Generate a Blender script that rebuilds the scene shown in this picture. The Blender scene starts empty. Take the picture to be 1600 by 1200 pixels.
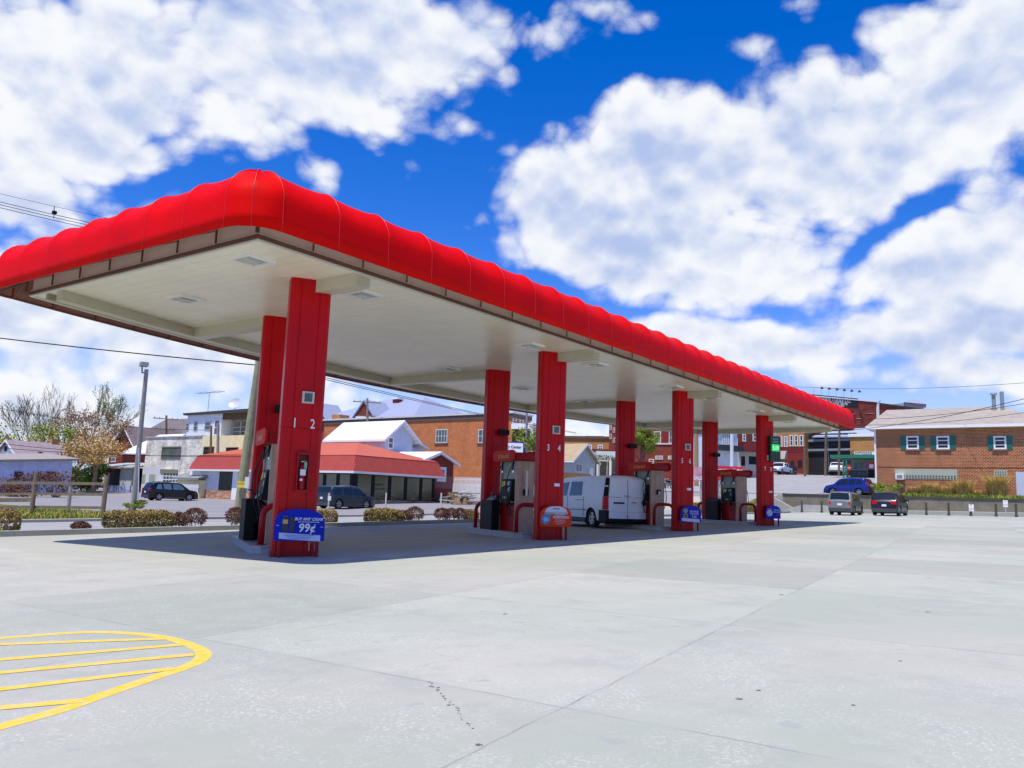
import bpy, math, random
from mathutils import Vector, Matrix
R=math.radians
scene=bpy.context.scene
COL=scene.collection
random.seed(7)

# ---------------------------------------------------------------- camera
F_PX=1289.34; YAW=.63182; PITCH=.1389; ROLL=.03495
CAM=Vector((0,0,1.1764))
_fw=Vector((math.cos(PITCH)*math.cos(YAW),math.cos(PITCH)*math.sin(YAW),math.sin(PITCH)))
_rt=Vector((math.sin(YAW),-math.cos(YAW),0)); _up=_rt.cross(_fw)
CR=_rt*math.cos(ROLL)+_up*math.sin(ROLL); CU=-_rt*math.sin(ROLL)+_up*math.cos(ROLL)
cd=bpy.data.cameras.new('camera'); cam=bpy.data.objects.new('camera',cd); COL.objects.link(cam)
cd.sensor_width=36; cd.lens=36*F_PX/1600; cd.clip_start=.05; cd.clip_end=9000
m=Matrix((CR,CU,-_fw)).transposed().to_4x4(); m.translation=CAM; cam.matrix_world=m
scene.camera=cam

# survey helpers: direction of a sight line, and the world point on it at a real distance / plane
def ray(px,py): return _fw+CR*((px-800)/F_PX)-CU*((py-600)/F_PX)
def P(px,py,D): return CAM+ray(px,py)*D
def onX(px,py,X): d=ray(px,py); return CAM+d*(X/d.x)
def onY(px,py,Y): d=ray(px,py); return CAM+d*(Y/d.y)
def atD(px,D): p=P(px,765,D); return p.x,p.y

# ---------------------------------------------------------------- sun, sky, exposure
SUN_EL=R(70); SUN_DIR=Vector((math.cos(R(5)),math.sin(R(5)),0))   # horizontal travel of the light
sd=bpy.data.lights.new('sun','SUN'); so=bpy.data.objects.new('sun',sd); COL.objects.link(so)
sd.energy=5.0; sd.angle=R(.5); sd.color=(1,.94,.84)
trav=SUN_DIR*math.cos(SUN_EL)-Vector((0,0,math.sin(SUN_EL)))
so.rotation_euler=trav.to_track_quat('-Z','Y').to_euler()
scene.view_settings.view_transform='Standard'; scene.view_settings.look='None'
scene.view_settings.exposure=.10; scene.view_settings.gamma=1
w=bpy.data.worlds.new('World'); scene.world=w; w.use_nodes=True
nt=w.node_tree; nt.nodes.clear(); N=nt.nodes; LK=nt.links
def nd(t,**k):
    n=N.new(t)
    for a,b in k.items(): setattr(n,a,b)
    return n
def setin(n,i,v):
    if hasattr(v,'is_linked') or isinstance(v,bpy.types.NodeSocket): LK.new(v,n.inputs[i])
    else: n.inputs[i].default_value=v
def vm(op,a,b=None):
    n=nd('ShaderNodeVectorMath',operation=op); setin(n,0,a)
    if b is not None: setin(n,1,b)
    return n.outputs['Value'] if op in('DOT_PRODUCT','LENGTH') else n.outputs[0]
def mt(op,a,b=0.,c=None,clamp=False):
    n=nd('ShaderNodeMath',operation=op,use_clamp=clamp); setin(n,0,a); setin(n,1,b)
    if c is not None: setin(n,2,c)
    return n.outputs[0]
sky=nd('ShaderNodeTexSky'); sky.sky_type='NISHITA'; sky.sun_disc=False
sky.sun_elevation=SUN_EL; sky.sun_rotation=math.atan2(-SUN_DIR.x,-SUN_DIR.y)
sky.altitude=300; sky.air_density=1.0; sky.dust_density=.4; sky.ozone_density=2.5
hs=nd('ShaderNodeHueSaturation'); hs.inputs['Saturation'].default_value=1.47; hs.inputs['Value'].default_value=1.3; hs.inputs['Hue'].default_value=.505
LK.new(sky.outputs[0],hs.inputs['Color'])
tc=nd('ShaderNodeTexCoord'); DIR=vm('NORMALIZE',tc.outputs['Generated'])
# every cloud bank: where it hangs (bearing taken with the survey sight lines), its half sizes in degrees, its tilt
CL=[(150,95,330,130,-8,1),(430,90,260,110,0,1),(620,60,210,95,-10,1.1),(90,210,150,70,0,.9),(230,245,140,45,-25,.8),(545,150,90,50,20,.6),(860,60,150,75,10,.66),(960,25,150,60,0,.62),
 (500,278,60,42,30,.8),(60,330,190,80,-10,.75),(250,520,480,140,0,.85),(640,560,300,60,0,.75),
 (930,330,150,130,30,1.1),(1060,260,190,120,0,1.15),(1210,250,210,120,-10,1.1),(1060,390,260,110,10,1.1),(1340,230,160,110,-20,1),(1480,150,170,85,-25,.95),(1600,80,190,100,-30,.85),(1010,430,180,70,15,.8),
 (1510,400,185,62,-12,1),(1600,370,110,75,0,.85),(1180,545,320,55,5,.9),(1450,520,260,65,-5,.9),(1500,25,170,55,-20,.7),(1170,90,60,34,0,.5),(1400,590,350,50,0,.8),(1250,20,80,25,0,.25),
 (900,700,900,80,0,.8),(100,660,500,80,0,.75)]
CL=[(a,b,c*1.08,d*1.08,e,f) for a,b,c,d,e,f in CL]
cov=None
wn=nd('ShaderNodeTexNoise'); wn.inputs['Scale'].default_value=4.; wn.inputs['Detail'].default_value=4
LK.new(DIR,wn.inputs['Vector'])
def scaled(v,k):
    n=nd('ShaderNodeVectorMath',operation='SCALE'); LK.new(v,n.inputs[0]); n.inputs['Scale'].default_value=k; return n.outputs[0]
warp=vm('ADD',DIR,scaled(vm('SUBTRACT',wn.outputs['Color'],(.5,.5,.5)),.07))
for (px,py,sx,sy,rot,am) in CL:
    c=ray(px,py).normalized(); rr=Vector((c.y,-c.x,0)).normalized(); uu=rr.cross(c)
    a=R(-rot); r2=rr*math.cos(a)+uu*math.sin(a); u2=-rr*math.sin(a)+uu*math.cos(a)
    k=1289/(1+((px-800)**2+(py-600)**2)/1289**2)**.5
    d=vm('SUBTRACT',warp,tuple(c))
    x=vm('DOT_PRODUCT',d,tuple(r2*(k/sx))); y=vm('DOT_PRODUCT',d,tuple(u2*(k/sy)))
    q=mt('ADD',mt('MULTIPLY',x,x),mt('MULTIPLY',y,y))
    g=mt('MULTIPLY',mt('POWER',2.718,mt('MULTIPLY',q,-1.1)),am)
    cov=g if cov is None else mt('MAXIMUM',cov,g)
# other half of the sky: loose cumulus
gen=nd('ShaderNodeTexNoise'); gen.inputs['Scale'].default_value=2.2; gen.inputs['Detail'].default_value=4; LK.new(DIR,gen.inputs['Vector'])
back=mt('MULTIPLY',mt('SUBTRACT',vm('DOT_PRODUCT',DIR,tuple(-_fw)),-.2,clamp=True),mt('SUBTRACT',mt('MULTIPLY',gen.outputs[0],2.6),1.15))
cov=mt('MAXIMUM',cov,back)
def field(off):
    """billows (rounded cells at three sizes) over a broken-up noise"""
    mp=nd('ShaderNodeMapping'); mp.inputs['Scale'].default_value=(1,1,1.35); mp.inputs['Location'].default_value=off; LK.new(warp,mp.inputs['Vector'])
    tot=None
    for sc,am in ((6.,.30),(15.,.20),(36.,.13)):
        v=nd('ShaderNodeTexVoronoi',feature='F1'); v.inputs['Scale'].default_value=sc; LK.new(mp.outputs[0],v.inputs['Vector'])
        e=mt('MULTIPLY',mt('SUBTRACT',.55,v.outputs['Distance']),am*1.5); tot=e if tot is None else mt('ADD',tot,e)
    n=nd('ShaderNodeTexNoise'); n.inputs['Scale'].default_value=4.3; n.inputs['Detail'].default_value=11; n.inputs['Roughness'].default_value=.60; LK.new(mp.outputs[0],n.inputs['Vector'])
    return mt('ADD',tot,mt('MULTIPLY',mt('SUBTRACT',n.outputs[0],.5),1.25))
f1=field((0,0,0)); f2=field((0,0,.03))
dens=mt('ADD',cov,f1)
mr=nd('ShaderNodeMapRange',interpolation_type='SMOOTHSTEP'); LK.new(dens,mr.inputs[0]); mr.inputs[1].default_value=.47; mr.inputs[2].default_value=.75
alpha=mt('MULTIPLY',mr.outputs[0],.98)
shade=mt('ADD',mt('MULTIPLY',mt('SUBTRACT',f2,f1),1.05),mt('MULTIPLY',dens,.42))   # thick parts and undersides are greyer
mr2=nd('ShaderNodeMapRange',interpolation_type='SMOOTHSTEP'); LK.new(shade,mr2.inputs[0]); mr2.inputs[1].default_value=.17; mr2.inputs[2].default_value=.70
cc=nd('ShaderNodeMix',data_type='RGBA'); LK.new(mr2.outputs[0],cc.inputs[0]); cc.inputs[6].default_value=(8.9,9.05,9.3,1); cc.inputs[7].default_value=(4.3,5.3,7.9,1)
mx=nd('ShaderNodeMix',data_type='RGBA'); LK.new(alpha,mx.inputs[0]); sz=nd('ShaderNodeSeparateXYZ'); LK.new(DIR,sz.inputs[0]); hz=nd('ShaderNodeMapRange',interpolation_type='SMOOTHSTEP'); LK.new(sz.outputs[2],hz.inputs[0]); hz.inputs[1].default_value=-.02; hz.inputs[2].default_value=.26
hm=nd('ShaderNodeMix',data_type='RGBA'); LK.new(hz.outputs[0],hm.inputs[0]); hm.inputs[6].default_value=(5.2,6.9,9.8,1); LK.new(vm('MULTIPLY',hs.outputs[0],(1.2,.96,1.36)),hm.inputs[7]); LK.new(hm.outputs[2],mx.inputs[6]); LK.new(cc.outputs[2],mx.inputs[7])
bg=nd('ShaderNodeBackground'); bg.inputs['Strength'].default_value=.1; LK.new(mx.outputs[2],bg.inputs['Color'])
wo=nd('ShaderNodeOutputWorld'); LK.new(bg.outputs[0],wo.inputs[0])

# ---------------------------------------------------------------- mesh + object helpers
ORG={}
def thing(name,label,cat,loc=(0,0,0),group=None,rz=0):
    o=bpy.data.objects.new(name,None); COL.objects.link(o); o.location=loc; o.rotation_euler=(0,0,rz); o.empty_display_size=.3
    o['label']=label; o['category']=cat
    if group: o['group']=group
    ORG[o.name]=(Vector(loc),rz); return o
class MB:
    def __init__(s): s.v=[]; s.f=[]; s.m=[]; s.mi=0
    def vert(s,p): s.v.append((p[0],p[1],p[2])); return len(s.v)-1
    def poly(s,*pts):
        s.f.append([s.vert(p) for p in pts]); s.m.append(s.mi)
    def face(s,ids): s.f.append(list(ids)); s.m.append(s.mi)
    def hexa(s,b,t):  # b,t: matching rings
        n=len(b); B=[s.vert(p) for p in b]; T=[s.vert(p) for p in t]
        s.face(B[::-1]); s.face(T)
        for i in range(n): j=(i+1)%n; s.face([B[i],B[j],T[j],T[i]])
        return s
    def box(s,x0,x1,y0,y1,z0,z1):
        return s.hexa([(x0,y0,z0),(x1,y0,z0),(x1,y1,z0),(x0,y1,z0)],[(x0,y0,z1),(x1,y0,z1),(x1,y1,z1),(x0,y1,z1)])
    def obox(s,o,a,b,c):
        o=Vector(o);a=Vector(a);b=Vector(b);c=Vector(c)
        if a.cross(b).dot(c)<0: a,b=b,a
        return s.hexa([o,o+a,o+a+b,o+b],[o+c,o+a+c,o+a+b+c,o+b+c])
    def cbox(s,c,hx,hy,hz,rz=0):
        ca,sa=math.cos(rz),math.sin(rz)
        A=Vector((ca,sa,0))*hx; B=Vector((-sa,ca,0))*hy; C=Vector((0,0,hz))
        return s.obox(Vector(c)-A-B-C,A*2,B*2,C*2)
    def tube(s,pts,r,n=8,cap=True):
        pts=[Vector(p) for p in pts]; k=len(pts); rs=r if isinstance(r,(list,tuple)) else [r]*k
        rings=[]; prev=None
        for i,p in enumerate(pts):
            t=(pts[min(i+1,k-1)]-pts[max(i-1,0)])
            if t.length<1e-9: t=Vector((0,0,1))
            t.normalize()
            if prev is None: a=t.orthogonal().normalized()
            else:
                a=prev-t*prev.dot(t); a=a.normalized() if a.length>1e-6 else t.orthogonal().normalized()
            prev=a; b=t.cross(a)
            rings.append([s.vert(p+(a*math.cos(2*math.pi*j/n)+b*math.sin(2*math.pi*j/n))*rs[i]) for j in range(n)])
        for i in range(k-1):
            for j in range(n):
                q=(j+1)%n; s.face([rings[i][j],rings[i][q],rings[i+1][q],rings[i+1][j]])
        if cap: s.face(rings[0][::-1]); s.face(rings[-1])
        return s
    def extr(s,pts,vec):  # polygon extruded
        vec=Vector(vec); b=[Vector(p) for p in pts]; return s.hexa(b,[p+vec for p in b])
    def build(s,name,mats,parent=None,smooth=False,local=False,origin=None):
        me=bpy.data.meshes.new(name)
        V=s.v; oo=None
        if parent is not None:
            o_,rz=ORG[parent.name]
            if not local:
                M_=Matrix.Rotation(-rz,3,'Z'); V=[tuple(M_@(Vector(p)-o_)) for p in V]
        elif origin is not None:
            oo=Vector(origin); V=[tuple(Vector(p)-oo) for p in V]
        me.from_pydata(V,[],s.f); 
        if not isinstance(mats,(list,tuple)): mats=[mats]
        for a in mats: me.materials.append(a)
        me.polygons.foreach_set('material_index',s.m)
        uv=me.uv_layers.new(name='UVMap')
        Wv=s.v
        for p in me.polygons:
            n=p.normal
            if abs(n.z)>.75: tx,ty=Vector((1,0,0)),Vector((0,1,0))
            else:
                h=Vector((n.x,n.y,0)); h=h.normalized() if h.length>1e-6 else Vector((1,0,0)); tx=Vector((-h.y,h.x,0)); ty=Vector((0,0,1))/max(.35,math.sqrt(max(0,1-n.z*n.z)))
            for li in p.loop_indices:
                q=Vector(V[me.loops[li].vertex_index]); uv.data[li].uv=(q.dot(tx),q.dot(ty))
        if smooth:
            for p in me.polygons: p.use_smooth=True
            if smooth is not True:
                me.set_sharp_from_angle(angle=R(smooth))
        ob=bpy.data.objects.new(name,me); COL.objects.link(ob)
        if parent is not None: ob.parent=parent; ORG[ob.name]=ORG[parent.name]
        elif oo is not None: ob.location=oo; ORG[ob.name]=(oo,0)
        else: ORG[ob.name]=(Vector((0,0,0)),0)
        return ob
def tag(o,label,cat,group=None,kind=None):
    o['label']=label; o['category']=cat
    if group: o['group']=group
    if kind: o['kind']=kind
    return o
def struct(o): o['kind']='structure'; return o
def dup(root,loc,rz=None,label=None,scale=None):
    r=root.copy(); COL.objects.link(r); r.location=loc
    if rz is not None: r.rotation_euler=(0,0,rz)
    if label: r['label']=label
    if scale: r.scale=scale
    for ch in root.children:
        c=ch.copy(); COL.objects.link(c); c.parent=r
        for g in ch.children:
            d=g.copy(); COL.objects.link(d); d.parent=c
    return r

# ---------------------------------------------------------------- materials
MC={}
def M(name,col,rough=.6,metal=0.,var=.12,vscale=3.,bump=0.,bscale=60.,spec=.5,emit=None,coat=0.,var2=0.):
    if name in MC: return MC[name]
    mt_=bpy.data.materials.new(name); mt_.use_nodes=True; n=mt_.node_tree.nodes; l=mt_.node_tree.links
    b=n['Principled BSDF']; b.inputs['Roughness'].default_value=rough; b.inputs['Metallic'].default_value=metal
    b.inputs['Specular IOR Level'].default_value=spec; b.inputs['Coat Weight'].default_value=coat
    c=(col[0],col[1],col[2],1); b.inputs['Base Color'].default_value=c
    if var>0:
        t=n.new('ShaderNodeTexCoord'); z=n.new('ShaderNodeTexNoise'); z.inputs['Scale'].default_value=vscale; z.inputs['Detail'].default_value=6; z.inputs['Roughness'].default_value=.65
        l.new(t.outputs['Object'],z.inputs['Vector'])
        r=n.new('ShaderNodeMapRange'); r.inputs[1].default_value=.25; r.inputs[2].default_value=.75; r.inputs[3].default_value=1-var; r.inputs[4].default_value=1+var*.7
        l.new(z.outputs[0],r.inputs[0])
        v=n.new('ShaderNodeVectorMath'); v.operation='SCALE'; v.inputs[0].default_value=col; l.new(r.outputs[0],v.inputs['Scale']); l.new(v.outputs[0],b.inputs['Base Color'])
        r2=n.new('ShaderNodeMapRange'); r2.inputs[3].default_value=max(0,rough-.08); r2.inputs[4].default_value=min(1,rough+.1); l.new(z.outputs[0],r2.inputs[0]); l.new(r2.outputs[0],b.inputs['Roughness'])
    if bump>0:
        t=n.new('ShaderNodeTexCoord'); z=n.new('ShaderNodeTexNoise'); z.inputs['Scale'].default_value=bscale; z.inputs['Detail'].default_value=4
        l.new(t.outputs['Object'],z.inputs['Vector']); bp=n.new('ShaderNodeBump'); bp.inputs['Strength'].default_value=bump; bp.inputs['Distance'].default_value=.02
        l.new(z.outputs[0],bp.inputs['Height']); l.new(bp.outputs[0],b.inputs['Normal'])
    if emit: b.inputs['Emission Color'].default_value=(emit[0],emit[1],emit[2],1); b.inputs['Emission Strength'].default_value=emit[3]
    MC[name]=mt_; return mt_
def brick(name,c1,c2,mortar,scale=1.,bw=.22,bh=.075,ms=.012,stain=.25,rough=.85):
    if name in MC: return MC[name]
    mt_=bpy.data.materials.new(name); mt_.use_nodes=True; n=mt_.node_tree.nodes; l=mt_.node_tree.links; b=n['Principled BSDF']
    b.inputs['Roughness'].default_value=rough; b.inputs['Specular IOR Level'].default_value=.25
    t=n.new('ShaderNodeTexCoord'); k=n.new('ShaderNodeTexBrick'); l.new(t.outputs['UV'],k.inputs['Vector'])
    k.inputs['Scale'].default_value=1/scale; k.inputs['Brick Width'].default_value=bw; k.inputs['Row Height'].default_value=bh; k.inputs['Mortar Size'].default_value=ms; k.inputs['Mortar Smooth'].default_value=.2
    k.inputs['Color1'].default_value=(*c1,1); k.inputs['Color2'].default_value=(*c2,1); k.inputs['Mortar'].default_value=(*mortar,1)
    z=n.new('ShaderNodeTexNoise'); z.inputs['Scale'].default_value=.7; z.inputs['Detail'].default_value=8; z.inputs['Roughness'].default_value=.7; l.new(t.outputs['Object'],z.inputs['Vector'])
    r=n.new('ShaderNodeMapRange'); r.inputs[1].default_value=.3; r.inputs[2].default_value=.7; r.inputs[3].default_value=1-stain; r.inputs[4].default_value=1+stain*.6; l.new(z.outputs[0],r.inputs[0])
    v=n.new('ShaderNodeVectorMath'); v.operation='SCALE'; l.new(k.outputs['Color'],v.inputs[0]); l.new(r.outputs[0],v.inputs['Scale']); l.new(v.outputs[0],b.inputs['Base Color'])
    bp=n.new('ShaderNodeBump'); bp.inputs['Strength'].default_value=.5; bp.inputs['Distance'].default_value=.01; bp.invert=True; l.new(k.outputs['Fac'],bp.inputs['Height']); l.new(bp.outputs[0],b.inputs['Normal'])
    MC[name]=mt_; return mt_
def stripes(name,col,period,depth=.6,axis=0,rough=.5,dark=.6,var=.08,metal=0.,duty=.12):
    """siding, ribbed sheet: narrow darker joints each 'period' metres of the UV axis"""
    if name in MC: return MC[name]
    mt_=bpy.data.materials.new(name); mt_.use_nodes=True; n=mt_.node_tree.nodes; l=mt_.node_tree.links; b=n['Principled BSDF']
    b.inputs['Roughness'].default_value=rough; b.inputs['Metallic'].default_value=metal
    t=n.new('ShaderNodeTexCoord'); s=n.new('ShaderNodeSeparateXYZ'); l.new(t.outputs['UV'],s.inputs[0])
    a=n.new('ShaderNodeMath'); a.operation='DIVIDE'; l.new(s.outputs[axis],a.inputs[0]); a.inputs[1].default_value=period
    f=n.new('ShaderNodeMath'); f.operation='FRACT'; l.new(a.outputs[0],f.inputs[0])
    g=n.new('ShaderNodeMath'); g.operation='LESS_THAN'; l.new(f.outputs[0],g.inputs[0]); g.inputs[1].default_value=duty
    z=n.new('ShaderNodeTexNoise'); z.inputs['Scale'].default_value=1.5; z.inputs['Detail'].default_value=6; l.new(t.outputs['Object'],z.inputs['Vector'])
    r=n.new('ShaderNodeMapRange'); r.inputs[1].default_value=.3; r.inputs[2].default_value=.7; r.inputs[3].default_value=1-var; r.inputs[4].default_value=1+var; l.new(z.outputs[0],r.inputs[0])
    h=n.new('ShaderNodeMath'); h.operation='MULTIPLY_ADD'; l.new(g.outputs[0],h.inputs[0]); h.inputs[1].default_value=-(1-dark); h.inputs[2].default_value=1
    k=n.new('ShaderNodeMath'); k.operation='MULTIPLY'; l.new(h.outputs[0],k.inputs[0]); l.new(r.outputs[0],k.inputs[1])
    v=n.new('ShaderNodeVectorMath'); v.operation='SCALE'; v.inputs[0].default_value=col; l.new(k.outputs[0],v.inputs['Scale']); l.new(v.outputs[0],b.inputs['Base Color'])
    bp=n.new('ShaderNodeBump'); bp.inputs['Strength'].default_value=depth; bp.inputs['Distance'].default_value=.02; l.new(f.outputs[0],bp.inputs['Height']); l.new(bp.outputs[0],b.inputs['Normal'])
    MC[name]=mt_; return mt_
def leafmat(name,c1,c2,scale=1.2):
    if name in MC: return MC[name]
    mt_=bpy.data.materials.new(name); mt_.use_nodes=True; n=mt_.node_tree.nodes; l=mt_.node_tree.links; b=n['Principled BSDF']; b.inputs['Roughness'].default_value=.7; b.inputs['Specular IOR Level'].default_value=.2
    t=n.new('ShaderNodeTexCoord'); z=n.new('ShaderNodeTexNoise'); z.inputs['Scale'].default_value=scale; z.inputs['Detail'].default_value=5; l.new(t.outputs['Object'],z.inputs['Vector'])
    r=n.new('ShaderNodeMapRange'); r.inputs[1].default_value=.35; r.inputs[2].default_value=.65; l.new(z.outputs[0],r.inputs[0])
    x=n.new('ShaderNodeMix'); x.data_type='RGBA'; l.new(r.outputs[0],x.inputs[0]); x.inputs[6].default_value=(*c1,1); x.inputs[7].default_value=(*c2,1); l.new(x.outputs[2],b.inputs['Base Color'])
    MC[name]=mt_; return mt_
RED=M('red_vinyl',(.70,.002,.0015),.52,var=.16,vscale=.9,spec=.06)
BACKV=M('vinyl_backing',(.42,.20,.15),.7,var=.08)
COLRED=M('red_panel',(.50,.001,.004),.34,var=.16,vscale=1.6,spec=.2)
REDP=M('red_paint',(.38,.004,.006),.4,var=.15,vscale=4,spec=.25)
BROWN=M('brown_steel',(.16,.07,.05),.5,var=.15)
TAN=M('beige_fascia',(.80,.62,.52),.5,var=.06)
CREAM=M('cream_metal',(.55,.51,.37),.4,var=.05)
WHITE=M('white_paint',(.8,.8,.78),.45,var=.05)
BLACK=M('black_plastic',(.008,.008,.009),.55,var=.2,spec=.2)
DARK=M('dark_gap',(.01,.01,.012),.9,var=0)
GLASS=M('dark_glass',(.012,.018,.022),.06,var=0,spec=.45)
PANE=M('window_glass',(.06,.09,.10),.08,var=.2,vscale=.8,spec=.8)
CHROME=M('bright_metal',(.75,.75,.76),.22,1.,var=.1)
STEEL=M('brushed_steel',(.55,.52,.46),.38,.6,var=.18,vscale=2)
WOOD=M('weathered_wood',(.22,.17,.11),.85,var=.35,vscale=6,bump=.4,bscale=30)
WOODG=M('grey_wood',(.34,.32,.28),.85,var=.3,vscale=5,bump=.4,bscale=30)

# ================================================================ ground
GX,GY,X1,Y1=.0168,-.015,10.17,12.33
def interp(x,t):
    if x<=t[0][0]: return t[0][1]
    for (a,b),(c,d) in zip(t,t[1:]):
        if x<=c: return b+(d-b)*(x-a)/(c-a)
    return t[-1][1]
FT=[(-200,-.6),(0,-.25),(30,-.15),(46,-.05),(53,.35),(62,.6),(68,1.4),(72,2.1),(80,2.8),(93,3.5),(100,3.9),(112,5.4),(130,6.5),(145,6.8),(220,8),(3000,10)]
def sm(a,b,x): t=min(1,max(0,(x-a)/(b-a))); return t*t*(3-2*t)
WALLX=76.
def zg(x,y):
    p=GX*(x-X1)+GY*(min(y,32)-Y1); f=interp(x,FT)
    wy=sm(32,46,y); wx=sm(62,80,x) if y>25.2 else (1. if x>WALLX+.1 else 0.)
    k=max(wy,wx); return p+(f-p)*k
def grid_sheet(name,xs,ys,mat,off=0.,keep=None):
    mb=MB(); idx={}
    for j,y in enumerate(ys):
        for i,x in enumerate(xs): idx[i,j]=mb.vert((x,y,zg(x,y)+off))
    for j in range(len(ys)-1):
        for i in range(len(xs)-1):
            if keep is None or keep((xs[i]+xs[i+1])/2,(ys[j]+ys[j+1])/2): mb.face([idx[i,j],idx[i+1,j],idx[i+1,j+1],idx[i,j+1]])
    return mb
def rng(a,b,s):
    n=max(1,round((b-a)/s)); return [a+(b-a)*i/n for i in range(n+1)]
XS=[-2500,-800,-300,-120,-60,-30,-10]+rng(0,74,4)[0:]+[WALLX,WALLX+.2]+rng(80,160,4)+[180,220,300,500,900,2500]
YS=[-2500,-800,-300,-120,-60,-30,-10]+[0,6,12,18,22,22.2,25,25.4,28,31,32]+rng(34,120,4)+[140,180,240,400,900,2500]
def groundmat(name,cols,scale,rough=.9,bump=.12):
    mt_=bpy.data.materials.new(name); mt_.use_nodes=True; n=mt_.node_tree.nodes; l=mt_.node_tree.links; b=n['Principled BSDF']; b.inputs['Roughness'].default_value=rough; b.inputs['Specular IOR Level'].default_value=.25
    t=n.new('ShaderNodeTexCoord'); z=n.new('ShaderNodeTexNoise'); z.inputs['Scale'].default_value=scale; z.inputs['Detail'].default_value=8; z.inputs['Roughness'].default_value=.7; l.new(t.outputs['Object'],z.inputs['Vector'])
    r=n.new('ShaderNodeValToRGB'); l.new(z.outputs[0],r.inputs[0]); e=r.color_ramp.elements
    e[0].position=.3; e[0].color=(*cols[0],1); e[1].position=.7; e[1].color=(*cols[-1],1)
    for k,c in enumerate(cols[1:-1]): q=e.new(.3+.4*(k+1)/(len(cols)-1)); q.color=(*c,1)
    l.new(r.outputs[0],b.inputs['Base Color'])
    z2=n.new('ShaderNodeTexNoise'); z2.inputs['Scale'].default_value=25; z2.inputs['Detail'].default_value=3; l.new(t.outputs['Object'],z2.inputs['Vector'])
    bp=n.new('ShaderNodeBump'); bp.inputs['Strength'].default_value=bump; bp.inputs['Distance'].default_value=.02; l.new(z2.outputs[0],bp.inputs['Height']); l.new(bp.outputs[0],b.inputs['Normal'])
    return mt_
EARTH=groundmat('asphalt_and_earth',[(.20,.195,.195),(.235,.225,.23),(.26,.25,.245)],.15)
ASPH=groundmat('street_asphalt',[(.26,.26,.26),(.30,.30,.30),(.33,.33,.325)],.35)
WALKM=groundmat('sidewalk_concrete',[(.36,.33,.27),(.42,.39,.33)],.8)
GRASSM=groundmat('lawn',[(.06,.09,.015),(.12,.14,.03),(.2,.17,.06)],.6,bump=1.)
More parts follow.
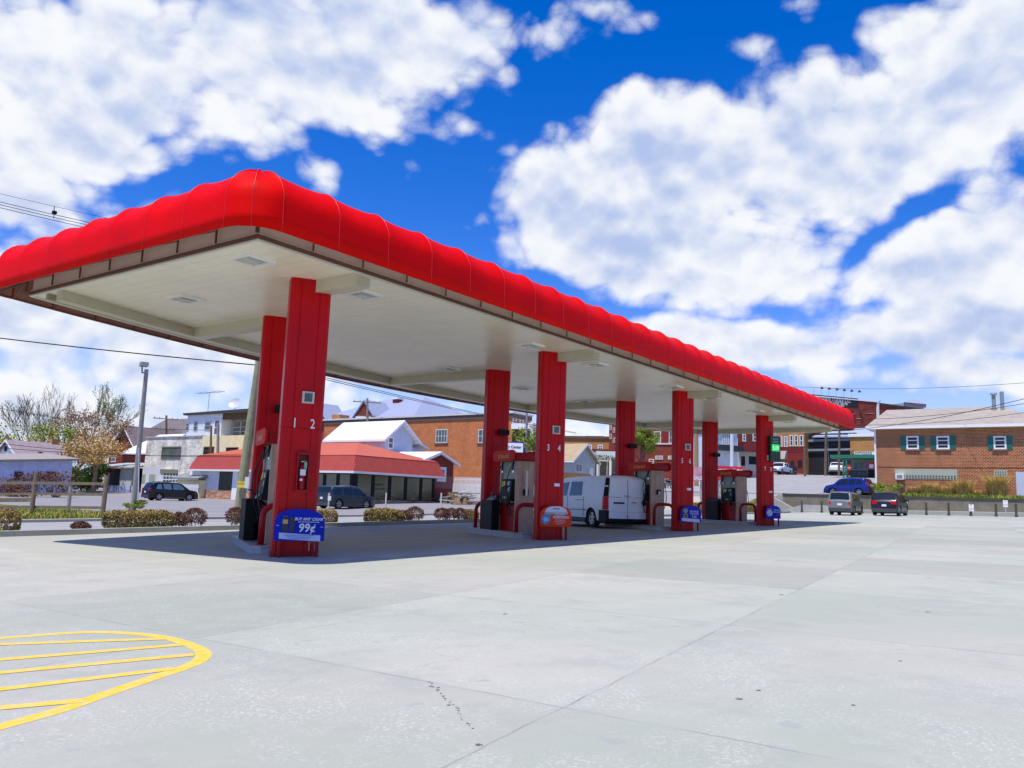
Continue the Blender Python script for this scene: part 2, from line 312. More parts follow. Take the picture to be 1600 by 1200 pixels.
# concrete of the forecourt: slabs, saw joints, rough and smooth pours, stains
def lotmat():
    mt_=bpy.data.materials.new('forecourt_concrete'); mt_.use_nodes=True; T=mt_.node_tree; n=T.nodes; l=T.links; b=n['Principled BSDF']
    b.inputs['Specular IOR Level'].default_value=.3
    tc_=n.new('ShaderNodeTexCoord'); O=tc_.outputs['Object']; sp=n.new('ShaderNodeSeparateXYZ'); l.new(O,sp.inputs[0])
    def math_(op,a,b_=0.,c=None,cl=False):
        q=n.new('ShaderNodeMath'); q.operation=op; q.use_clamp=cl
        for i,v in enumerate((a,b_,c)):
            if v is None: continue
            if isinstance(v,bpy.types.NodeSocket): l.new(v,q.inputs[i])
            else: q.inputs[i].default_value=v
        return q.outputs[0]
    def noise(s,d=6,r=.6,vec=O):
        q=n.new('ShaderNodeTexNoise'); q.inputs['Scale'].default_value=s; q.inputs['Detail'].default_value=d; q.inputs['Roughness'].default_value=r; l.new(vec,q.inputs['Vector']); return q.outputs[0]
    def mapr(v,a,b_,c=0.,d=1.):
        q=n.new('ShaderNodeMapRange'); l.new(v,q.inputs[0]); q.inputs[1].default_value=a; q.inputs[2].default_value=b_; q.inputs[3].default_value=c; q.inputs[4].default_value=d; return q.outputs[0]
    def mix(f,a,b_):
        q=n.new('ShaderNodeMix'); q.data_type='RGBA'
        for i,v in ((0,f),(6,a),(7,b_)):
            if isinstance(v,bpy.types.NodeSocket): l.new(v,q.inputs[i])
            else: q.inputs[i].default_value=v if i==0 else (*v,1)
        return q.outputs[2]
    wob=math_('MULTIPLY',math_('SUBTRACT',noise(2.5,3),.5),.05)
    X=math_('ADD',sp.outputs[0],wob); Y=math_('ADD',sp.outputs[1],wob)
    # slab id tint
    ix=math_('FLOOR',math_('DIVIDE',math_('SUBTRACT',X,4.05),3.5)); Ys=math_('SUBTRACT',math_('SUBTRACT',Y,2.05),math_('MULTIPLY',X,.12)); iy=math_('FLOOR',math_('DIVIDE',Ys,3.45))
    wn_=n.new('ShaderNodeTexWhiteNoise'); wn_.noise_dimensions='2D'; cb=n.new('ShaderNodeCombineXYZ'); l.new(ix,cb.inputs[0]); l.new(iy,cb.inputs[1]); l.new(cb.outputs[0],wn_.inputs['Vector'])
    base=mix(mapr(noise(.22,5,.6),.42,.58),(.352,.380,.312),(.41,.402,.345))
    base=mix(mapr(noise(.5,6,.7),.45,.75,0,.5),base,(.43,.42,.375))
    tint=mapr(wn_.outputs[0],0,1,.88,1.06)
    near=math_('LESS_THAN',X,7.5)               # the pour nearest the shop is coarser, its aggregate shows
    sv=n.new('ShaderNodeVectorMath'); sv.operation='SCALE'; l.new(base,sv.inputs[0]); l.new(tint,sv.inputs['Scale']); col=sv.outputs[0]
    agg=math_('MULTIPLY',mapr(noise(42,3,.8),.52,.63),math_('MULTIPLY',near,mapr(noise(1.1,5,.7),.42,.6)))
    col=mix(math_('MULTIPLY',agg,.75),col,(.56,.55,.52))
    pits=math_('MULTIPLY',mapr(noise(60,2,.7),.64,.7),math_('ADD',math_('MULTIPLY',near,.55),.12)); col=mix(pits,col,(.30,.30,.29))
    wear=mapr(noise(.9,9,.75),.50,.70,0,.6); col=mix(wear,col,(.27,.30,.27))
    # tyre and oil smears, with a brown canopy-shade tint painted into the concrete
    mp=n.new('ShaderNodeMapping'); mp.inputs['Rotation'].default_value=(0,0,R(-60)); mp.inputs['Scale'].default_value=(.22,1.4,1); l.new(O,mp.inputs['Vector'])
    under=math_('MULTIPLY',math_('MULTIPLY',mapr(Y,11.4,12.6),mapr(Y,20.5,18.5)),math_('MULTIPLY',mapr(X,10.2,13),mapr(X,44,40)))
    oil_shade=math_('MULTIPLY',mapr(noise(1.,5,.6,mp.outputs[0]),.40,.70,.35,.85),under); col=mix(oil_shade,col,(.38,.295,.19))
    spots=math_('MULTIPLY',mapr(noise(3.2,2,.5),.70,.74),.5); col=mix(spots,col,(.30,.31,.31))
    # joints
    def joint(v,per,off,wd): 
        f=math_('FRACT',math_('DIVIDE',math_('SUBTRACT',v,off),per)); d=math_('MINIMUM',f,math_('SUBTRACT',1.,f)); return math_('LESS_THAN',d,wd/per)
    jn=math_('MAXIMUM',joint(X,3.5,4.05,.008),joint(Ys,3.45,0,.008))
    jf=math_('MULTIPLY',jn,mapr(noise(1.7,3,.6),.35,.6,.08,.62)); col=mix(jf,col,(.16,.15,.13))
    edge=math_('MULTIPLY',math_('MAXIMUM',joint(X,3.5,4.05,.05),joint(Ys,3.45,0,.05)),mapr(noise(9,4,.7),.45,.6,0,.35)); col=mix(edge,col,(.34,.35,.34))
    # hairline cracks
    vo=n.new('ShaderNodeTexVoronoi'); vo.feature='DISTANCE_TO_EDGE'; vo.inputs['Scale'].default_value=.16
    wv=n.new('ShaderNodeVectorMath'); wv.operation='MULTIPLY_ADD'; nz=n.new('ShaderNodeTexNoise'); nz.inputs['Scale'].default_value=1.3; nz.inputs['Detail'].default_value=6; l.new(O,nz.inputs['Vector']); l.new(nz.outputs['Color'],wv.inputs[0]); wv.inputs[1].default_value=(1.6,1.6,0); l.new(O,wv.inputs[2]); l.new(wv.outputs[0],vo.inputs['Vector'])
    ck=math_('MULTIPLY',math_('LESS_THAN',vo.outputs['Distance'],.0016),mapr(noise(.4,3),.5,.6)); col=mix(math_('MULTIPLY',ck,.22),col,(.22,.21,.19))
    l.new(col,b.inputs['Base Color']); l.new(mapr(noise(1.5,5),.3,.7,.62,.9),b.inputs['Roughness'])
    bp=n.new('ShaderNodeBump'); bp.inputs['Strength'].default_value=.35; bp.inputs['Distance'].default_value=.006; l.new(noise(55,3,.7),bp.inputs['Height']); l.new(bp.outputs[0],b.inputs['Normal'])
    return mt_
struct(grid_sheet('ground',XS,YS,EARTH).build('ground',EARTH))
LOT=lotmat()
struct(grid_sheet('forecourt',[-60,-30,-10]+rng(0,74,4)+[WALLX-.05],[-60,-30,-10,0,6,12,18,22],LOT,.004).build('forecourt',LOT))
STREETY=31.
def strip(name,x0,x1,y0,y1,mat,off,step=4,ys=None):
    xs=sorted(set([x0,x1]+[x for x in XS if x0<x<x1])); y_=sorted(set([y0,y1]+[y for y in YS if y0<y<y1]))
    return struct(grid_sheet(name,xs,y_,mat,off).build(name,mat))
strip('street',-300,220,22.2,STREETY,ASPH,.006)
# pale parking lane and side lot paving across the street, and the road that climbs to the right
CONC2=groundmat('worn_paving',[(.21,.20,.205),(.245,.235,.24),(.28,.27,.275)],.25)
strip('side_lot_paving',22.5,66,33.4,110,CONC2,.01)
strip('cross_street',78,220,25.4,52,ASPH,.012)
strip('sidewalk',-60,75,31,33.4,WALKM,.012)
g=grid_sheet('lawn',rng(-60,22.4,4),[33.4,34,38,42,46,50,54,58],GRASSM,.015); struct(g.build('grass_strip',GRASSM))
# kerb of the forecourt (a real step)
KERB=groundmat('kerb_concrete',[(.29,.30,.27),(.35,.355,.33)],1.5)
def kerb(name,x0,x1,y0,y1,h=.14,along='x',step=3.):
    mb=MB(); L=rng(x0,x1,step) if along=='x' else rng(y0,y1,step)
    for a,b in zip(L,L[1:]):
        if along=='x': q=[(a+.006,y0),(b-.006,y0),(b-.006,y1),(a+.006,y1)]
        else: q=[(x0,a+.006),(x1,a+.006),(x1,b-.006),(x0,b-.006)]
        mb.hexa([(x,y,zg(x,y)-.1) for x,y in q],[(x+(0),y,zg(x,y)+h) for x,y in q])
    return struct(mb.build(name,KERB))
kerb('forecourt_kerb',-60,70,22.0,22.32)
kerb('sidewalk_kerb',-60,62,30.85,31.02,.1)
# soil bed behind the kerb where the clipped shrubs grow is bare street edge here
# yellow painted ellipse with hatching
YEL=None
def leafmat_paint():
    m_=leafmat('road_paint_yellow',(.74,.47,.02),(.66,.50,.17),16.); return m_
def paint():
    mb=MB(); cx,cy,a,b=2.3,6.75,2.15,1.1   # long axis of the island outline
    pts=[(0,998),(130,989),(210,991),(262,998),(300,1010),(318,1021),(310,1034),(280,1047),(240,1060),(170,1084),(90,1112),(0,1137)]
    def gp(px,py):
        d=ray(px,py); nn=Vector((-GX,-GY,1)); k=-GX*X1-GY*Y1; t=(k-nn.dot(CAM))/nn.dot(d); return CAM+d*t
    G=[gp(*p) for p in pts]
    # smooth by Catmull-Rom
    C=[]
    G=[G[0]+(G[0]-G[1])*2.2]+G+[G[-1]+(G[-1]-G[-2])*1.2]
    for i in range(1,len(G)-2):
        for k in range(8):
            t=k/8; p0,p1,p2,p3=G[i-1:i+3]
            C.append(.5*((2*p1)+(-p0+p2)*t+(2*p0-5*p1+4*p2-p3)*t*t+(-p0+3*p1-3*p2+p3)*t**3))
    C=[G[0]]+C+[G[-2],G[-1]]
    def band(L,wd,off):
        prev=None
        for i,p in enumerate(L):
            t=(L[min(i+1,len(L)-1)]-L[max(i-1,0)]); n_=Vector((-t.y,t.x,0)).normalized()*wd/2
            q=(p+n_,p-n_); q=[(v.x,v.y,zg(v.x,v.y)+off) for v in q]
            if prev: mb.poly(prev[0],prev[1],q[1],q[0])
            prev=q
    band(C,.11,.0055)
    for a_,b_ in (((-240,1016),(262,999)),((-240,1052),(290,1008)),((-260,1077),(303,1024)),((-280,1112),(272,1046)),((-300,1135),(130,1096))):
        A,B=gp(*a_),gp(*b_); band([A.lerp(B,k/10) for k in range(11)],.10,.007)
    return mb
struct(paint().build('yellow_road_marking',leafmat_paint()))
# spalled joint and small holes in the slab
CRK=M('crack_fill',(.20,.19,.165),.95,var=.2)
def chips():
    mb=MB(); rnd=random.Random(3)
    def gp(px,py):
        d=ray(px,py); nn=Vector((-GX,-GY,1)); k=-GX*X1-GY*Y1; t=(k-nn.dot(CAM))/nn.dot(d); return CAM+d*t
    def blot(p,r,st=1.):
        n_=7; ring=[]
        for k in range(n_):
            a=k*2*math.pi/n_; q=r*rnd.uniform(.5,1.1); x=p.x+math.cos(a)*q; y=p.y+math.sin(a)*q*st; ring.append((x,y,zg(x,y)+.007))
        mb.poly(*ring)
    for (a,b,n_,r) in (((670,1066),(716,1112),22,.016),((716,1112),(738,1142),10,.01),((745,1165),(752,1167),3,.02),((475,983),(548,972),26,.009),((548,972),(582,977),8,.008)):
        A,B=gp(*a),gp(*b)
        for k in range(n_):
            p=A.lerp(B,(k+rnd.random())/n_); p+=Vector((rnd.gauss(0,.008),rnd.gauss(0,.008),0)); blot(p,r*rnd.uniform(.25,.95))
    for q,r in (((1186,1080),.03),((1155,1093),.035),((1333,1103),.02),((1407,1034),.022),((1450,957),.05),((790,960),.05),((1220,930),.06)): blot(gp(*q),r*.8,.8)
    return mb
o=chips().build('slab_chips',CRK); o['kind']='stuff'; o['label']='small chips and spalls along a crack in the pale slab'; o['category']='cracks'

# ================================================================ canopy
H=5.2; XE0,XE1,YE0=7.94,42.78,11.0
def yfar(x,off=0.):
    t=(x-25.4)/17.42; return 18.85+2.75*(1-t*t)-off
def soffit_poly(inset=0.):
    xs=rng(XE0+inset,XE1-inset,1.45)
    return [(XE0+inset,YE0+inset),(XE1-inset,YE0+inset)]+[(x,yfar(x)-inset) for x in xs[::-1]]
CN=thing('fuel_canopy','long red and cream fuel canopy with scalloped vinyl awning edge on eight red columns','canopy',(XE0,YE0,0))
SOFF=stripes('soffit_panels',(.84,.80,.61),.30,depth=.25,axis=0,rough=.30,dark=.83,var=.05,duty=.06)
mb=MB(); pl=soffit_poly(); mb.hexa([(x,y,H) for x,y in pl],[(x,y,H+.12) for x,y in pl]); mb.build('soffit',SOFF,CN)
mb=MB(); pl=soffit_poly(-.06); mb.hexa([(x,y,H+.93) for x,y in pl],[(x,y,H+.99) for x,y in pl]); mb.build('roof_deck',CREAM,CN)
# beige fascia behind the awning, brown rail at its foot
mb=MB(); pl=soffit_poly(.02); n_=len(pl)
for i in range(n_):
    a,b=pl[i],pl[(i+1)%n_]; mb.poly((*a,H+.121),(*b,H+.121),(*b,H+.94),(*a,H+.94))
mb.build('fascia',TAN,CN)
mb=MB(); A=soffit_poly(.0); B=soffit_poly(-.05)
for i in range(n_):
    j=(i+1)%n_; mb.hexa([(*A[i],H+.012),(*B[i],H+.012),(*B[j],H+.012),(*A[j],H+.012)],[(*A[i],H+.065),(*B[i],H+.065),(*B[j],H+.065),(*A[j],H+.065)])
mb.build('edge_rail',BROWN,CN)
mb=MB(); C_=soffit_poly(-.02)
for i in range(n_):
    j=(i+1)%n_; D_=soffit_poly(.035); mb.hexa([(*D_[i],H-.03),(*C_[i],H-.03),(*C_[j],H-.03),(*D_[j],H-.03)],[(*D_[i],H-.001),(*C_[i],H-.001),(*C_[j],H-.001),(*D_[j],H-.001)])
mb.build('edge_trim',M('trim_offwhite',(.7,.68,.62),.4,var=.05),CN)
# awning path
INS=-.08
def awn_path():
    """list of (point, normal, t within panel, new-panel flag)"""
    out=[]
    def seg(p,q,npan,nrm,k=8):
        for i in range(npan*k):
            u=i/(npan*k); f=(i%k)/k
            x=p[0]+(q[0]-p[0])*u; y=p[1]+(q[1]-p[1])*u
            out.append(((x,y),nrm(u) if callable(nrm) else nrm,f))
    def corner(p,a0,a1,k=8):
        for i in range(2*k):
            a=a0+(a1-a0)*i/(2*k); out.append((p,(math.cos(a),math.sin(a)),(i%k)/k))
    x0,x1,y0=XE0+INS,XE1-INS,YE0+INS; yl,yr=yfar(XE0)-INS,yfar(XE1)-INS
    seg((x0,y0),(x1,y0),30,(0,-1)); corner((x1,y0),-math.pi/2,0)
    seg((x1,y0),(x1,yr),7,(1,0)); corner((x1,yr),0,math.pi/2)
    k=8; n=30
    for i in range(n*k):
        u=i/(n*k); x=x1+(x0-x1)*u; sl=-2*2.75*(x-25.4)/17.42**2; L=math.hypot(1,sl); out.append(((x,yfar(x)-INS),(-sl/L,1/L),(i%k)/k))
    corner((x0,yl),math.pi/2,math.pi); seg((x0,yl),(x0,y0),7,(-1,0)); corner((x0,y0),math.pi,1.5*math.pi)
    return out
PATH=awn_path()
PROF=[(.62,-.02,0.),(.622,.2,0.),(.617,.44,.0)]+[(.02+.6*math.cos(R(a)),.47+.62*math.sin(R(a)),w_) for a,w_ in ((8,.12),(18,.45),(30,.8),(42,1),(54,1.05),(66,1),(78,.9),(90,.75))]
mb=MB(); rings=[]
for (p,n,f) in PATH:
    sag=(4*f*(1-f))**.75; rg=[]
    for k,(o,z,wt) in enumerate(PROF):
        # direction of the profile normal
        o0,z0=PROF[max(k-1,0)][:2]; o1,z1=PROF[min(k+1,len(PROF)-1)][:2]; dx,dz=o1-o0,z1-z0; L=math.hypot(dx,dz); nx,nz=dz/L,-dx/L
        s=.045*sag*wt; oo=o-nx*s; zz=z-nz*s
        rg.append(mb.vert((p[0]+n[0]*oo,p[1]+n[1]*oo,H+zz)))
    rings.append(rg)
for i in range(len(rings)):
    a,b=rings[i],rings[(i+1)%len(rings)]
    for k in range(len(PROF)-1): mb.face([a[k],b[k],b[k+1],a[k+1]])
aw=mb.build('awning',[RED,BACKV],CN,smooth=32)
md=aw.modifiers.new('thick','SOLIDIFY'); md.thickness=.012; md.offset=-1; md.material_offset=1
# welts over the ribs
mb=MB()
for i,(p,n,f) in enumerate(PATH):
    if f==0: mb.tube([(p[0]+n[0]*(o+.001),p[1]+n[1]*(o+.001),H+z+.001) for o,z,_ in PROF],.007,5)
mb.build('seam_welts',M('red_welt',(.62,.008,.012),.4,var=.05),CN,smooth=True)['kind']='stuff'
# awning frame seen from below: foot rail, hangers
mb=MB(); 
for i in range(len(PATH)):
    (p,n,f),(p2,n2,f2)=PATH[i],PATH[(i+1)%len(PATH)]
    if i%2==0:
        p2,n2,f2=PATH[(i+2)%len(PATH)]
        mb.tube([(p[0]+n[0]*.595,p[1]+n[1]*.595,H+.0),(p2[0]+n2[0]*.595,p2[1]+n2[1]*.595,H+.0)],.018,5,cap=False)
for i,(p,n,f) in enumerate(PATH):
    if f==0:
        b=lambda o,z:(p[0]+n[0]*o,p[1]+n[1]*o,H+z)
        mb.tube([b(-.02,.08),b(-.02,.62)],.02,4)
        mb.tube([b(.595,.0),b(-.02,.30)],.013,4); mb.tube([b(.59,.02),b(.59,.42),b(.4,.8)],.013,4,cap=False)
mb.build('awning_frame',BROWN,CN)
# island frame
UA=math.atan2(3.3211,1.9221); U=Vector((math.cos(UA),math.sin(UA),0)); V=Vector((U.y,-U.x,0)); IRZ=UA-math.pi/2
NEAR=[Vector((10.17+8.523*i,12.33,0)) for i in range(4)]; SEP=3.837
FAR=[p+U*SEP for p in NEAR]
for p in NEAR+FAR: p.z=zg(p.x,p.y)
# cream beams below the soffit
for i in range(4):
    a,b=NEAR[i],FAR[i]
    mb=MB(); mb.box(a.x-.02,a.x+.30,YE0+.02,a.y-.1,H-.24,H-.002); mb.build('cross_beam',CREAM,CN)
    mb=MB(); mb.box(b.x-.28,b.x+.04,b.y,yfar(b.x,1.26),H-.24,H-.002); mb.build('cross_beam',CREAM,CN)
def far_beam(o0,o1,z0,z1,xa,xb):
    mb=MB(); xs=rng(xa,xb,2.1)
    for a,b in zip(xs,xs[1:]):
        mb.hexa([(a,yfar(a,o0),z0),(b,yfar(b,o0),z0),(b,yfar(b,o1),z0),(a,yfar(a,o1),z0)],[(a,yfar(a,o0),z1),(b,yfar(b,o0),z1),(b,yfar(b,o1),z1),(a,yfar(a,o1),z1)])
    return mb
far_beam(1.25,1.0,H-.22,H-.002,XE0+.1,41.6).build('perimeter_beam',CREAM,CN)
far_beam(.62,.52,H-.13,H-.002,XE0+.1,42.4).build('drip_channel',M('olive_metal',(.36,.33,.19),.5,var=.1),CN)
mb=MB(); mb.box(41.55,41.8,YE0+.1,18.0,H-.22,H-.002); mb.build('perimeter_beam',CREAM,CN)
# ceiling lights
LENS=M('lamp_lens',(.42,.46,.40),.2,var=.1)
lights=[(8.62,12.08),(9.78,15.91),(11.36,12.14),(17.42,12.23),(19.55,16.83),(20.76,12.19),(25.86,12.12),(28.34,17.11),(29.01,12.07),(33.75,12.01),(36.6,16.9),(38.3,12.1),(14.3,17.6),(24.2,17.2)]
for (x,y) in lights:
    mb=MB(); s=.30; z=H-.001
    for (x0,x1,y0,y1) in ((-s,s,-s,-s+.07),(-s,s,s-.07,s),(-s,-s+.07,-s+.07,s-.07),(s-.07,s,-s+.07,s-.07)): mb.box(x+x0,x+x1,y+y0,y+y1,z-.045,z)
    f=mb.build('light_fixture',WHITE,CN)
    mb=MB(); k=s-.07; 
    mb.hexa([(x-k,y-k,z-.02),(x+k,y-k,z-.02),(x+k,y+k,z-.02),(x-k,y+k,z-.02)][::1],[(x-k,y-k,z-.002),(x+k,y-k,z-.002),(x+k,y+k,z-.002),(x-k,y+k,z-.002)])
    mb.mi=0; mb.hexa([(x-.12,y-.08,z-.05),(x+.12,y-.08,z-.05),(x+.12,y+.08,z-.05),(x-.12,y+.08,z-.05)],[(x-.16,y-.12,z-.021),(x+.16,y-.12,z-.021),(x+.16,y+.12,z-.021),(x-.16,y+.12,z-.021)])
    mb.build('lens',LENS,f)
# columns: folded sheet cladding with pressed grooves
def col_section(w=.763,s=.34):
    hw,hs=w/2,s/2; r=.05; g=.012
    pts=[]
    def side(x0,y0,x1,y1,grooves):
        L=math.hypot(x1-x0,y1-y0); tx,ty=(x1-x0)/L,(y1-y0)/L; nx,ny=ty,-tx
        q=[(r,0)]
        for c in grooves: q+=[(c*L-g,0),(c*L-g*.5,-.012),(c*L+g*.5,-.012),(c*L+g,0)]
        q.append((L-r,0))
        for a,d in q: pts.append((x0+tx*a+nx*d,y0+ty*a+ny*d))
    side(-hw,-hs,hw,-hs,(.26,.72)); side(hw,-hs,hw,hs,(.5,)); side(hw,hs,-hw,hs,(.26,.72)); side(-hw,hs,-hw,-hs,(.5,))
    return pts
def loc(i,u,v,z,far=False):
    p=NEAR[i]+U*u+V*v; return Vector((p.x,p.y,z))
FONTC={}
def text_mesh(mb,s,size,org,right,up,normal,mi=0,depth=.004,align='CENTER',squash=1.,shear=0.,bold=0.):
    cu=bpy.data.curves.new('t','FONT'); cu.body=s; cu.size=size; cu.align_x=align; cu.resolution_u=2; cu.shear=shear; cu.offset=bold
    ob=bpy.data.objects.new('t',cu); COL.objects.link(ob)
    dg=bpy.context.evaluated_depsgraph_get(); me=bpy.data.meshes.new_from_object(ob.evaluated_get(dg))
    right=Vector(right).normalized(); up=Vector(up).normalized(); normal=Vector(normal).normalized(); org=Vector(org)
    base=len(mb.v)
    for v in me.vertices: mb.v.append(tuple(org+right*(v.co.x*squash)+up*v.co.y+normal*depth))
    for p in me.polygons: mb.f.append([base+k for k in p.vertices]); mb.m.append(mi)
    COL.objects.unlink(ob); bpy.data.objects.remove(ob); bpy.data.curves.remove(cu); bpy.data.meshes.remove(me)
WHT=M('white_lettering',(.8,.78,.76),.5,var=.05)
SEC=col_section()
def column(p,near,i):
    mb=MB(); z0=p.z+.0; top=H-.001
    b=[p+V*x+U*y for x,y in SEC]
    mb.hexa([(q.x,q.y,z0-.2) for q in b],[(q.x,q.y,2.35+p.z) for q in b])
    mb.hexa([(q.x,q.y,2.356+p.z) for q in b],[(q.x,q.y,top) for q in b])
    c=mb.build('column',COLRED,CN,smooth=20)
    mb=MB(); b=[p+V*(x*1.03)+U*(y*1.06) for x,y in SEC]; mb.hexa([(q.x,q.y,z0-.1) for q in b],[(q.x,q.y,z0+.10) for q in b]); mb.build('base_collar',REDP,c)
    if near:
        F=p-U*.17; s=str(2*i+1),str(2*i+2)
        for k,dx in ((0,-.14),(1,.19)):
            mb=MB(); q=F+V*dx; text_mesh(mb,s[k],.25,(q.x,q.y,p.z+2.36),V,(0,0,1),-U,depth=.006,squash=.72,bold=.003); mb.build('pump_number',WHT,c)
        # angled notice holder (its printed square code is left blank)
        mb=MB(); q=F+V*.0; 
        q=F+V*.07
        mb.obox(Vector((q.x,q.y,p.z+2.82))-V*.11-U*.05,V*.22,U*.045,Vector((0,0,.22))); n1=mb.build('notice_holder',M('cream_plastic',(.62,.55,.42),.5),c)
        mb=MB(); mb.obox(Vector((q.x,q.y,p.z+2.85))-V*.07-U*.058,V*.14,U*.006,Vector((0,0,.16))); mb.build('notice_sheet',M('grey_print',(.12,.12,.12),.5,var=.9,vscale=45),n1)
        if i>0:
            mb=MB(); q=F+V*.14; mb.obox(Vector((q.x,q.y,p.z+1.42))-V*.08-U*.03,V*.16,U*.03,Vector((0,0,.08))); mb.build('call_plate',WHT,c)
    return c
cols_n=[column(p,True,i) for i,p in enumerate(NEAR)]
cols_f=[column(p,False,i) for i,p in enumerate(FAR)]
# black floodlights on the rear columns
for i,p in enumerate(FAR):
    q=p-U*.17+V*.13; q.z=0; z=3.05+p.z+ (0,.05,.1,.15)[i]
    t=thing('wall_speaker','small black speaker high on the %s rear red column'%('leftmost','second','third','farthest')[i],'speaker',(q.x,q.y,z),group='black speakers on the rear columns')
    mb=MB(); a=q-U*.24-V*.16; a.z=z-.08; mb.hexa([a,a+V*.32,a+V*.29+U*.2,a+V*.03+U*.2],[v+Vector((0,0,.17)) for v in (a,a+V*.32,a+V*.29+U*.2,a+V*.03+U*.2)]); mb.build('housing',BLACK,t)
    mb=MB(); mb.tube([q-U*.06+Vector((0,0,z)),q+Vector((0,0,z))],.03,8); mb.build('bracket',BLACK,t)

# ================================================================ pump islands
CONCI=M('island_concrete',(.47,.46,.43),.85,var=.2,vscale=3)
TANP=M('stained_tan_panel',(.56,.38,.25),.45,0.,var=.3,vscale=2.2)
GREYG=M('pump_greygreen',(.30,.32,.24),.4,var=.1)
YELP=M('yellow_label',(.75,.6,.05),.5,var=.1); GREENP=M('green_label',(.05,.35,.12),.5); BLUEP=M('blue_label',(.05,.12,.5),.5); SCREEN=M('lcd_screen',(.30,.36,.38),.25,var=.3,vscale=20)
def islbase():
    mb=MB()
    def ring(z,g):
        x0,x1,y0,y1,c=-.63-g,.63+g,.62-g,4.42+g,.16
        return [(x0+c,y0,z),(x1-c,y0,z),(x1,y0+c,z),(x1,y1-c,z),(x1-c,y1,z),(x0+c,y1,z),(x0,y1-c,z),(x0,y0+c,z)]
    mb.hexa(ring(-.25,0),ring(.10,0)); return mb
def islcap():
    mb=MB()
    def ring(z,g):
        x0,x1,y0,y1,c=-.63-g,.63+g,.62-g,4.42+g,.16
        return [(x0+c,y0,z),(x1-c,y0,z),(x1,y0+c,z),(x1,y1-c,z),(x1-c,y1,z),(x0+c,y1,z),(x0,y1-c,z),(x0,y0+c,z)]
    mb.hexa(ring(.101,.015),ring(.135,.015)); return mb
L4=[p.copy() for p in NEAR]
isl_lab=['raised concrete pump island with steel edge by columns 1 and 2 at the left','pump island under the second red column pair, left of the white van','pump island right of the white van','farthest pump island at the right end of the canopy']
t=thing('pump_island',isl_lab[0],'kerb island',L4[0],'pump islands',IRZ)
islbase().build('slab',CONCI,t,local=True); islcap().build('steel_edge',M('worn_steel',(.42,.42,.41),.45,.5,var=.25),t,local=True)
for k in (1,2,3): dup(t,L4[k],label=isl_lab[k])
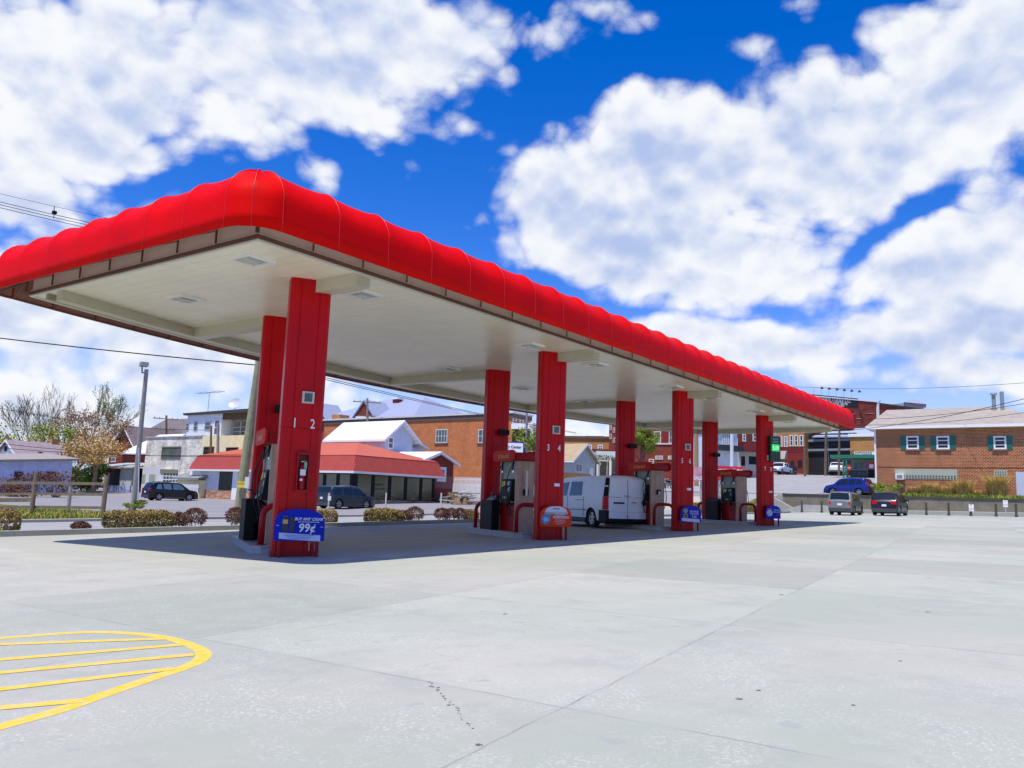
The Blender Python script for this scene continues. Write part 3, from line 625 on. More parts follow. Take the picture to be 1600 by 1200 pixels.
# the dispenser, built in island coordinates (x across, y along the island)
def dispenser():
    t=thing('fuel_pump','fuel dispenser with tan end panel behind the column numbered 1 and 2','fuel pump',L4[0],'fuel pumps',IRZ)
    b=lambda m,*a: m.box(*a)
    mb=MB(); mb.box(-.27,.27,1.60,2.62,.136,.95); mb.build('lower_cabinet',REDP,t,local=True)
    mb=MB(); mb.box(-.24,.24,1.62,2.60,.951,2.16); mb.build('upper_cabinet',GREYG,t,local=True)
    for y0,y1 in ((1.535,1.598),(2.622,2.685)):
        mb=MB(); mb.box(-.285,.285,y0,y1,.136,2.13)
        for x in (-.285,-.10,.09,.262): mb.box(x,x+.02,y0-.008 if y0<2 else y1,y0 if y0<2 else y1+.008,.15,2.12)
        mb.build('end_panel',TANP,t,local=True)
    mb=MB(); mb.box(-.40,.40,1.42,2.80,2.14,2.36); 
    mb.hexa([(-.36,1.38,2.17),(.36,1.38,2.17),(.36,1.42,2.15),(-.36,1.42,2.15)],[(-.36,1.38,2.33),(.36,1.38,2.33),(.36,1.42,2.35),(-.36,1.42,2.35)])
    v=mb.build('valance',REDP,t,local=True)
    for sx in (-1,1):
        mb=MB(); 
        pts=[(1.36,2.17),(1.5,2.12),(2.7,2.12),(2.86,2.17),(2.9,2.38),(2.7,2.44),(1.5,2.44),(1.32,2.38)]
        mb.extr([(sx*.41,y,z) for y,z in pts],(sx*.05,0,0)); sgn=mb.build('topper_sign',M('topper_red',(.60,.012,.008),.55,var=.05,spec=.12),t,local=True)
        mb=MB(); text_mesh(mb,'Unleaded',.20,(sx*.465,2.1,2.21),(0,-1,0) if sx<0 else (0,1,0),(0,0,1),(sx,0,0),squash=1.05,shear=.2); mb.build('lettering',M('gold_lettering',(.75,.42,.08),.5,var=.05),sgn,local=True)
        mb=MB(); mb.hexa([(sx*.245,1.7,.98),(sx*.40,1.72,1.0),(sx*.40,2.5,1.0),(sx*.245,2.52,.98)],[(sx*.245,1.7,1.62),(sx*.31,1.74,1.58),(sx*.31,2.48,1.58),(sx*.245,2.52,1.62)])
        hd=mb.build('control_head',BLACK,t,local=True)
        mb=MB()
        for (y0,y1,z0,z1,mi) in ((1.86,2.05,1.44,1.55,0),(1.82,1.93,1.26,1.38,0),(2.2,2.3,1.42,1.56,1),(2.33,2.42,1.40,1.56,1),(1.8,1.86,1.05,1.12,2),(1.92,1.98,1.05,1.12,3),(2.04,2.1,1.05,1.12,1),(2.16,2.22,1.05,1.12,2)):
            mb.mi=mi; xa=lambda z: sx*(.40-(z-1.0)/.58*.09+.008); mb.poly((xa(z0),y0,z0),(xa(z0),y1,z0),(xa(z1),y1,z1),(xa(z1),y0,z1))
        mb.build('display',[SCREEN,YELP,GREENP,BLUEP],hd,local=True)
        for y in (1.72,2.5):
            rnd=random.Random(int(y*100)+sx)
            mb=MB(); pts=[]
            for k in range(19):
                q=k/18; z=2.08-1.78*q if q<.86 else .55+(q-.86)*1.2
                off=.30+.20*math.sin(min(1,q*1.15)*math.pi)
                if q>.86: off=.40-(q-.86)*.6
                pts.append((sx*off,y+(.06*math.sin(q*7)),z))
            mb.tube(pts,.014,6); mb.tube([(sx*.30,y,2.11),(sx*.32,y,1.86)],[.03,.022],8)
            mb.tube([(sx*.36,y+.1,.55),(sx*.44,y+.1,.95),(sx*.40,y+.1,1.12)],.014,6)
            h=mb.build('hose',M('rubber_hose',(.014,.013,.013),.55,var=.1),t,smooth=True,local=True)
            mb=MB(); mb.tube([(sx*.26,y+.1,.86),(sx*.34,y+.1,.93),(sx*.41,y+.1,.98)],[.018,.03,.034],8); mb.box(min(sx*.36,sx*.45),max(sx*.36,sx*.45),y+.07,y+.13,.82,.93); mb.build('nozzle',BLACK,t,smooth=30,local=True)
            mb=MB(); mb.tube([(sx*.30,y,1.86),(sx*.30,y,1.80)],.026,8); mb.build('hose_clamp',CHROME,h,local=True)
    return t
pump=dispenser()
for k,lb in ((1,'fuel dispenser with stained tan end panel behind the column numbered 3 and 4'),(2,'fuel dispenser right of the white van'),(3,'fuel dispenser beside the farthest column numbered 7 and 8')): dup(pump,L4[k],label=lb)
# a box on the end panel of the second and third pumps
for k,(z,lb) in ((1,(1.15,'long steel squeegee holder hanging on the tan end panel of the second pump')),(2,(1.25,'black card box on the end panel of the pump right of the van'))):
    p=NEAR[k]; base=p+U*1.525; 
    t=thing('panel_box',lb,'box',(base.x,base.y,p.z+z))
    mb=MB(); o=Vector((base.x,base.y,p.z+z)); mb.obox(o-V*.06-U*.10,V*.13,U*.095,Vector((0,0,.18))); mb.build('holder',BLACK,t)
    mb=MB(); mb.obox(o-V*.035-U*.11,V*.07,U*.02,Vector((0,0,.7 if k==1 else .12))); mb.build('face_plate',STEEL,t)
# black service bins between dispenser and rear column
def bin_():
    t=thing('waste_bin','black squeegee and waste bin at the left end of the first pump island','bin',L4[0],'black bins on the islands',IRZ)
    mb=MB(); mb.hexa([(-.40,2.85,.136),(.36,2.85,.136),(.36,3.6,.136),(-.40,3.6,.136)],[(-.44,2.8,1.0),(.38,2.8,1.0),(.38,3.64,1.0),(-.44,3.64,1.0)]); mb.box(-.60,-.401,2.5,3.35,.136,1.0); mb.build('body',BLACK,t,local=True)
    mb=MB(); mb.hexa([(-.36,2.88,1.001),(.36,2.88,1.001),(.36,3.57,1.001),(-.36,3.57,1.001)],[(-.28,2.96,1.13),(.28,2.96,1.13),(.28,3.49,1.13),(-.28,3.49,1.13)]); mb.build('lid',M('bin_lid_black',(.02,.02,.022),.3,var=.1),t,local=True)
    mb=MB(); mb.box(-.44,-.32,2.62,2.84,.5,.95); mb.tube([(-.42,2.72,.9),(-.50,2.66,1.18)],.014,6); mb.box(-.56,-.44,2.58,2.74,1.17,1.2); mb.build('squeegee_bucket',M('navy_plastic',(.02,.03,.10),.4),t,local=True)
    return t
bb=bin_()
for k,lb in ((1,'black squeegee and waste bin left of the second pump'),(2,'black bin hidden behind the white van on the third island'),(3,'black squeegee and waste bin left of the farthest pump')):
    if k!=2: dup(bb,L4[k],label=lb)
# red hoop guards
def hoop(y):
    mb=MB(); r=.24; pts=[(-.42,y,.10),(-.42,y,.62)]
    for k in range(1,7): a=math.pi-k*math.pi/2/6; pts.append((-.42+r+math.cos(a)*r,y,.66+math.sin(a)*r))
    pts.append((.42-r,y,.90))
    for k in range(1,7): a=math.pi/2-k*math.pi/2/6; pts.append((.42-r+math.cos(a)*r,y,.66+math.sin(a)*r))
    pts.append((.42,y,.10)); mb.tube(pts,.058,12); 
    mb2=MB()
    for x in (-.42,.42): mb2.tube([(x,y,.134),(x,y,.15)],.10,12)
    return mb,mb2
names=['first','second','third','farthest']
for j,(yy,w_) in enumerate(((1.12,'front'),(4.2,'rear'))):
    t=thing('hoop_guard','red steel hoop guard at the %s end of the first pump island'%w_,'bollard',L4[0],'red hoop guards on the islands',IRZ)
    a,b=hoop(yy); a.build('hoop',REDP,t,smooth=True,local=True); b.build('foot_flange',REDP,t,local=True)
    for k in (1,2,3): dup(t,L4[k],label='red steel hoop guard at the %s end of the %s pump island'%(w_,names[k]))
# ================================================================ signs by the near columns
def arch_sign(i,label,cols,du,dv,z0,W=.95,Hh=.66):
    p=NEAR[i]; o=p-U*.34+V*dv; z=p.z+z0
    t=thing('promo_sign',label,'sign',(o.x,o.y,p.z),'arched promotional signs in front of the columns')
    base,texts,rects=cols; ky=Hh/.68
    def q(x,y,d=0.): v=o+V*x-U*d; return Vector((v.x,v.y,z+y))
    def arch(x0,x1,ytop,ybot,n=20):
        r=(x1-x0)/2; pts=[(x0,ybot),(x1,ybot)]
        sh=ytop-r*.62
        for k in range(n+1):
            a=k*math.pi/n; ca,sa=math.cos(a),math.sin(a); pts.append(((x0+x1)/2+r*abs(ca)**.8*(1 if ca>=0 else -1),sh+r*.62*sa**.8))
        return pts
    mb=MB(); A=arch(-W/2,W/2,Hh,0); mb.hexa([q(x,y,0) for x,y in A],[q(x,y,.03) for x,y in A]); pn=mb.build('panel',base,t)
    for k,(x0,x1,y0,y1,m_,kind) in enumerate(rects):
        mb=MB(); d=.033+.003*(k%4); y0*=ky; y1*=ky
        if kind=='arch': A=arch(x0,x1,y1,y0); mb.poly(*[q(x,y,d) for x,y in A])
        elif kind=='disc': mb.poly(*[q((x0+x1)/2+(x1-x0)/2*math.cos(a),(y0+y1)/2+(y1-y0)/2*math.sin(a),d) for a in [j*math.pi/12 for j in range(24)]])
        elif kind=='tilt': mb.poly(q(x0,y0+.02,d),q(x1,y0-.02,d),q(x1,y1-.02,d),q(x0,y1+.02,d))
        else: mb.poly(q(x0,y0,d),q(x1,y0,d),q(x1,y1,d),q(x0,y1,d))
        mb.build('print_patch',m_,pn)
    for (s,size,x,y,m_,sh,sq,al) in texts:
        mb=MB(); text_mesh(mb,s,size*(.4+.6*ky),q(x,y*ky,.045),V,(0,0,1),-U,depth=.003,align=al,shear=sh,squash=sq,bold=size*.02); mb.build('lettering',m_,pn)
    for x in (-.33,.34):
        mb=MB(); a=q(x,0,-.04); b=q(x,.3,-.04); a.z=p.z-.05; mb.tube([a,b],.035,8); mb.build('leg',REDP,t)
    return t
BLU=M('sign_blue',(.004,.022,.40),.5,var=.12,vscale=3,spec=.15); BLU2=M('sign_violet',(.02,.02,.34),.5,var=.1,spec=.15); ORG_=M('sign_orange',(.78,.055,.008),.5,var=.08,spec=.15)
SILV=M('silver_print',(.55,.60,.75),.5,var=.1); LAV=M('pale_strip',(.6,.64,.82),.5,var=.1); CAN=M('can_black',(.02,.02,.02),.4); GOLD=M('can_gold',(.55,.38,.1),.4); SKYB=M('print_cyan',(.08,.32,.62),.5,var=.7,vscale=14)
arch_sign(0,'blue arched cigar sign reading 99 cents on the nearest red column',(BLU,[('BUY ANY CIGAR',.080,.15,.44,WHT,.25,.95,'CENTER'),('GET THE SECOND ONE FOR',.030,.15,.395,WHT,.1,1.1,'CENTER'),('99¢',.23,.12,.20,WHT,.1,1.0,'CENTER'),
  ('WARNING: Cigars are not a safe alternative to cigarettes.',.026,.0,.115,BLU,0,.95,'CENTER'),('Tobacco smoke increases the risk of lung cancer',.026,.0,.078,BLU,0,.95,'CENTER'),('and heart disease, even in nonsmokers.',.026,.0,.041,BLU,0,.95,'CENTER')],
 [(-.36,.38,.02,.15,LAV,'tilt'),(-.31,-.22,.19,.53,CAN,'r'),(-.19,-.10,.19,.50,CAN,'r'),(-.31,-.22,.36,.45,GOLD,'r'),(-.19,-.10,.35,.44,GOLD,'r'),(-.31,-.22,.505,.53,M('peach',(.75,.4,.3),.5),'r'),(-.42,-.37,.32,.328,WHT,'r'),(.37,.42,.30,.308,WHT,'r'),(-.31,-.22,.27,.29,GOLD,'r'),(-.19,-.10,.27,.29,GOLD,'r')]),0,.05,.30,.90,.57)
arch_sign(1,'orange arched promotional sign with a white top and blue bottle print',(ORG_,[('CRUSH',.11,.10,.37,WHT,0,.9,'CENTER'),('ANY SIZE FOUNTAIN DRINK',.05,.13,.29,ORG_,0,.9,'CENTER'),('refill at participating stores',.034,.10,.21,WHT,0,.9,'CENTER'),('with purchase of any sandwich',.034,.10,.15,WHT,0,.9,'CENTER'),('while supplies last',.034,.10,.09,WHT,0,.9,'CENTER'),('REWARDS',.05,0,.56,BLU,0,.9,'CENTER')],
 [(-.34,.34,.47,.66,M('pale_print',(.70,.66,.66),.5,var=.1),'arch'),(-.42,-.18,.08,.40,SKYB,'disc'),(-.37,-.23,.16,.30,M('print_pale_blue',(.35,.6,.75),.5,var=.5,vscale=20),'disc'),(-.10,.38,.275,.345,WHT,'r'),(-.22,-.13,.32,.42,M('leaf_print',(.1,.3,.08),.5),'disc')]),0,.05,.36,.92,.55)
arch_sign(2,'violet arched sign with two round badges and a white strip',(BLU2,[('RECHARGE',.10,.12,.40,SILV,0,.8,'CENTER'),('TWO FOR',.10,.12,.30,SILV,0,.9,'CENTER'),('5.00',.13,.12,.17,SILV,0,1.,'CENTER')],
 [(-.38,.36,.0,.13,LAV,'tilt'),(-.33,-.13,.36,.56,M('badge_ring',(.30,.28,.18),.5,var=.2),'disc'),(-.33,-.13,.15,.35,M('badge_green',(.28,.30,.05),.5,var=.2),'disc'),(-.28,-.18,.20,.30,CAN,'disc'),(-.28,-.18,.41,.51,CAN,'disc'),(.1,.3,.12,.16,M('print_red',(.6,.03,.06),.5),'r')]),0,.10,.34,.86,.55)
arch_sign(3,'blue arched sign with a white drawing, farthest of the four',(BLU,[('SIGN UP',.10,.16,.42,SILV,0,.9,'CENTER'),('AND SAVE',.10,.16,.31,SILV,0,.9,'CENTER'),('NOW',.12,.26,.17,M('print_red',(.6,.03,.06),.5),0,.9,'CENTER')],
 [(-.36,-.04,.12,.46,M('print_white_art',(.55,.58,.7),.5,var=.6,vscale=18),'disc'),(-.33,-.08,.46,.54,M('print_red',(.6,.03,.06),.5),'r')]),0,.12,.32,.80,.55)
# fire extinguisher cabinet on the first column
p=NEAR[0]; o=p-U*.172+V*.05; Z=p.z+1.18
t=thing('extinguisher_cabinet','red fire extinguisher cabinet on the nearest red column','fire extinguisher',(o.x,o.y,Z))
def fq(x,y,d): v=o+V*x-U*d; return Vector((v.x,v.y,Z+y))
mb=MB()
for (x0,x1,y0,y1) in ((-.11,.11,0,.04),(-.11,.11,.68,.72),(-.11,-.09,.04,.68),(.09,.11,.04,.68)): mb.obox(fq(x0,y0,.0),V*(x1-x0),-U*.13,Vector((0,0,y1-y0)))
mb.build('frame',REDP,t)
mb=MB(); mb.poly(fq(-.09,.04,.012),fq(.09,.04,.012),fq(.09,.68,.012),fq(-.09,.68,.012)); mb.build('back_panel',M('dark_red_paint',(.12,.004,.008),.5),t)
mb=MB(); mb.tube([fq(0,.05,.07),fq(0,.44,.07),fq(0,.49,.07),fq(0,.53,.07)],[.058,.058,.04,.02],14); e=mb.build('extinguisher',REDP,t,smooth=40)
mb=MB(); mb.obox(fq(-.05,.30,.125),V*.10,-U*.012,Vector((0,0,.11))); mb.obox(fq(-.05,.20,.125),V*.05,-U*.008,Vector((0,0,.04))); mb.build('paper_tag',WHT,e)
mb=MB(); mb.tube([fq(-.03,.55,.07),fq(.05,.58,.08)],.012,6); mb.tube([fq(.02,.55,.07),fq(.06,.50,.09),fq(.055,.40,.11)],.012,6); mb.build('valve_lever',CHROME,e)
mb=MB(); mb.obox(fq(.015,.43,.13),V*.05,-U*.01,Vector((0,0,.12))); mb.build('green_tag',M('pale_green_tag',(.2,.5,.22),.5),e)
# spigot on the lower corner of the first column
mb=MB(); z=p.z+.12
a=p-U*.20+V*.27; mb.tube([(a.x,a.y,z),(a.x,a.y,z+.2)],.012,6); mb.tube([(a.x-.04,a.y,z+.15),(a.x+.05,a.y-.02,z+.15)],.01,6)
tag(mb.build('water_tap',STEEL,origin=(a.x,a.y,z)),'small steel tap at the foot of the nearest red column','tap')
# price display on the farthest column
p=NEAR[3]; o=p-U*.175+V*.28; Z=p.z+2.9
t=thing('price_display','green and black fuel price display on the farthest red column','price sign',(o.x,o.y,Z))
def fq(x,y,d): v=o+V*x-U*d; return Vector((v.x,v.y,Z+y))
mb=MB(); mb.obox(fq(-.25,-.14,.0),V*.55,-U*.16,Vector((0,0,1.12))); mb.build('housing',M('dark_green_housing',(.01,.045,.02),.35),t)
mb=MB(); mb.poly(fq(-.18,.32,.164),fq(.24,.32,.164),fq(.24,.62,.164),fq(-.18,.62,.164)); mb.build('lit_digits_field',M('green_led',(.02,.3,.06),.4,var=.7,vscale=30,emit=(.05,.9,.22,.55)),t)
mb=MB(); text_mesh(mb,'5.09',.25,fq(.03,.38,.17),V,(0,0,1),-U,squash=.8); mb.build('digits',M('green_led_bright',(.4,.9,.5),.4,emit=(.4,1,.5,.9)),t)
for s_,y in (('AUTO',.80),('DIESEL',.68)):
    mb=MB(); text_mesh(mb,s_,.13,fq(.03,y,.17),V,(0,0,1),-U,squash=.85); mb.build('lettering',M('pale_green_print',(.45,.62,.5),.5),t)

# ================================================================ vehicles
TYRE=M('tyre_rubber',(.015,.015,.016),.8,var=.15); RIM=M('alloy_rim',(.55,.56,.58),.3,.8,var=.1); TAILR=M('tail_lamp_red',(.62,.004,.008),.3,var=.2,vscale=12,spec=.2); LAMPC=M('head_lamp_glass',(.75,.78,.8),.12,var=.1); TRIM=M('grey_trim',(.05,.05,.055),.55); PLATE=M('number_plate',(.72,.74,.78),.4,var=.1)
def lerpk(x,t): return interp(x,t)
def car(name,label,cat,paint,L,W,top,belt,wheels,wr=.35,sill=.28,tumble=.16,side_wins=(),ws=None,rw=None,taper=((0,.86),(.35,1),(1,1)),group=None,plate=True,tl=(.78,1.05,.18),hl=(.62,.82),roof_rails=False,pillar=GLASS,cladding=True,plan_r=.5,rim=RIM):
    """local frame: x forward from rear bumper (0) to front (L), y left, z up; base on z=0"""
    t=thing(name,label,cat,(0,0,0),group)
    hw=W/2
    def plan(x):  # half width scale
        a=min(1,(x/plan_r)) ; b=min(1,((L-x)/(plan_r*1.5)))
        f=lambda u: 1-.13*(1-u)**2.2
        return f(max(0,a))*(1-.20*(1-max(0,b))**2.2)
    def zt(x): return lerpk(x,top)
    def zb(x): return min(lerpk(x,belt),zt(x)-.03)
    def wat(x,z):
        b=zb(x); s=hw*plan(x)
        if z<=b:
            u=(z-sill)/(b-sill) if b>sill else 0; u=max(0,min(1,u))
            return s*(.955+.045*math.sin(min(1,u*1.25)*math.pi*.62)-(.012 if u>.9 else 0))
        T=zt(x); u=min(1,(z-b)/.75); return s*.985-tumble*u
    xs=rng(0,L,.065)
    R_=wr+.07
    def arch(x):
        z=sill
        for wx in wheels:
            d=abs(x-wx)
            if d<R_: z=max(z,wr*.95+math.sqrt(R_*R_-d*d))
        return z
    mb=MB(); rings=[]
    for x in xs:
        T=zt(x); b=zb(x); a=arch(x); s0=sill-.03 if a==sill else a
        zs=[a,a+(b-a)*.3,a+(b-a)*.6,a+(b-a)*.88,b]
        pts=[(wat(x,z),z) for z in zs]
        cab=T-b
        if cab>.12:
            e=min(.09,cab*.3); pts+=[(wat(x,b+(T-e-b)*.5),b+(T-e-b)*.5),(wat(x,T-e),T-e),(wat(x,T-e)-.07,T-.02),(wat(x,T-e)*.55,T+.015),(0,T+.03)]
        else:
            w_=wat(x,b); pts+=[(w_-.015,b+cab*.4),(w_-.05,b+cab*.7),(w_*.86,T),(w_*.5,T+.012),(0,T+.02)]
        rings.append([mb.vert((x,y,z)) for y,z in pts]+[mb.vert((x,-y,z)) for y,z in pts[-2::-1]])
    n=len(rings[0])
    for i in range(len(rings)-1):
        for k in range(n-1): mb.face([rings[i][k],rings[i][k+1],rings[i+1][k+1],rings[i+1][k]])
        mb.mi=1; mb.face([rings[i][n-1],rings[i][0],rings[i+1][0],rings[i+1][n-1]]); mb.mi=0
    mb.face(rings[0]); mb.face(rings[-1][::-1])
    mb.build('body',[paint,DARK],t,smooth=35,local=True)
    if cladding:
        mb=MB()
        for sx in (-1,1):
            w_=hw*.95; mb.box(wheels[0]+R_,wheels[1]-R_,sx*w_-.02,sx*w_+.02,sill-.06,sill+.08)
        mb.box(-.03,.25,-hw*.86,hw*.86,sill-.02,sill+.24); mb.box(L-.2,L+.02,-hw*.76,hw*.76,sill-.06,sill+.12)
        mb.build('lower_cladding',TRIM,t,local=True)
    mb=MB(); mb.box(.25,L-.25,-hw*.8,hw*.8,sill-.1,sill-.02); mb.build('underbody',DARK,t,local=True)
    # side glass follows the body surface
    for wpoly in side_wins:
        for sx in (-1,1):
            mb=MB(); x0=min(p[0] for p in wpoly); x1=max(p[0] for p in wpoly)
            # clip polygon into vertical slices
            def span(x):
                zz=[]
                for (a,b) in zip(wpoly,wpoly[1:]+wpoly[:1]):
                    if (a[0]-x)*(b[0]-x)<=0 and abs(a[0]-b[0])>1e-6: zz.append(a[1]+(b[1]-a[1])*(x-a[0])/(b[0]-a[0]))
                return (min(zz),max(zz)) if zz else None
            cols_=rng(x0+.002,x1-.002,.09); prev=None
            for x in cols_:
                s=span(x)
                if not s: continue
                c=[(x,sx*(wat(x,s[0]+(s[1]-s[0])*k/3)+.006),s[0]+(s[1]-s[0])*k/3) for k in range(4)]
                if prev:
                    for k in range(3): mb.poly(prev[k],c[k],c[k+1],prev[k+1])
                prev=c
            mb.build('side_window',pillar,t,smooth=True,local=True)
    def topglass(nm,xa,xb,front):
        mb=MB(); prev=None
        for k in range(7):
            x=xa+(xb-xa)*k/6; T=zt(x); b=zb(x); e=min(.09,(T-b)*.3); w_=max(.2,wat(x,T-e)-.12)
            dx=(.012 if front else -.012)
            c=[(x+dx,w_*j/3,T+.03*(1-abs(j)/3)+.012) for j in (-3,-2,-1,0,1,2,3)]
            if prev:
                for j in range(6): mb.poly(prev[j],c[j],c[j+1],prev[j+1])
            prev=c
        mb.build(nm,GLASS,t,smooth=True,local=True)
    if ws: topglass('windscreen',ws[0],ws[1],True)
    if rw:
        if len(rw)==2: topglass('rear_window',rw[0],rw[1],False)
    for wx in wheels:
        for sx in (-1,1):
            y=sx*(hw*.96-.12)
            mb=MB(); n_=28; prof=[(-.11,wr*.62),(-.11,wr*.93),(-.08,wr),(.08,wr),(.11,wr*.93),(.11,wr*.64),(.07,wr*.62)]
            rg=[[mb.vert((wx+r*math.cos(2*math.pi*j/n_),y+sx*d,wr+r*math.sin(2*math.pi*j/n_))) for j in range(n_)] for d,r in prof]
            for a_,b_ in zip(rg,rg[1:]):
                for j in range(n_): q=(j+1)%n_; mb.face([a_[j],a_[q],b_[q],b_[j]])
            mb.face(rg[0]); wh=mb.build('wheel',TYRE,t,smooth=40,local=True)
            mb=MB(); yy=y+sx*.075
            mb.tube([(wx,y+sx*.02,wr),(wx,yy+sx*.01,wr)],.07,10)
            for k in range(5):
                a=k*2*math.pi/5+.3; ux,uz=math.cos(a),math.sin(a); px_,pz_=-uz,ux
                mb.obox((wx+px_*-.035,yy-sx*.02,wr+pz_*-.035),(px_*.07,0,pz_*.07),(0,sx*.03,0),(ux*wr*.62,0,uz*wr*.62))
            ring_=[(wx+wr*.6*math.cos(j*math.pi/12),yy,wr+wr*.6*math.sin(j*math.pi/12)) for j in range(25)]; mb.tube(ring_,.022,5,cap=False)
            mb.build('rim',rim,wh,local=True)
    z0,z1,dw=tl
    for sx in (-1,1):
        mb=MB(); 
        for (xa,xb) in ((-.012,.10),):
            ya=hw*plan(0)*.985; 
            b0=[(xa,sx*(ya-dw),z0),(xa,sx*(ya-.02),z0),(xb+.12,sx*(wat(xb+.12,z0)+.008),z0),(xb+.12,sx*(ya-dw),z0)]
            b1=[(xa,sx*(ya-dw),z1),(xa,sx*(ya-.04),z1),(xb+.08,sx*(wat(xb+.08,z1)+.008),z1),(xb+.08,sx*(ya-dw),z1)]
            mb.hexa(b0 if sx>0 else b0[::-1],b1 if sx>0 else b1[::-1])
        mb.build('tail_lamp',TAILR,t,local=True)
        mb=MB(); ya=hw*plan(L-.05)
        b0=[(L-.32,sx*(wat(L-.32,hl[0])+.006),hl[0]),(L+.005,sx*(ya-.05),hl[0]),(L+.005,sx*(ya-.32),hl[0]),(L-.3,sx*(ya-.32),hl[0])]
        b1=[(L-.38,sx*(wat(L-.38,hl[1])+.006),hl[1]),(L-.06,sx*(ya-.06),hl[1]),(L-.06,sx*(ya-.32),hl[1]),(L-.36,sx*(ya-.32),hl[1])]
        mb.hexa(b0,b1); mb.build('head_lamp',LAMPC,t,local=True)
        if ws:
            mb=MB(); xm=ws[0]-.55 if ws[0]>ws[1] else ws[0]-.15; xm=max(ws)-.45; zm=lerpk(xm,belt)+.08; ym=wat(xm,zm)
            mb.hexa([(xm,sx*(ym),zm),(xm+.14,sx*ym,zm),(xm+.16,sx*(ym+.22),zm),(xm+.02,sx*(ym+.22),zm)],[(xm,sx*(ym-.01),zm+.14),(xm+.10,sx*(ym-.01),zm+.14),(xm+.12,sx*(ym+.21),zm+.15),(xm+.02,sx*(ym+.21),zm+.15)]); mb.build('wing_mirror',paint,t,local=True)
    if plate:
        mb=MB(); mb.box(-.032,-.02,-.16,.16,plate if plate is not True else .82,(plate if plate is not True else .82)+.16); mb.build('number_plate',PLATE,t,local=True)
    mb=MB(); mb.box(L-.08,L+.012,-hw*.45,hw*.45,hl[0]-.12,hl[0]+.08); mb.build('grille',BLACK,t,local=True)
    if roof_rails:
        mb=MB()
        for sx in (-1,1):
            xs_=[roof_rails[0]+(roof_rails[1]-roof_rails[0])*k/6 for k in range(7)]
            mb.tube([(x,sx*(wat(x,zt(x)-.09)-.10),zt(x)+.035+(.03 if 0<k<6 else -.02)) for k,x in enumerate(xs_)],.018,6)
        mb.build('roof_rail',CHROME if roof_rails[2] else BLACK,t,local=True)
    return t,wat,zt
def rear_panel_window(t,x0,x1,z0,z1,w0,w1,mat=None,nm='rear_window'):
    mb=MB(); mb.poly((x0,-w0,z0),(x0,w0,z0),(x1,w1,z1),(x1,-w1,z1)); mb.build(nm,mat or GLASS,t,local=True)
def place(t,px,D,head,z=None,yoff=0,back=0.,scale=None):
    """stand a vehicle so that its centre is on the sight line px at real depth D"""
    x,y=atD(px,D); t.location=(x,y,zg(x,y) if z is None else z); t.rotation_euler=(0,0,head); ORG[t.name]=(t.location.copy(),head); return t
def center(t,L):
    # move children so the thing's origin is at mid-length
    for c in t.children: c.location=(-L/2,0,0)
def carpaint(name,c,rough=.25,metal=.2): return M(name,c,rough,metal,var=.05,spec=.4,coat=.25)
BLKP=carpaint('black_car_paint',(.008,.009,.014)); SLATE=carpaint('slate_blue_paint',(.02,.035,.05)); GREYGRN=carpaint('olive_grey_paint',(.24,.25,.23),.3,.5); NAVY=carpaint('dark_navy_paint',(.012,.013,.03)); BLUE=carpaint('bright_blue_paint',(.008,.022,.22)); WHTP=carpaint('white_car_paint',(.72,.75,.8),.3,0.); GOLDP=carpaint('tan_gold_paint',(.28,.25,.17),.35,.3); VANP=carpaint('van_silver_white',(.84,.86,.88),.35,0.); SKYG=M('sky_glass',(.10,.17,.20),.06,var=.5,vscale=2,spec=.8)  # SKYG: reflected sky painted into the window colour
suv_top=[(0,1.0),(.08,1.12),(.34,1.60),(.5,1.66),(1.6,1.70),(2.7,1.66),(3.0,1.60),(3.75,1.08),(3.9,1.03),(4.5,.95),(4.66,.80),(4.72,.62)]
suv_belt=[(0,.98),(.3,1.03),(1.5,1.0),(3.3,.98),(3.8,1.0),(4.5,.93),(4.72,.6)]
suv_w=[[(.62,1.08),(.75,1.5),(1.15,1.54),(1.18,1.06)],[(1.28,1.06),(1.25,1.55),(2.05,1.56),(2.08,1.04)],[(2.16,1.04),(2.13,1.56),(2.8,1.52),(3.42,1.04)]]
# black SUV across the street
t,_,_=car('parked_car','black SUV with chrome window trim parked across the street at the left','car',BLKP,4.72,1.84,suv_top,suv_belt,(.95,3.8),.36,side_wins=suv_w,ws=(3.68,3.05),rw=(.12,.36),tl=(.88,1.12,.2),roof_rails=(.7,2.7,0),plate=.7,pillar=SKYG); center(t,4.72); CAR1=t
suv_b=t
# Explorer-sized slate SUV
ex_top=[(0,1.05),(.06,1.2),(.30,1.68),(.45,1.74),(1.8,1.79),(3.0,1.74),(3.3,1.66),(4.0,1.14),(4.2,1.10),(4.8,1.02),(4.96,.85),(5.0,.65)]
ex_belt=[(0,1.05),(.3,1.08),(2,1.05),(4.0,1.06),(4.8,1.0),(5.0,.62)]
ex_w=[[(.45,1.14),(.55,1.58),(1.25,1.62),(1.15,1.13)],[(1.42,1.12),(1.42,1.63),(2.3,1.63),(2.3,1.11)],[(2.4,1.11),(2.4,1.63),(3.15,1.58),(3.7,1.11)]]
t,_,_=car('parked_car','dark slate SUV parked in front of the red roofed restaurant','car',SLATE,5.0,1.98,ex_top,ex_belt,(.98,3.9),.39,side_wins=ex_w,ws=(3.95,3.35),rw=(.10,.32),tl=(.95,1.18,.2),roof_rails=(.7,2.9,1),plate=.75); center(t,5.0); CAR2=t
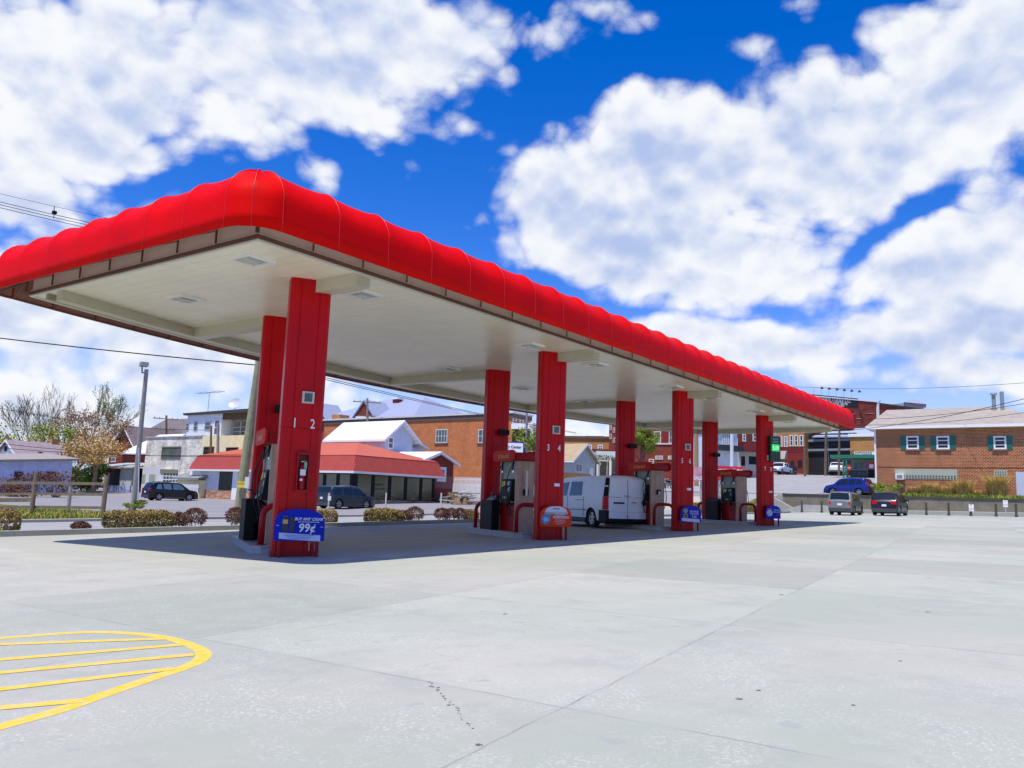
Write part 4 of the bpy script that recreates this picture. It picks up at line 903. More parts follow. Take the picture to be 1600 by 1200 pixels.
# Escape-like boxy grey SUV seen from behind
es_top=[(0,1.0),(.05,1.1),(.22,1.62),(.4,1.70),(1.6,1.73),(2.6,1.70),(2.9,1.62),(3.5,1.1),(3.7,1.06),(4.25,.98),(4.4,.8),(4.44,.6)]
es_belt=[(0,1.02),(2,1.0),(3.5,1.0),(4.3,.94),(4.44,.58)]
es_w=[[(.42,1.08),(.48,1.54),(1.0,1.58),(1.02,1.06)],[(1.1,1.06),(1.1,1.58),(1.85,1.58),(1.9,1.05)],[(1.98,1.05),(1.96,1.58),(2.7,1.54),(3.2,1.05)]]
t,_,_=car('parked_car','grey green boxy SUV parked nose-in at the retaining wall','car',GREYGRN,4.44,1.80,es_top,es_belt,(.88,3.5),.35,side_wins=es_w,ws=(3.45,2.95),rw=(.055,.215),tl=(.78,1.0,.16),roof_rails=(.6,2.5,0),plate=.70); center(t,4.44); CAR3=t
t,_,_=car('parked_car','dark navy crossover parked nose-in, right of the grey green SUV','car',NAVY,4.9,1.95,[(0,.98),(.07,1.1),(.42,1.56),(.6,1.66),(1.8,1.74),(3.0,1.69),(3.3,1.6),(4.0,1.08),(4.6,.98),(4.86,.8),(4.9,.6)],[(0,1.0),(.4,1.08),(2,1.05),(4,1.0),(4.6,.94),(4.9,.58)],(.98,3.9),.38,side_wins=[[(.6,1.16),(.8,1.5),(1.25,1.58),(1.22,1.12)],[(1.36,1.1),(1.36,1.6),(2.2,1.6),(2.25,1.08)],[(2.33,1.08),(2.3,1.6),(3.1,1.55),(3.7,1.07)]],ws=(3.95,3.35),rw=(.10,.46),tl=(.84,1.08,.34),roof_rails=False,plate=.66); center(t,4.9); CAR4=t
t,_,_=car('parked_car','bright blue small SUV on the slope above the retaining wall','car',BLUE,4.25,1.74,[(0,.95),(.05,1.1),(.35,1.6),(.5,1.66),(1.5,1.68),(2.4,1.64),(2.7,1.55),(3.2,1.08),(3.5,1.02),(4.0,.9),(4.2,.74),(4.25,.55)],[(0,1.0),(2,.98),(3.2,.97),(4.0,.85),(4.25,.52)],(.82,3.3),.35,side_wins=[[(.5,1.08),(.6,1.5),(.95,1.53),(1.1,1.04)],[(1.18,1.04),(1.12,1.54),(1.75,1.54),(1.8,1.02)],[(1.88,1.02),(1.85,1.54),(2.45,1.48),(2.95,1.02)]],ws=(3.15,2.72),rw=(.08,.32),tl=(.9,1.25,.12),plate=False); center(t,4.25); CAR5=t
def pickup(label,paint,L=5.8,group=None,plate=True):
    top=[(0,1.05),(.05,1.08),(1.75,1.10),(1.8,1.75),(2.0,1.88),(3.2,1.90),(3.5,1.82),(4.1,1.22),(4.3,1.18),(5.3,1.12),(5.72,1.0),(5.8,.75)]
    belt=[(0,1.04),(1.7,1.06),(1.8,1.18),(4.0,1.16),(5.3,1.05),(5.8,.7)]
    return car('pickup_truck',label,'pickup truck',paint,L,1.96,top,belt,(1.15,4.75),.40,sill=.42,side_wins=[[(1.95,1.24),(1.98,1.76),(2.65,1.8),(2.68,1.22)],[(2.78,1.22),(2.75,1.8),(3.4,1.76),(3.85,1.2)]],ws=(4.06,3.56),rw=(1.78,1.86),tl=(.85,1.05,.12),hl=(.75,.98),cladding=True,group=group,plate=.65)
t,_,_=pickup('white pickup truck seen from behind, up the slope by the green canopied shop',WHTP); center(t,5.8); TR1=t
t,_,_=pickup('white pickup truck facing the street beside the red corner building',carpaint('white_car_paint_b',(.6,.65,.72),.3,0.)); center(t,5.8); TR2=t
t,_,_=pickup('tan gold pickup truck parked left behind the wooden fence',GOLDP); center(t,5.8); TR3=t
t,_,_=car('parked_car','dark car half hidden behind the white pickup at the corner building','car',BLKP,4.6,1.8,suv_top,suv_belt,(.95,3.7),.34,side_wins=suv_w,ws=(3.68,3.05),rw=(.12,.36)); center(t,4.6); CAR6=t
place(CAR1,267,77.5,R(-8)); place(CAR2,541,66,0); place(CAR3,1321,63.0,R(3)); place(CAR4,1390,63.0,R(2)); place(CAR5,1326,73,R(80)); CAR5.scale=(.94,.94,.92)
place(TR1,1309,122,R(10)); place(TR2,1220,130,R(178)); place(TR3,143,112,R(150)); place(CAR6,1236,136,R(200))
# ---- white delivery van
vt=[(0,.9),(.03,1.7),(.08,1.86),(.25,1.91),(2.4,1.92),(3.5,1.86),(3.8,1.76),(4.45,1.18),(4.6,1.10),(4.95,1.0),(5.12,.82),(5.14,.6)]
vb=[(0,.9),(.03,1.12),(.3,1.12),(4.3,1.10),(4.9,.98),(5.14,.58)]
t,vw,_=car('delivery_van','white delivery van standing between the pumps, rear doors toward the camera','van',VANP,5.14,1.93,vt,vb,(1.0,4.2),.34,sill=.27,tumble=.14,side_wins=[[(1.75,1.17),(1.8,1.70),(2.75,1.70),(2.75,1.15)],[(2.95,1.15),(2.95,1.69),(3.7,1.62),(4.2,1.15)]],ws=(4.42,3.86),tl=(.70,.71,.02),cladding=True,plate=False,plan_r=.12,pillar=PANE)
# rear face details
mb=MB()
for x0,x1 in ((-.86,-.02),(.02,.86)):
    mb.box(-.052,-.02,x0*.94,x1*.94,.34,1.13); mb.hexa([(-.052,x0*.94,1.136),(-.02,x0*.94,1.136),(-.02,x1*.94,1.136),(-.052,x1*.94,1.136)][::-1],[(-.02,x0*.86,1.80),(.02,x0*.86,1.80),(.02,x1*.86,1.80),(-.02,x1*.86,1.80)][::-1])
rd=mb.build('rear_door',VANP,t,local=True)
mb=MB(); mb.box(-.10,-.053,.17,.60,.90,.955); mb.box(-.08,-.053,-.36,-.18,.94,.965); mb.build('door_handle',BLACK,rd,local=True)
mb=MB(); text_mesh(mb,'0202133',.11,(-.0535,.03,1.14),(0,-1,0),(0,0,1),(-1,0,0),depth=.004,squash=.75); text_mesh(mb,'AJ',.15,(-.0535,-.65,.93),(0,-1,0),(0,0,1),(-1,0,0),depth=.004,bold=.008)
mb.box(-.0575,-.053,-.72,-.60,.875,.89); mb.build('lettering',M('grey_lettering',(.08,.09,.12),.5),rd,local=True)
mb=MB(); mb.box(-.055,-.0525,.30,.80,1.128,1.14); mb.box(-.055,-.0525,-.80,-.24,1.128,1.14); mb.box(-.054,-.0525,-.80,.80,.60,.606); mb.build('stripe',M('red_grey_stripe',(.25,.10,.14),.5),rd,local=True)
for sx in (-1,1):
    mb=MB(); mb.hexa([(-.035,sx*.83,1.16),(.05,sx*.965,1.16),(.09,sx*.965,1.16),(.02,sx*.83,1.16)],[(-.02,sx*.77,1.83),(.06,sx*.86,1.83),(.10,sx*.86,1.83),(.02,sx*.77,1.83)]); mb.build('corner_window',BLACK,t,local=True)
    mb=MB(); mb.hexa([(-.045,sx*.80,.68),(.03,sx*.975,.68),(.14,sx*.975,.68),(.05,sx*.80,.68)],[(-.045,sx*.79,1.15),(.02,sx*.965,1.15),(.12,sx*.965,1.15),(.05,sx*.79,1.15)]); mb.build('tail_lamp',TAILR,t,local=True)
    mb=MB(); mb.box(-.05,.03,sx*.88-.045,sx*.88+.045,1.50,1.55); mb.build('hinge',WHTP,t,local=True)
mb=MB(); mb.box(-.14,.06,-.93,.93,.24,.36); mb.box(-.14,.35,.84,.99,.24,.66); mb.box(-.14,.35,-.99,-.84,.24,.66); mb.build('rear_bumper',BLACK,t,local=True)
mb=MB()
for sx in (-1,1): mb.box(1.45,3.75,sx*.935-.03,sx*.935+.03,.22,.34); mb.box(1.2,4.6,sx*(.972)-.004,sx*(.972)+.004,.62,.64)
mb.box(1.6,2.2,.97,.985,.99,1.01)
for xx,za,zb in ((1.55,.4,1.12),(2.85,.3,1.12),(4.02,.7,1.1)):
    for sx in (-1,1): mb.box(xx,xx+.012,sx*.968-.006,sx*.968+.006,za,zb)
mb.build('side_moulding',TRIM,t,local=True)
mb=MB(); text_mesh(mb,'A1',.32,(3.35,.978,.72),(-1,0,0),(0,0,1),(0,1,0),depth=.01,bold=.015); mb.build('side_lettering',M('grey_lettering',(.08,.09,.12),.5),t,local=True)
a=Vector((*atD(944.5,30.0),0)); hd=math.atan2(U.y,U.x)
# origin at rear centre: rear-left corner is +0.965 in local y
lft=Vector((-math.sin(hd),math.cos(hd),0)); o=a-lft*.965
t.location=(o.x,o.y,zg(o.x,o.y)); t.rotation_euler=(0,0,hd)

# ================================================================ buildings (all on the town's grid unless noted)
BRO=brick('orange_brick',(.58,.185,.055),(.45,.135,.04),(.50,.33,.20),bw=.42,bh=.14,ms=.012,stain=.22)
BRR=brick('dark_red_brick',(.20,.030,.018),(.26,.045,.025),(.20,.10,.08),bw=.42,bh=.14,ms=.012,stain=.25)
BRB=brick('brown_brick',(.38,.11,.035),(.19,.045,.02),(.56,.36,.20),bw=.25,bh=.12,ms=.017,stain=.18)
BRW=brick('whitewashed_block',(.82,.80,.70),(.66,.63,.50),(.45,.42,.33),bw=.5,bh=.2,ms=.012,stain=.55)
BRT=brick('tan_brick',(.55,.26,.08),(.44,.19,.06),(.35,.25,.15),bw=.42,bh=.14,ms=.012,stain=.2)
BRL=brick('rubble_brick',(.42,.14,.05),(.60,.42,.30),(.45,.30,.22),bw=.5,bh=.16,ms=.02,stain=.4)
BRS=brick('olive_stone',(.25,.22,.13),(.32,.28,.18),(.2,.17,.1),bw=.6,bh=.2,ms=.02,stain=.3)
SIDW=stripes('white_siding',(.66,.69,.74),.22,axis=1,dark=.75); SIDG=stripes('pale_blue_siding',(.50,.57,.72),.22,axis=1,dark=.78); SIDN=stripes('grey_green_siding',(.45,.51,.48),.2,axis=1,dark=.8)
SIDY=stripes('cream_siding',(.84,.75,.42),.22,axis=1,dark=.8); SIDB=stripes('shaded_white_siding',(.46,.52,.72),.25,axis=1,dark=.85,var=.15)  # SIDB: white siding with blue shade put into its colour
RIBR=stripes('red_ribbed_sheet',(.42,.065,.035),.30,axis=0,dark=.55,duty=.2,depth=.8); FLATR=M('red_sheet_roof',(.50,.10,.035),.5,var=.08,vscale=.6)
SHGL=stripes('grey_shingle',(.24,.24,.22),.25,axis=1,dark=.8,var=.25); SHBR=stripes('brown_shingle',(.17,.13,.12),.25,axis=1,dark=.8,var=.2); SHMV=stripes('mauve_shingle',(.30,.23,.24),.25,axis=1,dark=.85,var=.12)
SHTN=stripes('tan_shingle',(.40,.30,.17),.25,axis=1,dark=.9,var=.1); SHPL=stripes('pale_shingle',(.38,.33,.265),.22,axis=1,dark=.88,var=.14); MTLW=stripes('white_sheet_roof',(.72,.73,.74),.4,axis=0,dark=.9,var=.06)
SLATEB=stripes('blue_slate',(.30,.33,.45),.5,axis=1,dark=.92,var=.08)
GREENS=M('shutter_green',(.015,.13,.10),.5,var=.1); STUC=M('whitewash',(.62,.63,.62),.8,var=.2,vscale=.6)
class Bld:
    """C: street corner seen from the lot (x,y); wall L runs +Y from it and faces -X, wall R runs +X and faces -Y"""
    def __init__(s,name,label,cat,pxC,D,pxL=None,pxR=None,ptop=None,ly=8.,lx=8.,z0=None,z1=None,group=None,xy=None):
        x,y=xy if xy else atD(pxC,D); s.x,s.y=x,y
        s.ly=(onX(pxL,765,x).y-y) if pxL is not None else ly
        s.lx=(onY(pxR,765,y).x-x) if pxR is not None else lx
        zs=[zg(x,y),zg(x+s.lx,y),zg(x,y+s.ly)]; s.z0=min(zs)-.6 if z0 is None else z0
        s.z1=onX(pxC,ptop,x).z if ptop is not None else z1
        s.t=thing(name,label,cat,(x,y,zg(x,y)),group)
    def wallmesh(s,mat,nm='wall',z0=None,z1=None):
        mb=MB(); mb.box(s.x,s.x+s.lx,s.y,s.y+s.ly,s.z0 if z0 is None else z0,s.z1 if z1 is None else z1); s.w=mb.build(nm,mat,s.t); return s.w
    def pt(s,face,px,py):
        p=onX(px,py,s.x) if face=='L' else onY(px,py,s.y); return p
    def frame(s,face): return (Vector((0,-1,0)),Vector((-1,0,0))) if face=='L' else (Vector((1,0,0)),Vector((0,-1,0)))
    def rect(s,face,px0,py0,px1,py1,d0,d1,mat,nm,parent=None):
        a=s.pt(face,px0,py0); b=s.pt(face,px1,py1); T,Nn=s.frame(face)
        w_=(b-a).dot(T); z0,z1=min(a.z,b.z),max(a.z,b.z); o=Vector((a.x,a.y,z0))+Nn*d0
        mb=MB(); mb.obox(o,T*w_,Nn*(d1-d0),Vector((0,0,z1-z0))); return mb.build(nm,mat,parent or s.t)
    def win(s,face,px0,py0,px1,py1,nx=1,ny=2,fr=WHITE,gl=None,sill=None,fw=.10,label=None,depth=.07,shut=None):
        a=s.pt(face,px0,py0); b=s.pt(face,px1,py1); T,Nn=s.frame(face); w_=(b-a).dot(T); z0,z1=min(a.z,b.z),max(a.z,b.z)
        O=Vector((a.x,a.y,z0)); mb=MB(); q=lambda u,z,d:O+T*u+Vector((0,0,z))+Nn*d; h=z1-z0; fw=min(fw,w_*.2,h*.2)
        def bar(u0,u1,v0,v1,d=depth): mb.obox(q(u0,v0,.003),T*(u1-u0),Nn*d,Vector((0,0,v1-v0)))
        bar(0,w_,0,fw); bar(0,w_,h-fw,h); bar(0,fw,fw,h-fw); bar(w_-fw,w_,fw,h-fw)
        for k in range(1,nx): u=w_*k/nx; bar(u-fw*.3,u+fw*.3,fw,h-fw,depth*.8)
        for k in range(1,ny): v=h*k/ny; bar(fw,w_-fw,v-fw*.3,v+fw*.3,depth*.7)
        f=mb.build('window',fr,s.t); mb=MB(); mb.obox(q(fw*.9,fw*.9,.002),T*(w_-fw*1.8),Nn*.018,Vector((0,0,h-fw*1.8))); mb.build('pane',gl or PANE,f)
        if sill: mb=MB(); mb.obox(q(-.12,-.16,.002),T*(w_+.24),Nn*.12,Vector((0,0,.158))); mb.build('sill',sill,f)
        if shut:
            for u in (-w_*.47-.01,w_+.01):
                mb=MB(); mb.obox(q(u,-.02,.004),T*(w_*.47),Nn*.05,Vector((0,0,h+.04)))
                for r_ in range(8): mb.obox(q(u+.06,.06+r_*h/8.2,.054),T*(w_*.47-.12),Nn*.012,Vector((0,0,h/16)))
                mb.build('shutter',shut,s.t)
        return f
    def slab(s,mat,nm='roof',over=.3,th=.25,z=None):
        z=s.z1 if z is None else z; mb=MB(); mb.box(s.x-over,s.x+s.lx+over,s.y-over,s.y+s.ly+over,z,z+th); return mb.build(nm,mat,s.t)
    def gable(s,axis,h,mat,wallm,over=.4,th=.14,nm='roof',z=None,trim=WHITE):
        z=s.z1 if z is None else z; x0,x1,y0,y1=s.x,s.x+s.lx,s.y,s.y+s.ly
        mb=MB()
        if axis=='y':  # ridge along y, gable faces -Y
            xm=(x0+x1)/2; k=h/((x1-x0)/2)
            for sx,xe in ((-1,x0-over),(1,x1+over)):
                e=(xe,y0-over,z-over*k+.02); r=(xm,y0-over,z+h+.02); mb.hexa([e,r,(xm,y1+over,z+h+.02),(xe,y1+over,z-over*k+.02)][::(1 if sx<0 else -1)],[(a,b,c+th) for a,b,c in [e,r,(xm,y1+over,z+h+.02),(xe,y1+over,z-over*k+.02)]][::(1 if sx<0 else -1)])
            mg=MB(); mg.extr([(x0,y0,z),(x1,y0,z),(xm,y0,z+h)],(0,s.ly,0))
            mt2=MB()
            for xe in (x0-over,x1+over): mt2.hexa([(xe,y0-over-.04,z-over*k-.12),(xe,y0-over-.002,z-over*k-.12),(xm,y0-over-.002,z+h-.12),(xm,y0-over-.04,z+h-.12)],[(xe,y0-over-.04,z-over*k+.12),(xe,y0-over-.002,z-over*k+.12),(xm,y0-over-.002,z+h+.14),(xm,y0-over-.04,z+h+.14)])
            mt2.box(x0-over-.05,x0-over-.002,y0-over,y1+over,z-over*k-.08,z-over*k+.1)
        else:
            ym=(y0+y1)/2; k=h/((y1-y0)/2)
            for sy,ye in ((-1,y0-over),(1,y1+over)):
                q=[(x0-over,ye,z-over*k+.02),(x0-over,ym,z+h+.02),(x1+over,ym,z+h+.02),(x1+over,ye,z-over*k+.02)]
                if sy<0: q=q[::-1]
                mb.hexa(q,[(a,b,c+th) for a,b,c in q])
            mg=MB(); mg.extr([(x0,y0,z),(x0,y1,z),(x0,ym,z+h)],(s.lx,0,0))
            mt2=MB()
            for ye in (y0-over,y1+over): mt2.hexa([(x0-over-.04,ye,z-over*k-.12),(x0-over-.002,ye,z-over*k-.12),(x0-over-.002,ym,z+h-.12),(x0-over-.04,ym,z+h-.12)],[(x0-over-.04,ye,z-over*k+.12),(x0-over-.002,ye,z-over*k+.12),(x0-over-.002,ym,z+h+.14),(x0-over-.04,ym,z+h+.14)])
            mt2.box(x0-over,x1+over,y0-over-.05,y0-over-.002,z-over*k-.08,z-over*k+.1)
        rf=mb.build(nm,mat,s.t); mg.build('gable_wall',wallm,s.t); mt2.build('barge_board',trim,rf); return rf
    def hip(s,h,mat,over=.6,z=None,inset=None,nm='roof'):
        z=s.z1 if z is None else z; x0,x1,y0,y1=s.x-over,s.x+s.lx+over,s.y-over,s.y+s.ly+over; i=min(x1-x0,y1-y0)/2 if inset is None else inset
        a=[(x0,y0,z),(x1,y0,z),(x1,y1,z),(x0,y1,z)]; mb=MB(); A=[mb.vert(p) for p in a]; mb.face(A[::-1])
        if x1-x0>=y1-y0: r=[((x0+i),(y0+y1)/2,z+h),((x1-i),(y0+y1)/2,z+h)]; Rr=[mb.vert(p) for p in r]; mb.face([A[0],A[1],Rr[1],Rr[0]]); mb.face([A[1],A[2],Rr[1]]); mb.face([A[2],A[3],Rr[0],Rr[1]]); mb.face([A[3],A[0],Rr[0]])
        else: r=[((x0+x1)/2,y0+i,z+h),((x0+x1)/2,y1-i,z+h)]; Rr=[mb.vert(p) for p in r]; mb.face([A[0],A[1],Rr[0]]); mb.face([A[1],A[2],Rr[1],Rr[0]]); mb.face([A[2],A[3],Rr[1]]); mb.face([A[3],A[0],Rr[0],Rr[1]])
        return mb.build(nm,mat,s.t)

# ---- red roofed restaurant
b=Bld('restaurant','single storey restaurant with red ribbed mansard roof and dark window bays','building',552,72,pxL=308,pxR=678,ptop=736)
b.wallmesh(M('dark_frame',(.03,.028,.024),.5,var=.1)); X0,Y0,X1_,Y1_=b.x,b.y,b.x+b.lx,b.y+b.ly; ZE=b.z1; g0=zg(b.x,b.y)
mb=MB(); ov=.75; mz=onX(556,711,b.x).z-ZE
def ring(o,z): return [(X0-o,Y0-o,z),(X1_+o,Y0-o,z),(X1_+o,Y1_+o,z),(X0-o,Y1_+o,z)]
mb.hexa(ring(ov,ZE-.02),ring(.18,ZE+mz)); b_m=mb.build('mansard',RIBR,b.t)
s_=Bld.__new__(Bld); s_.__dict__.update(b.__dict__); s_.hip(1.55,FLATR,over=.22,z=ZE+mz+.003)
mb=MB(); mb.hexa(ring(ov+.04,ZE-.20),ring(ov+.05,ZE-.021)); mb.build('gutter',WHITE,b.t)
GLSG=M('olive_glass',(.10,.105,.05),.10,var=.35,vscale=.5,spec=.8)
def win2(bl,face,u0,u1,z0,z1,mat,nm='window_bay',d=.02):
    T,Nn=bl.frame(face); O=Vector((bl.x,bl.y+bl.ly if face=='L' else bl.y,0)); mb=MB(); mb.obox(O+T*u0+Vector((0,0,z0))+Nn*.002,T*(u1-u0),Nn*d,Vector((0,0,z1-z0))); return mb.build(nm,mat,bl.t)
n=5; wd=b.lx/n
for k in range(n): win2(b,'R',k*wd+.42,(k+1)*wd-.02,g0+.55,ZE-.3,GLSG)
win2(b,'R',0,.38,g0-.3,ZE-.3,BLACK,'corner_post',.09)
for k in range(1,n): win2(b,'R',k*wd-.02+.02,k*wd+.36,g0+.2,ZE-.3,BLACK,'post',.07)
win2(b,'R',b.lx-.3,b.lx,g0-.3,ZE-.3,BLACK,'corner_post',.09)
win2(b,'R',-.06,b.lx+.06,g0-.4,g0+.5,BRL,'brick_base',.14)
mb=MB(); a=b.pt('R',600,778); text_mesh(mb,'BREAKFAST',.34,(a.x-1.4,a.y-.03,g0+1.75),(1,0,0),(0,0,1),(0,-1,0),align='LEFT',squash=.7); text_mesh(mb,'& LUNCH DAILY',.30,(a.x-1.5,a.y-.03,g0+1.4),(1,0,0),(0,0,1),(0,-1,0),align='LEFT',squash=.7); mb.build('window_lettering',BLACK,b.t)
ll=b.ly
for k in range(4): u1=ll-.45-k*1.75; win2(b,'L',u1-1.35,u1,g0+.5,ZE-.3,GLSG); win2(b,'L',u1+.02,u1+.38,g0+.2,ZE-.3,BLACK,'post',.07)
win2(b,'L',0,ll-7.5,g0-.3,ZE-.1,SIDW,'white_siding_panel',.10); win2(b,'L',0,ll+.02,g0-.5,g0+.85,BRL,'brick_base',.13)
b.rect('L',345,737,367,767,.1,.14,M('dark_door',(.03,.03,.015),.5),'door'); b.rect('L',300,731,313,785,.1,.2,WHITE,'corner_board') ; b.rect('L',367,735,371,783,.12,.2,WHITE,'downspout')
# ---- lean-to left of it
b=Bld('shed','low grey shingled lean-to beside the left end of the restaurant','shed',312,84,pxL=276,lx=4,ptop=750); b.wallmesh(SIDY); mb=MB(); x0,y0=b.x,b.y
mb.hexa([(x0-.5,y0-.3,b.z1),(x0+4,y0-.3,b.z1+1.3),(x0+4,y0+b.ly+.5,b.z1+1.3),(x0-.5,y0+b.ly+.5,b.z1)],[(x0-.5,y0-.3,b.z1+.2),(x0+4,y0-.3,b.z1+1.5),(x0+4,y0+b.ly+.5,b.z1+1.5),(x0-.5,y0+b.ly+.5,b.z1+.2)]); mb.build('roof',SHGL,b.t)
b=Bld('dumpster','dark red steel skip behind the black SUV','dumpster',307,84,pxL=291,lx=.9,ptop=764); b.wallmesh(M('dumpster_red',(.20,.015,.02),.5,var=.2),'tub')
mb=MB(); 
for k in range(5): y=b.y+.1+k*(b.ly-.3)/4; mb.box(b.x-.06,b.x-.001,y,y+.1,b.z0,b.z1-.1)
mb.build('ribs',M('dumpster_red_dark',(.12,.01,.012),.5),b.t); b.slab(BLACK,'lid',.03,.06)
def picket(label,px0,D0,px1,D1,ztop,zbase=None,group=None,sp=.15,mat=WHITE,w_=.09):
    x0,y0=atD(px0,D0); x1,y1=atD(px1,D1); A=Vector((x0,y0,0)); B=Vector((x1,y1,0)); L=(B-A).length; T=(B-A).normalized(); Nn=Vector((-T.y,T.x,0))
    zt_=P(px0,ztop,D0).z; z_=zg(x0,y0)
    t=thing('picket_fence',label,'fence',(x0,y0,z_)); n_=min(100,int(L/sp))
    for k in range(n_):
        q=A+T*(L*k/n_); mb=MB(); z0=(zbase if zbase is not None else zg(q.x,q.y)-.1)
        mb.extr([q+Vector((0,0,z0)),q+T*w_+Vector((0,0,z0)),q+T*w_+Vector((0,0,zt_-.1)),q+T*w_*.5+Vector((0,0,zt_)),q+Vector((0,0,zt_-.1))],Nn*.03); mb.build('picket',mat,t)
    for z in (zt_-.3,zt_-.85):
        mb=MB(); mb.obox(A+Nn*.031+Vector((0,0,z)),T*L,Nn*.04,Vector((0,0,.09))); mb.build('rail',mat,t)
picket('white picket fence between the black SUV and the lean-to',277,84,310,82,756)
picket('white picket fence at the foot of the orange brick wall',709,86,757,84,745)
# ---- whitewashed industrial block and its yellow neighbour
b=Bld('warehouse','weathered whitewashed block building with broken first floor window','building',309,93,pxL=222,lx=18,ptop=682); b.wallmesh(BRW)
b.win('L',254,698,282,717,2,1,M('rusty_frame',(.12,.11,.09),.7),M('dirty_glass',(.10,.13,.11),.3,var=.6,vscale=1),fw=.16); f=b.win('L',252,733,279,755,6,4,WHITE,M('garage_glass',(.03,.035,.04),.2),fw=.14)
b.rect('L',252,733,279,740,.1,.13,M('olive_board',(.20,.19,.13),.7),'boarded_panel'); b.rect('L',234,741,242,756,.0,.05,M('block_grille',(.35,.36,.30),.8,var=.5,vscale=14),'vent_grille'); b.rect('L',223,741,227,756,.0,.05,M('block_grille',(.35,.36,.30),.8,var=.5,vscale=14),'vent_grille')
b.rect('L',224,729,252,775,.0,.04,STUC,'whitewash_patch'); b.slab(M('coping',(.45,.45,.42),.8),'parapet_cap',.12,.12)
YB=(b.x,b.y)
b2=Bld('apartment_house','pale yellow house with upper white storey and open back porch','building',395,0,xy=(b.x-.02,b.y-9.3),ly=9.25,lx=16,z1=b.z1+.05); b2.wallmesh(SIDY,'wall',z1=b.z1+.02)
b2.win('L',319,698,334,712,2,2,M('brown_frame',(.10,.07,.05),.6),DARK,fw=.1); b2.win('L',354,699,372,709,1,1,M('brown_frame',(.10,.07,.05),.6),DARK,fw=.08)
# upper storey
xu=b.x+2; yu=onX(343,700,xu).y; yl=onX(289,700,xu).y; zt_=onX(343,646,xu).z
mb=MB(); mb.box(xu,xu+9,yu,yl,b.z1-.02,zt_); mb.build('upper_wall',SIDW,b2.t)
mb=MB(); mb.hexa([(xu-.4,yu-6.5,zt_-.05),(xu+9.4,yu-6.5,zt_-.05),(xu+9.4,yl+.3,zt_-.05),(xu-.4,yl+.3,zt_-.05)],[(xu-.45,yu-6.6,zt_+.32),(xu+9.4,yu-6.6,zt_+.32),(xu+9.4,yl+.4,zt_+.2),(xu-.45,yl+.4,zt_+.2)]); rf=mb.build('upper_roof',M('dark_fascia',(.06,.055,.05),.6),b2.t)
mb=MB(); mb.box(xu+1.5,xu+9,yu-6.2,yu-.02,b.z1+.1,b.z1+.35); dk=mb.build('porch_deck',WOODG,b2.t)
mb=MB(); mb.box(xu+3.6,xu+3.8,yu-6.2,yu-.02,b.z1+.36,zt_-.06); mb.build('porch_back_wall',M('brown_board',(.10,.06,.035),.8,var=.3),b2.t)
mb=MB(); mb.box(xu+.1,xu+.2,yu-6.2,yu-.02,zt_-.75,zt_-.06); mb.build('porch_soffit_board',M('brown_board',(.10,.06,.035),.8,var=.3),b2.t)
for k in range(5):
    mb=MB(); y=yu-.3-k*1.42; mb.box(xu+1.35,xu+1.48,y-.07,y+.07,b.z1-2.6 if k in(2,3) else b.z1+.1,zt_-.06); mb.build('porch_post',M('grey_post',(.40,.40,.37),.7,var=.2),b2.t)
for z in (b.z1+1.25,b.z1+.75,b.z1+2.0):
    mb=MB(); mb.box(xu+1.3,xu+1.34,yu-6.2,yu,z,z+.08); mb.build('railing',M('grey_post',(.40,.40,.37),.7,var=.2),b2.t)
def winat(t,x,y0,y1,z0,z1,fr=WHITE,gl=PANE,nx=1,ny=2,fw=.1):
    mb=MB()
    for (a,c,d,e) in ((y0,y1,z0,z0+fw),(y0,y1,z1-fw,z1),(y0,y0+fw,z0+fw,z1-fw),(y1-fw,y1,z0+fw,z1-fw)): mb.box(x-.07,x-.003,a,c,d,e)
    for k in range(1,ny): z=z0+(z1-z0)*k/ny; mb.box(x-.06,x-.003,y0+fw,y1-fw,z-.03,z+.03)
    for k in range(1,nx): y=y0+(y1-y0)*k/nx; mb.box(x-.055,x-.003,y-.03,y+.03,z0+fw,z1-fw)
    f=mb.build('window',fr,t); mb=MB(); mb.box(x-.02,x-.002,y0+fw*.9,y1-fw*.9,z0+fw*.9,z1-fw*.9); mb.build('pane',gl,f)
for (p0,p1,q0,q1) in ((291.5,295,661,673),(304,308.5,659,673),(321,329,659,672),(338,346,655,679)):
    a=onX(p0,q0,xu); c=onX(p1,q1,xu)
    if p0>335: continue
    winat(b2.t,xu,c.y,a.y,c.z,a.z,fr=M('grey_trimw',(.35,.38,.4),.6))
a=onX(336,656,xu); c=onX(343,680,xu); winat(b2.t,xu,c.y,a.y,c.z,a.z)
# roof fittings: aerial, dish
t=thing('tv_aerial','thin television aerial on the flat roof of the white upper storey','aerial',(xu+1,onX(325,640,xu+1).y,zt_+.3)); q=onX(325,640,xu+1); mb=MB(); mb.tube([(xu+1,q.y,zt_+.25),(xu+1,q.y,zt_+2.8)],.04,5); mb.build('mast',STEEL,t)
mb=MB(); mb.tube([(xu+1,q.y+2.6,zt_+2.75),(xu+1,q.y-3,zt_+2.75)],.035,5)
for k in range(8): y=q.y+2.4-k*.68; mb.tube([(xu+.5,y,zt_+2.75+.1*(k%2)),(xu+1.5,y,zt_+2.75)],.022,4)
mb.build('elements',STEEL,t)
q=onX(367,640,xu+1.5); t=thing('satellite_dish','grey satellite dish on the roof edge behind the utility pole','dish',(xu+1.5,q.y,zt_+.3)); mb=MB(); c=Vector((xu+1.5,q.y,zt_+1.25))
nrm=Vector((-.8,-.3,.5)).normalized(); a=nrm.orthogonal().normalized(); bb_=nrm.cross(a); prev=None
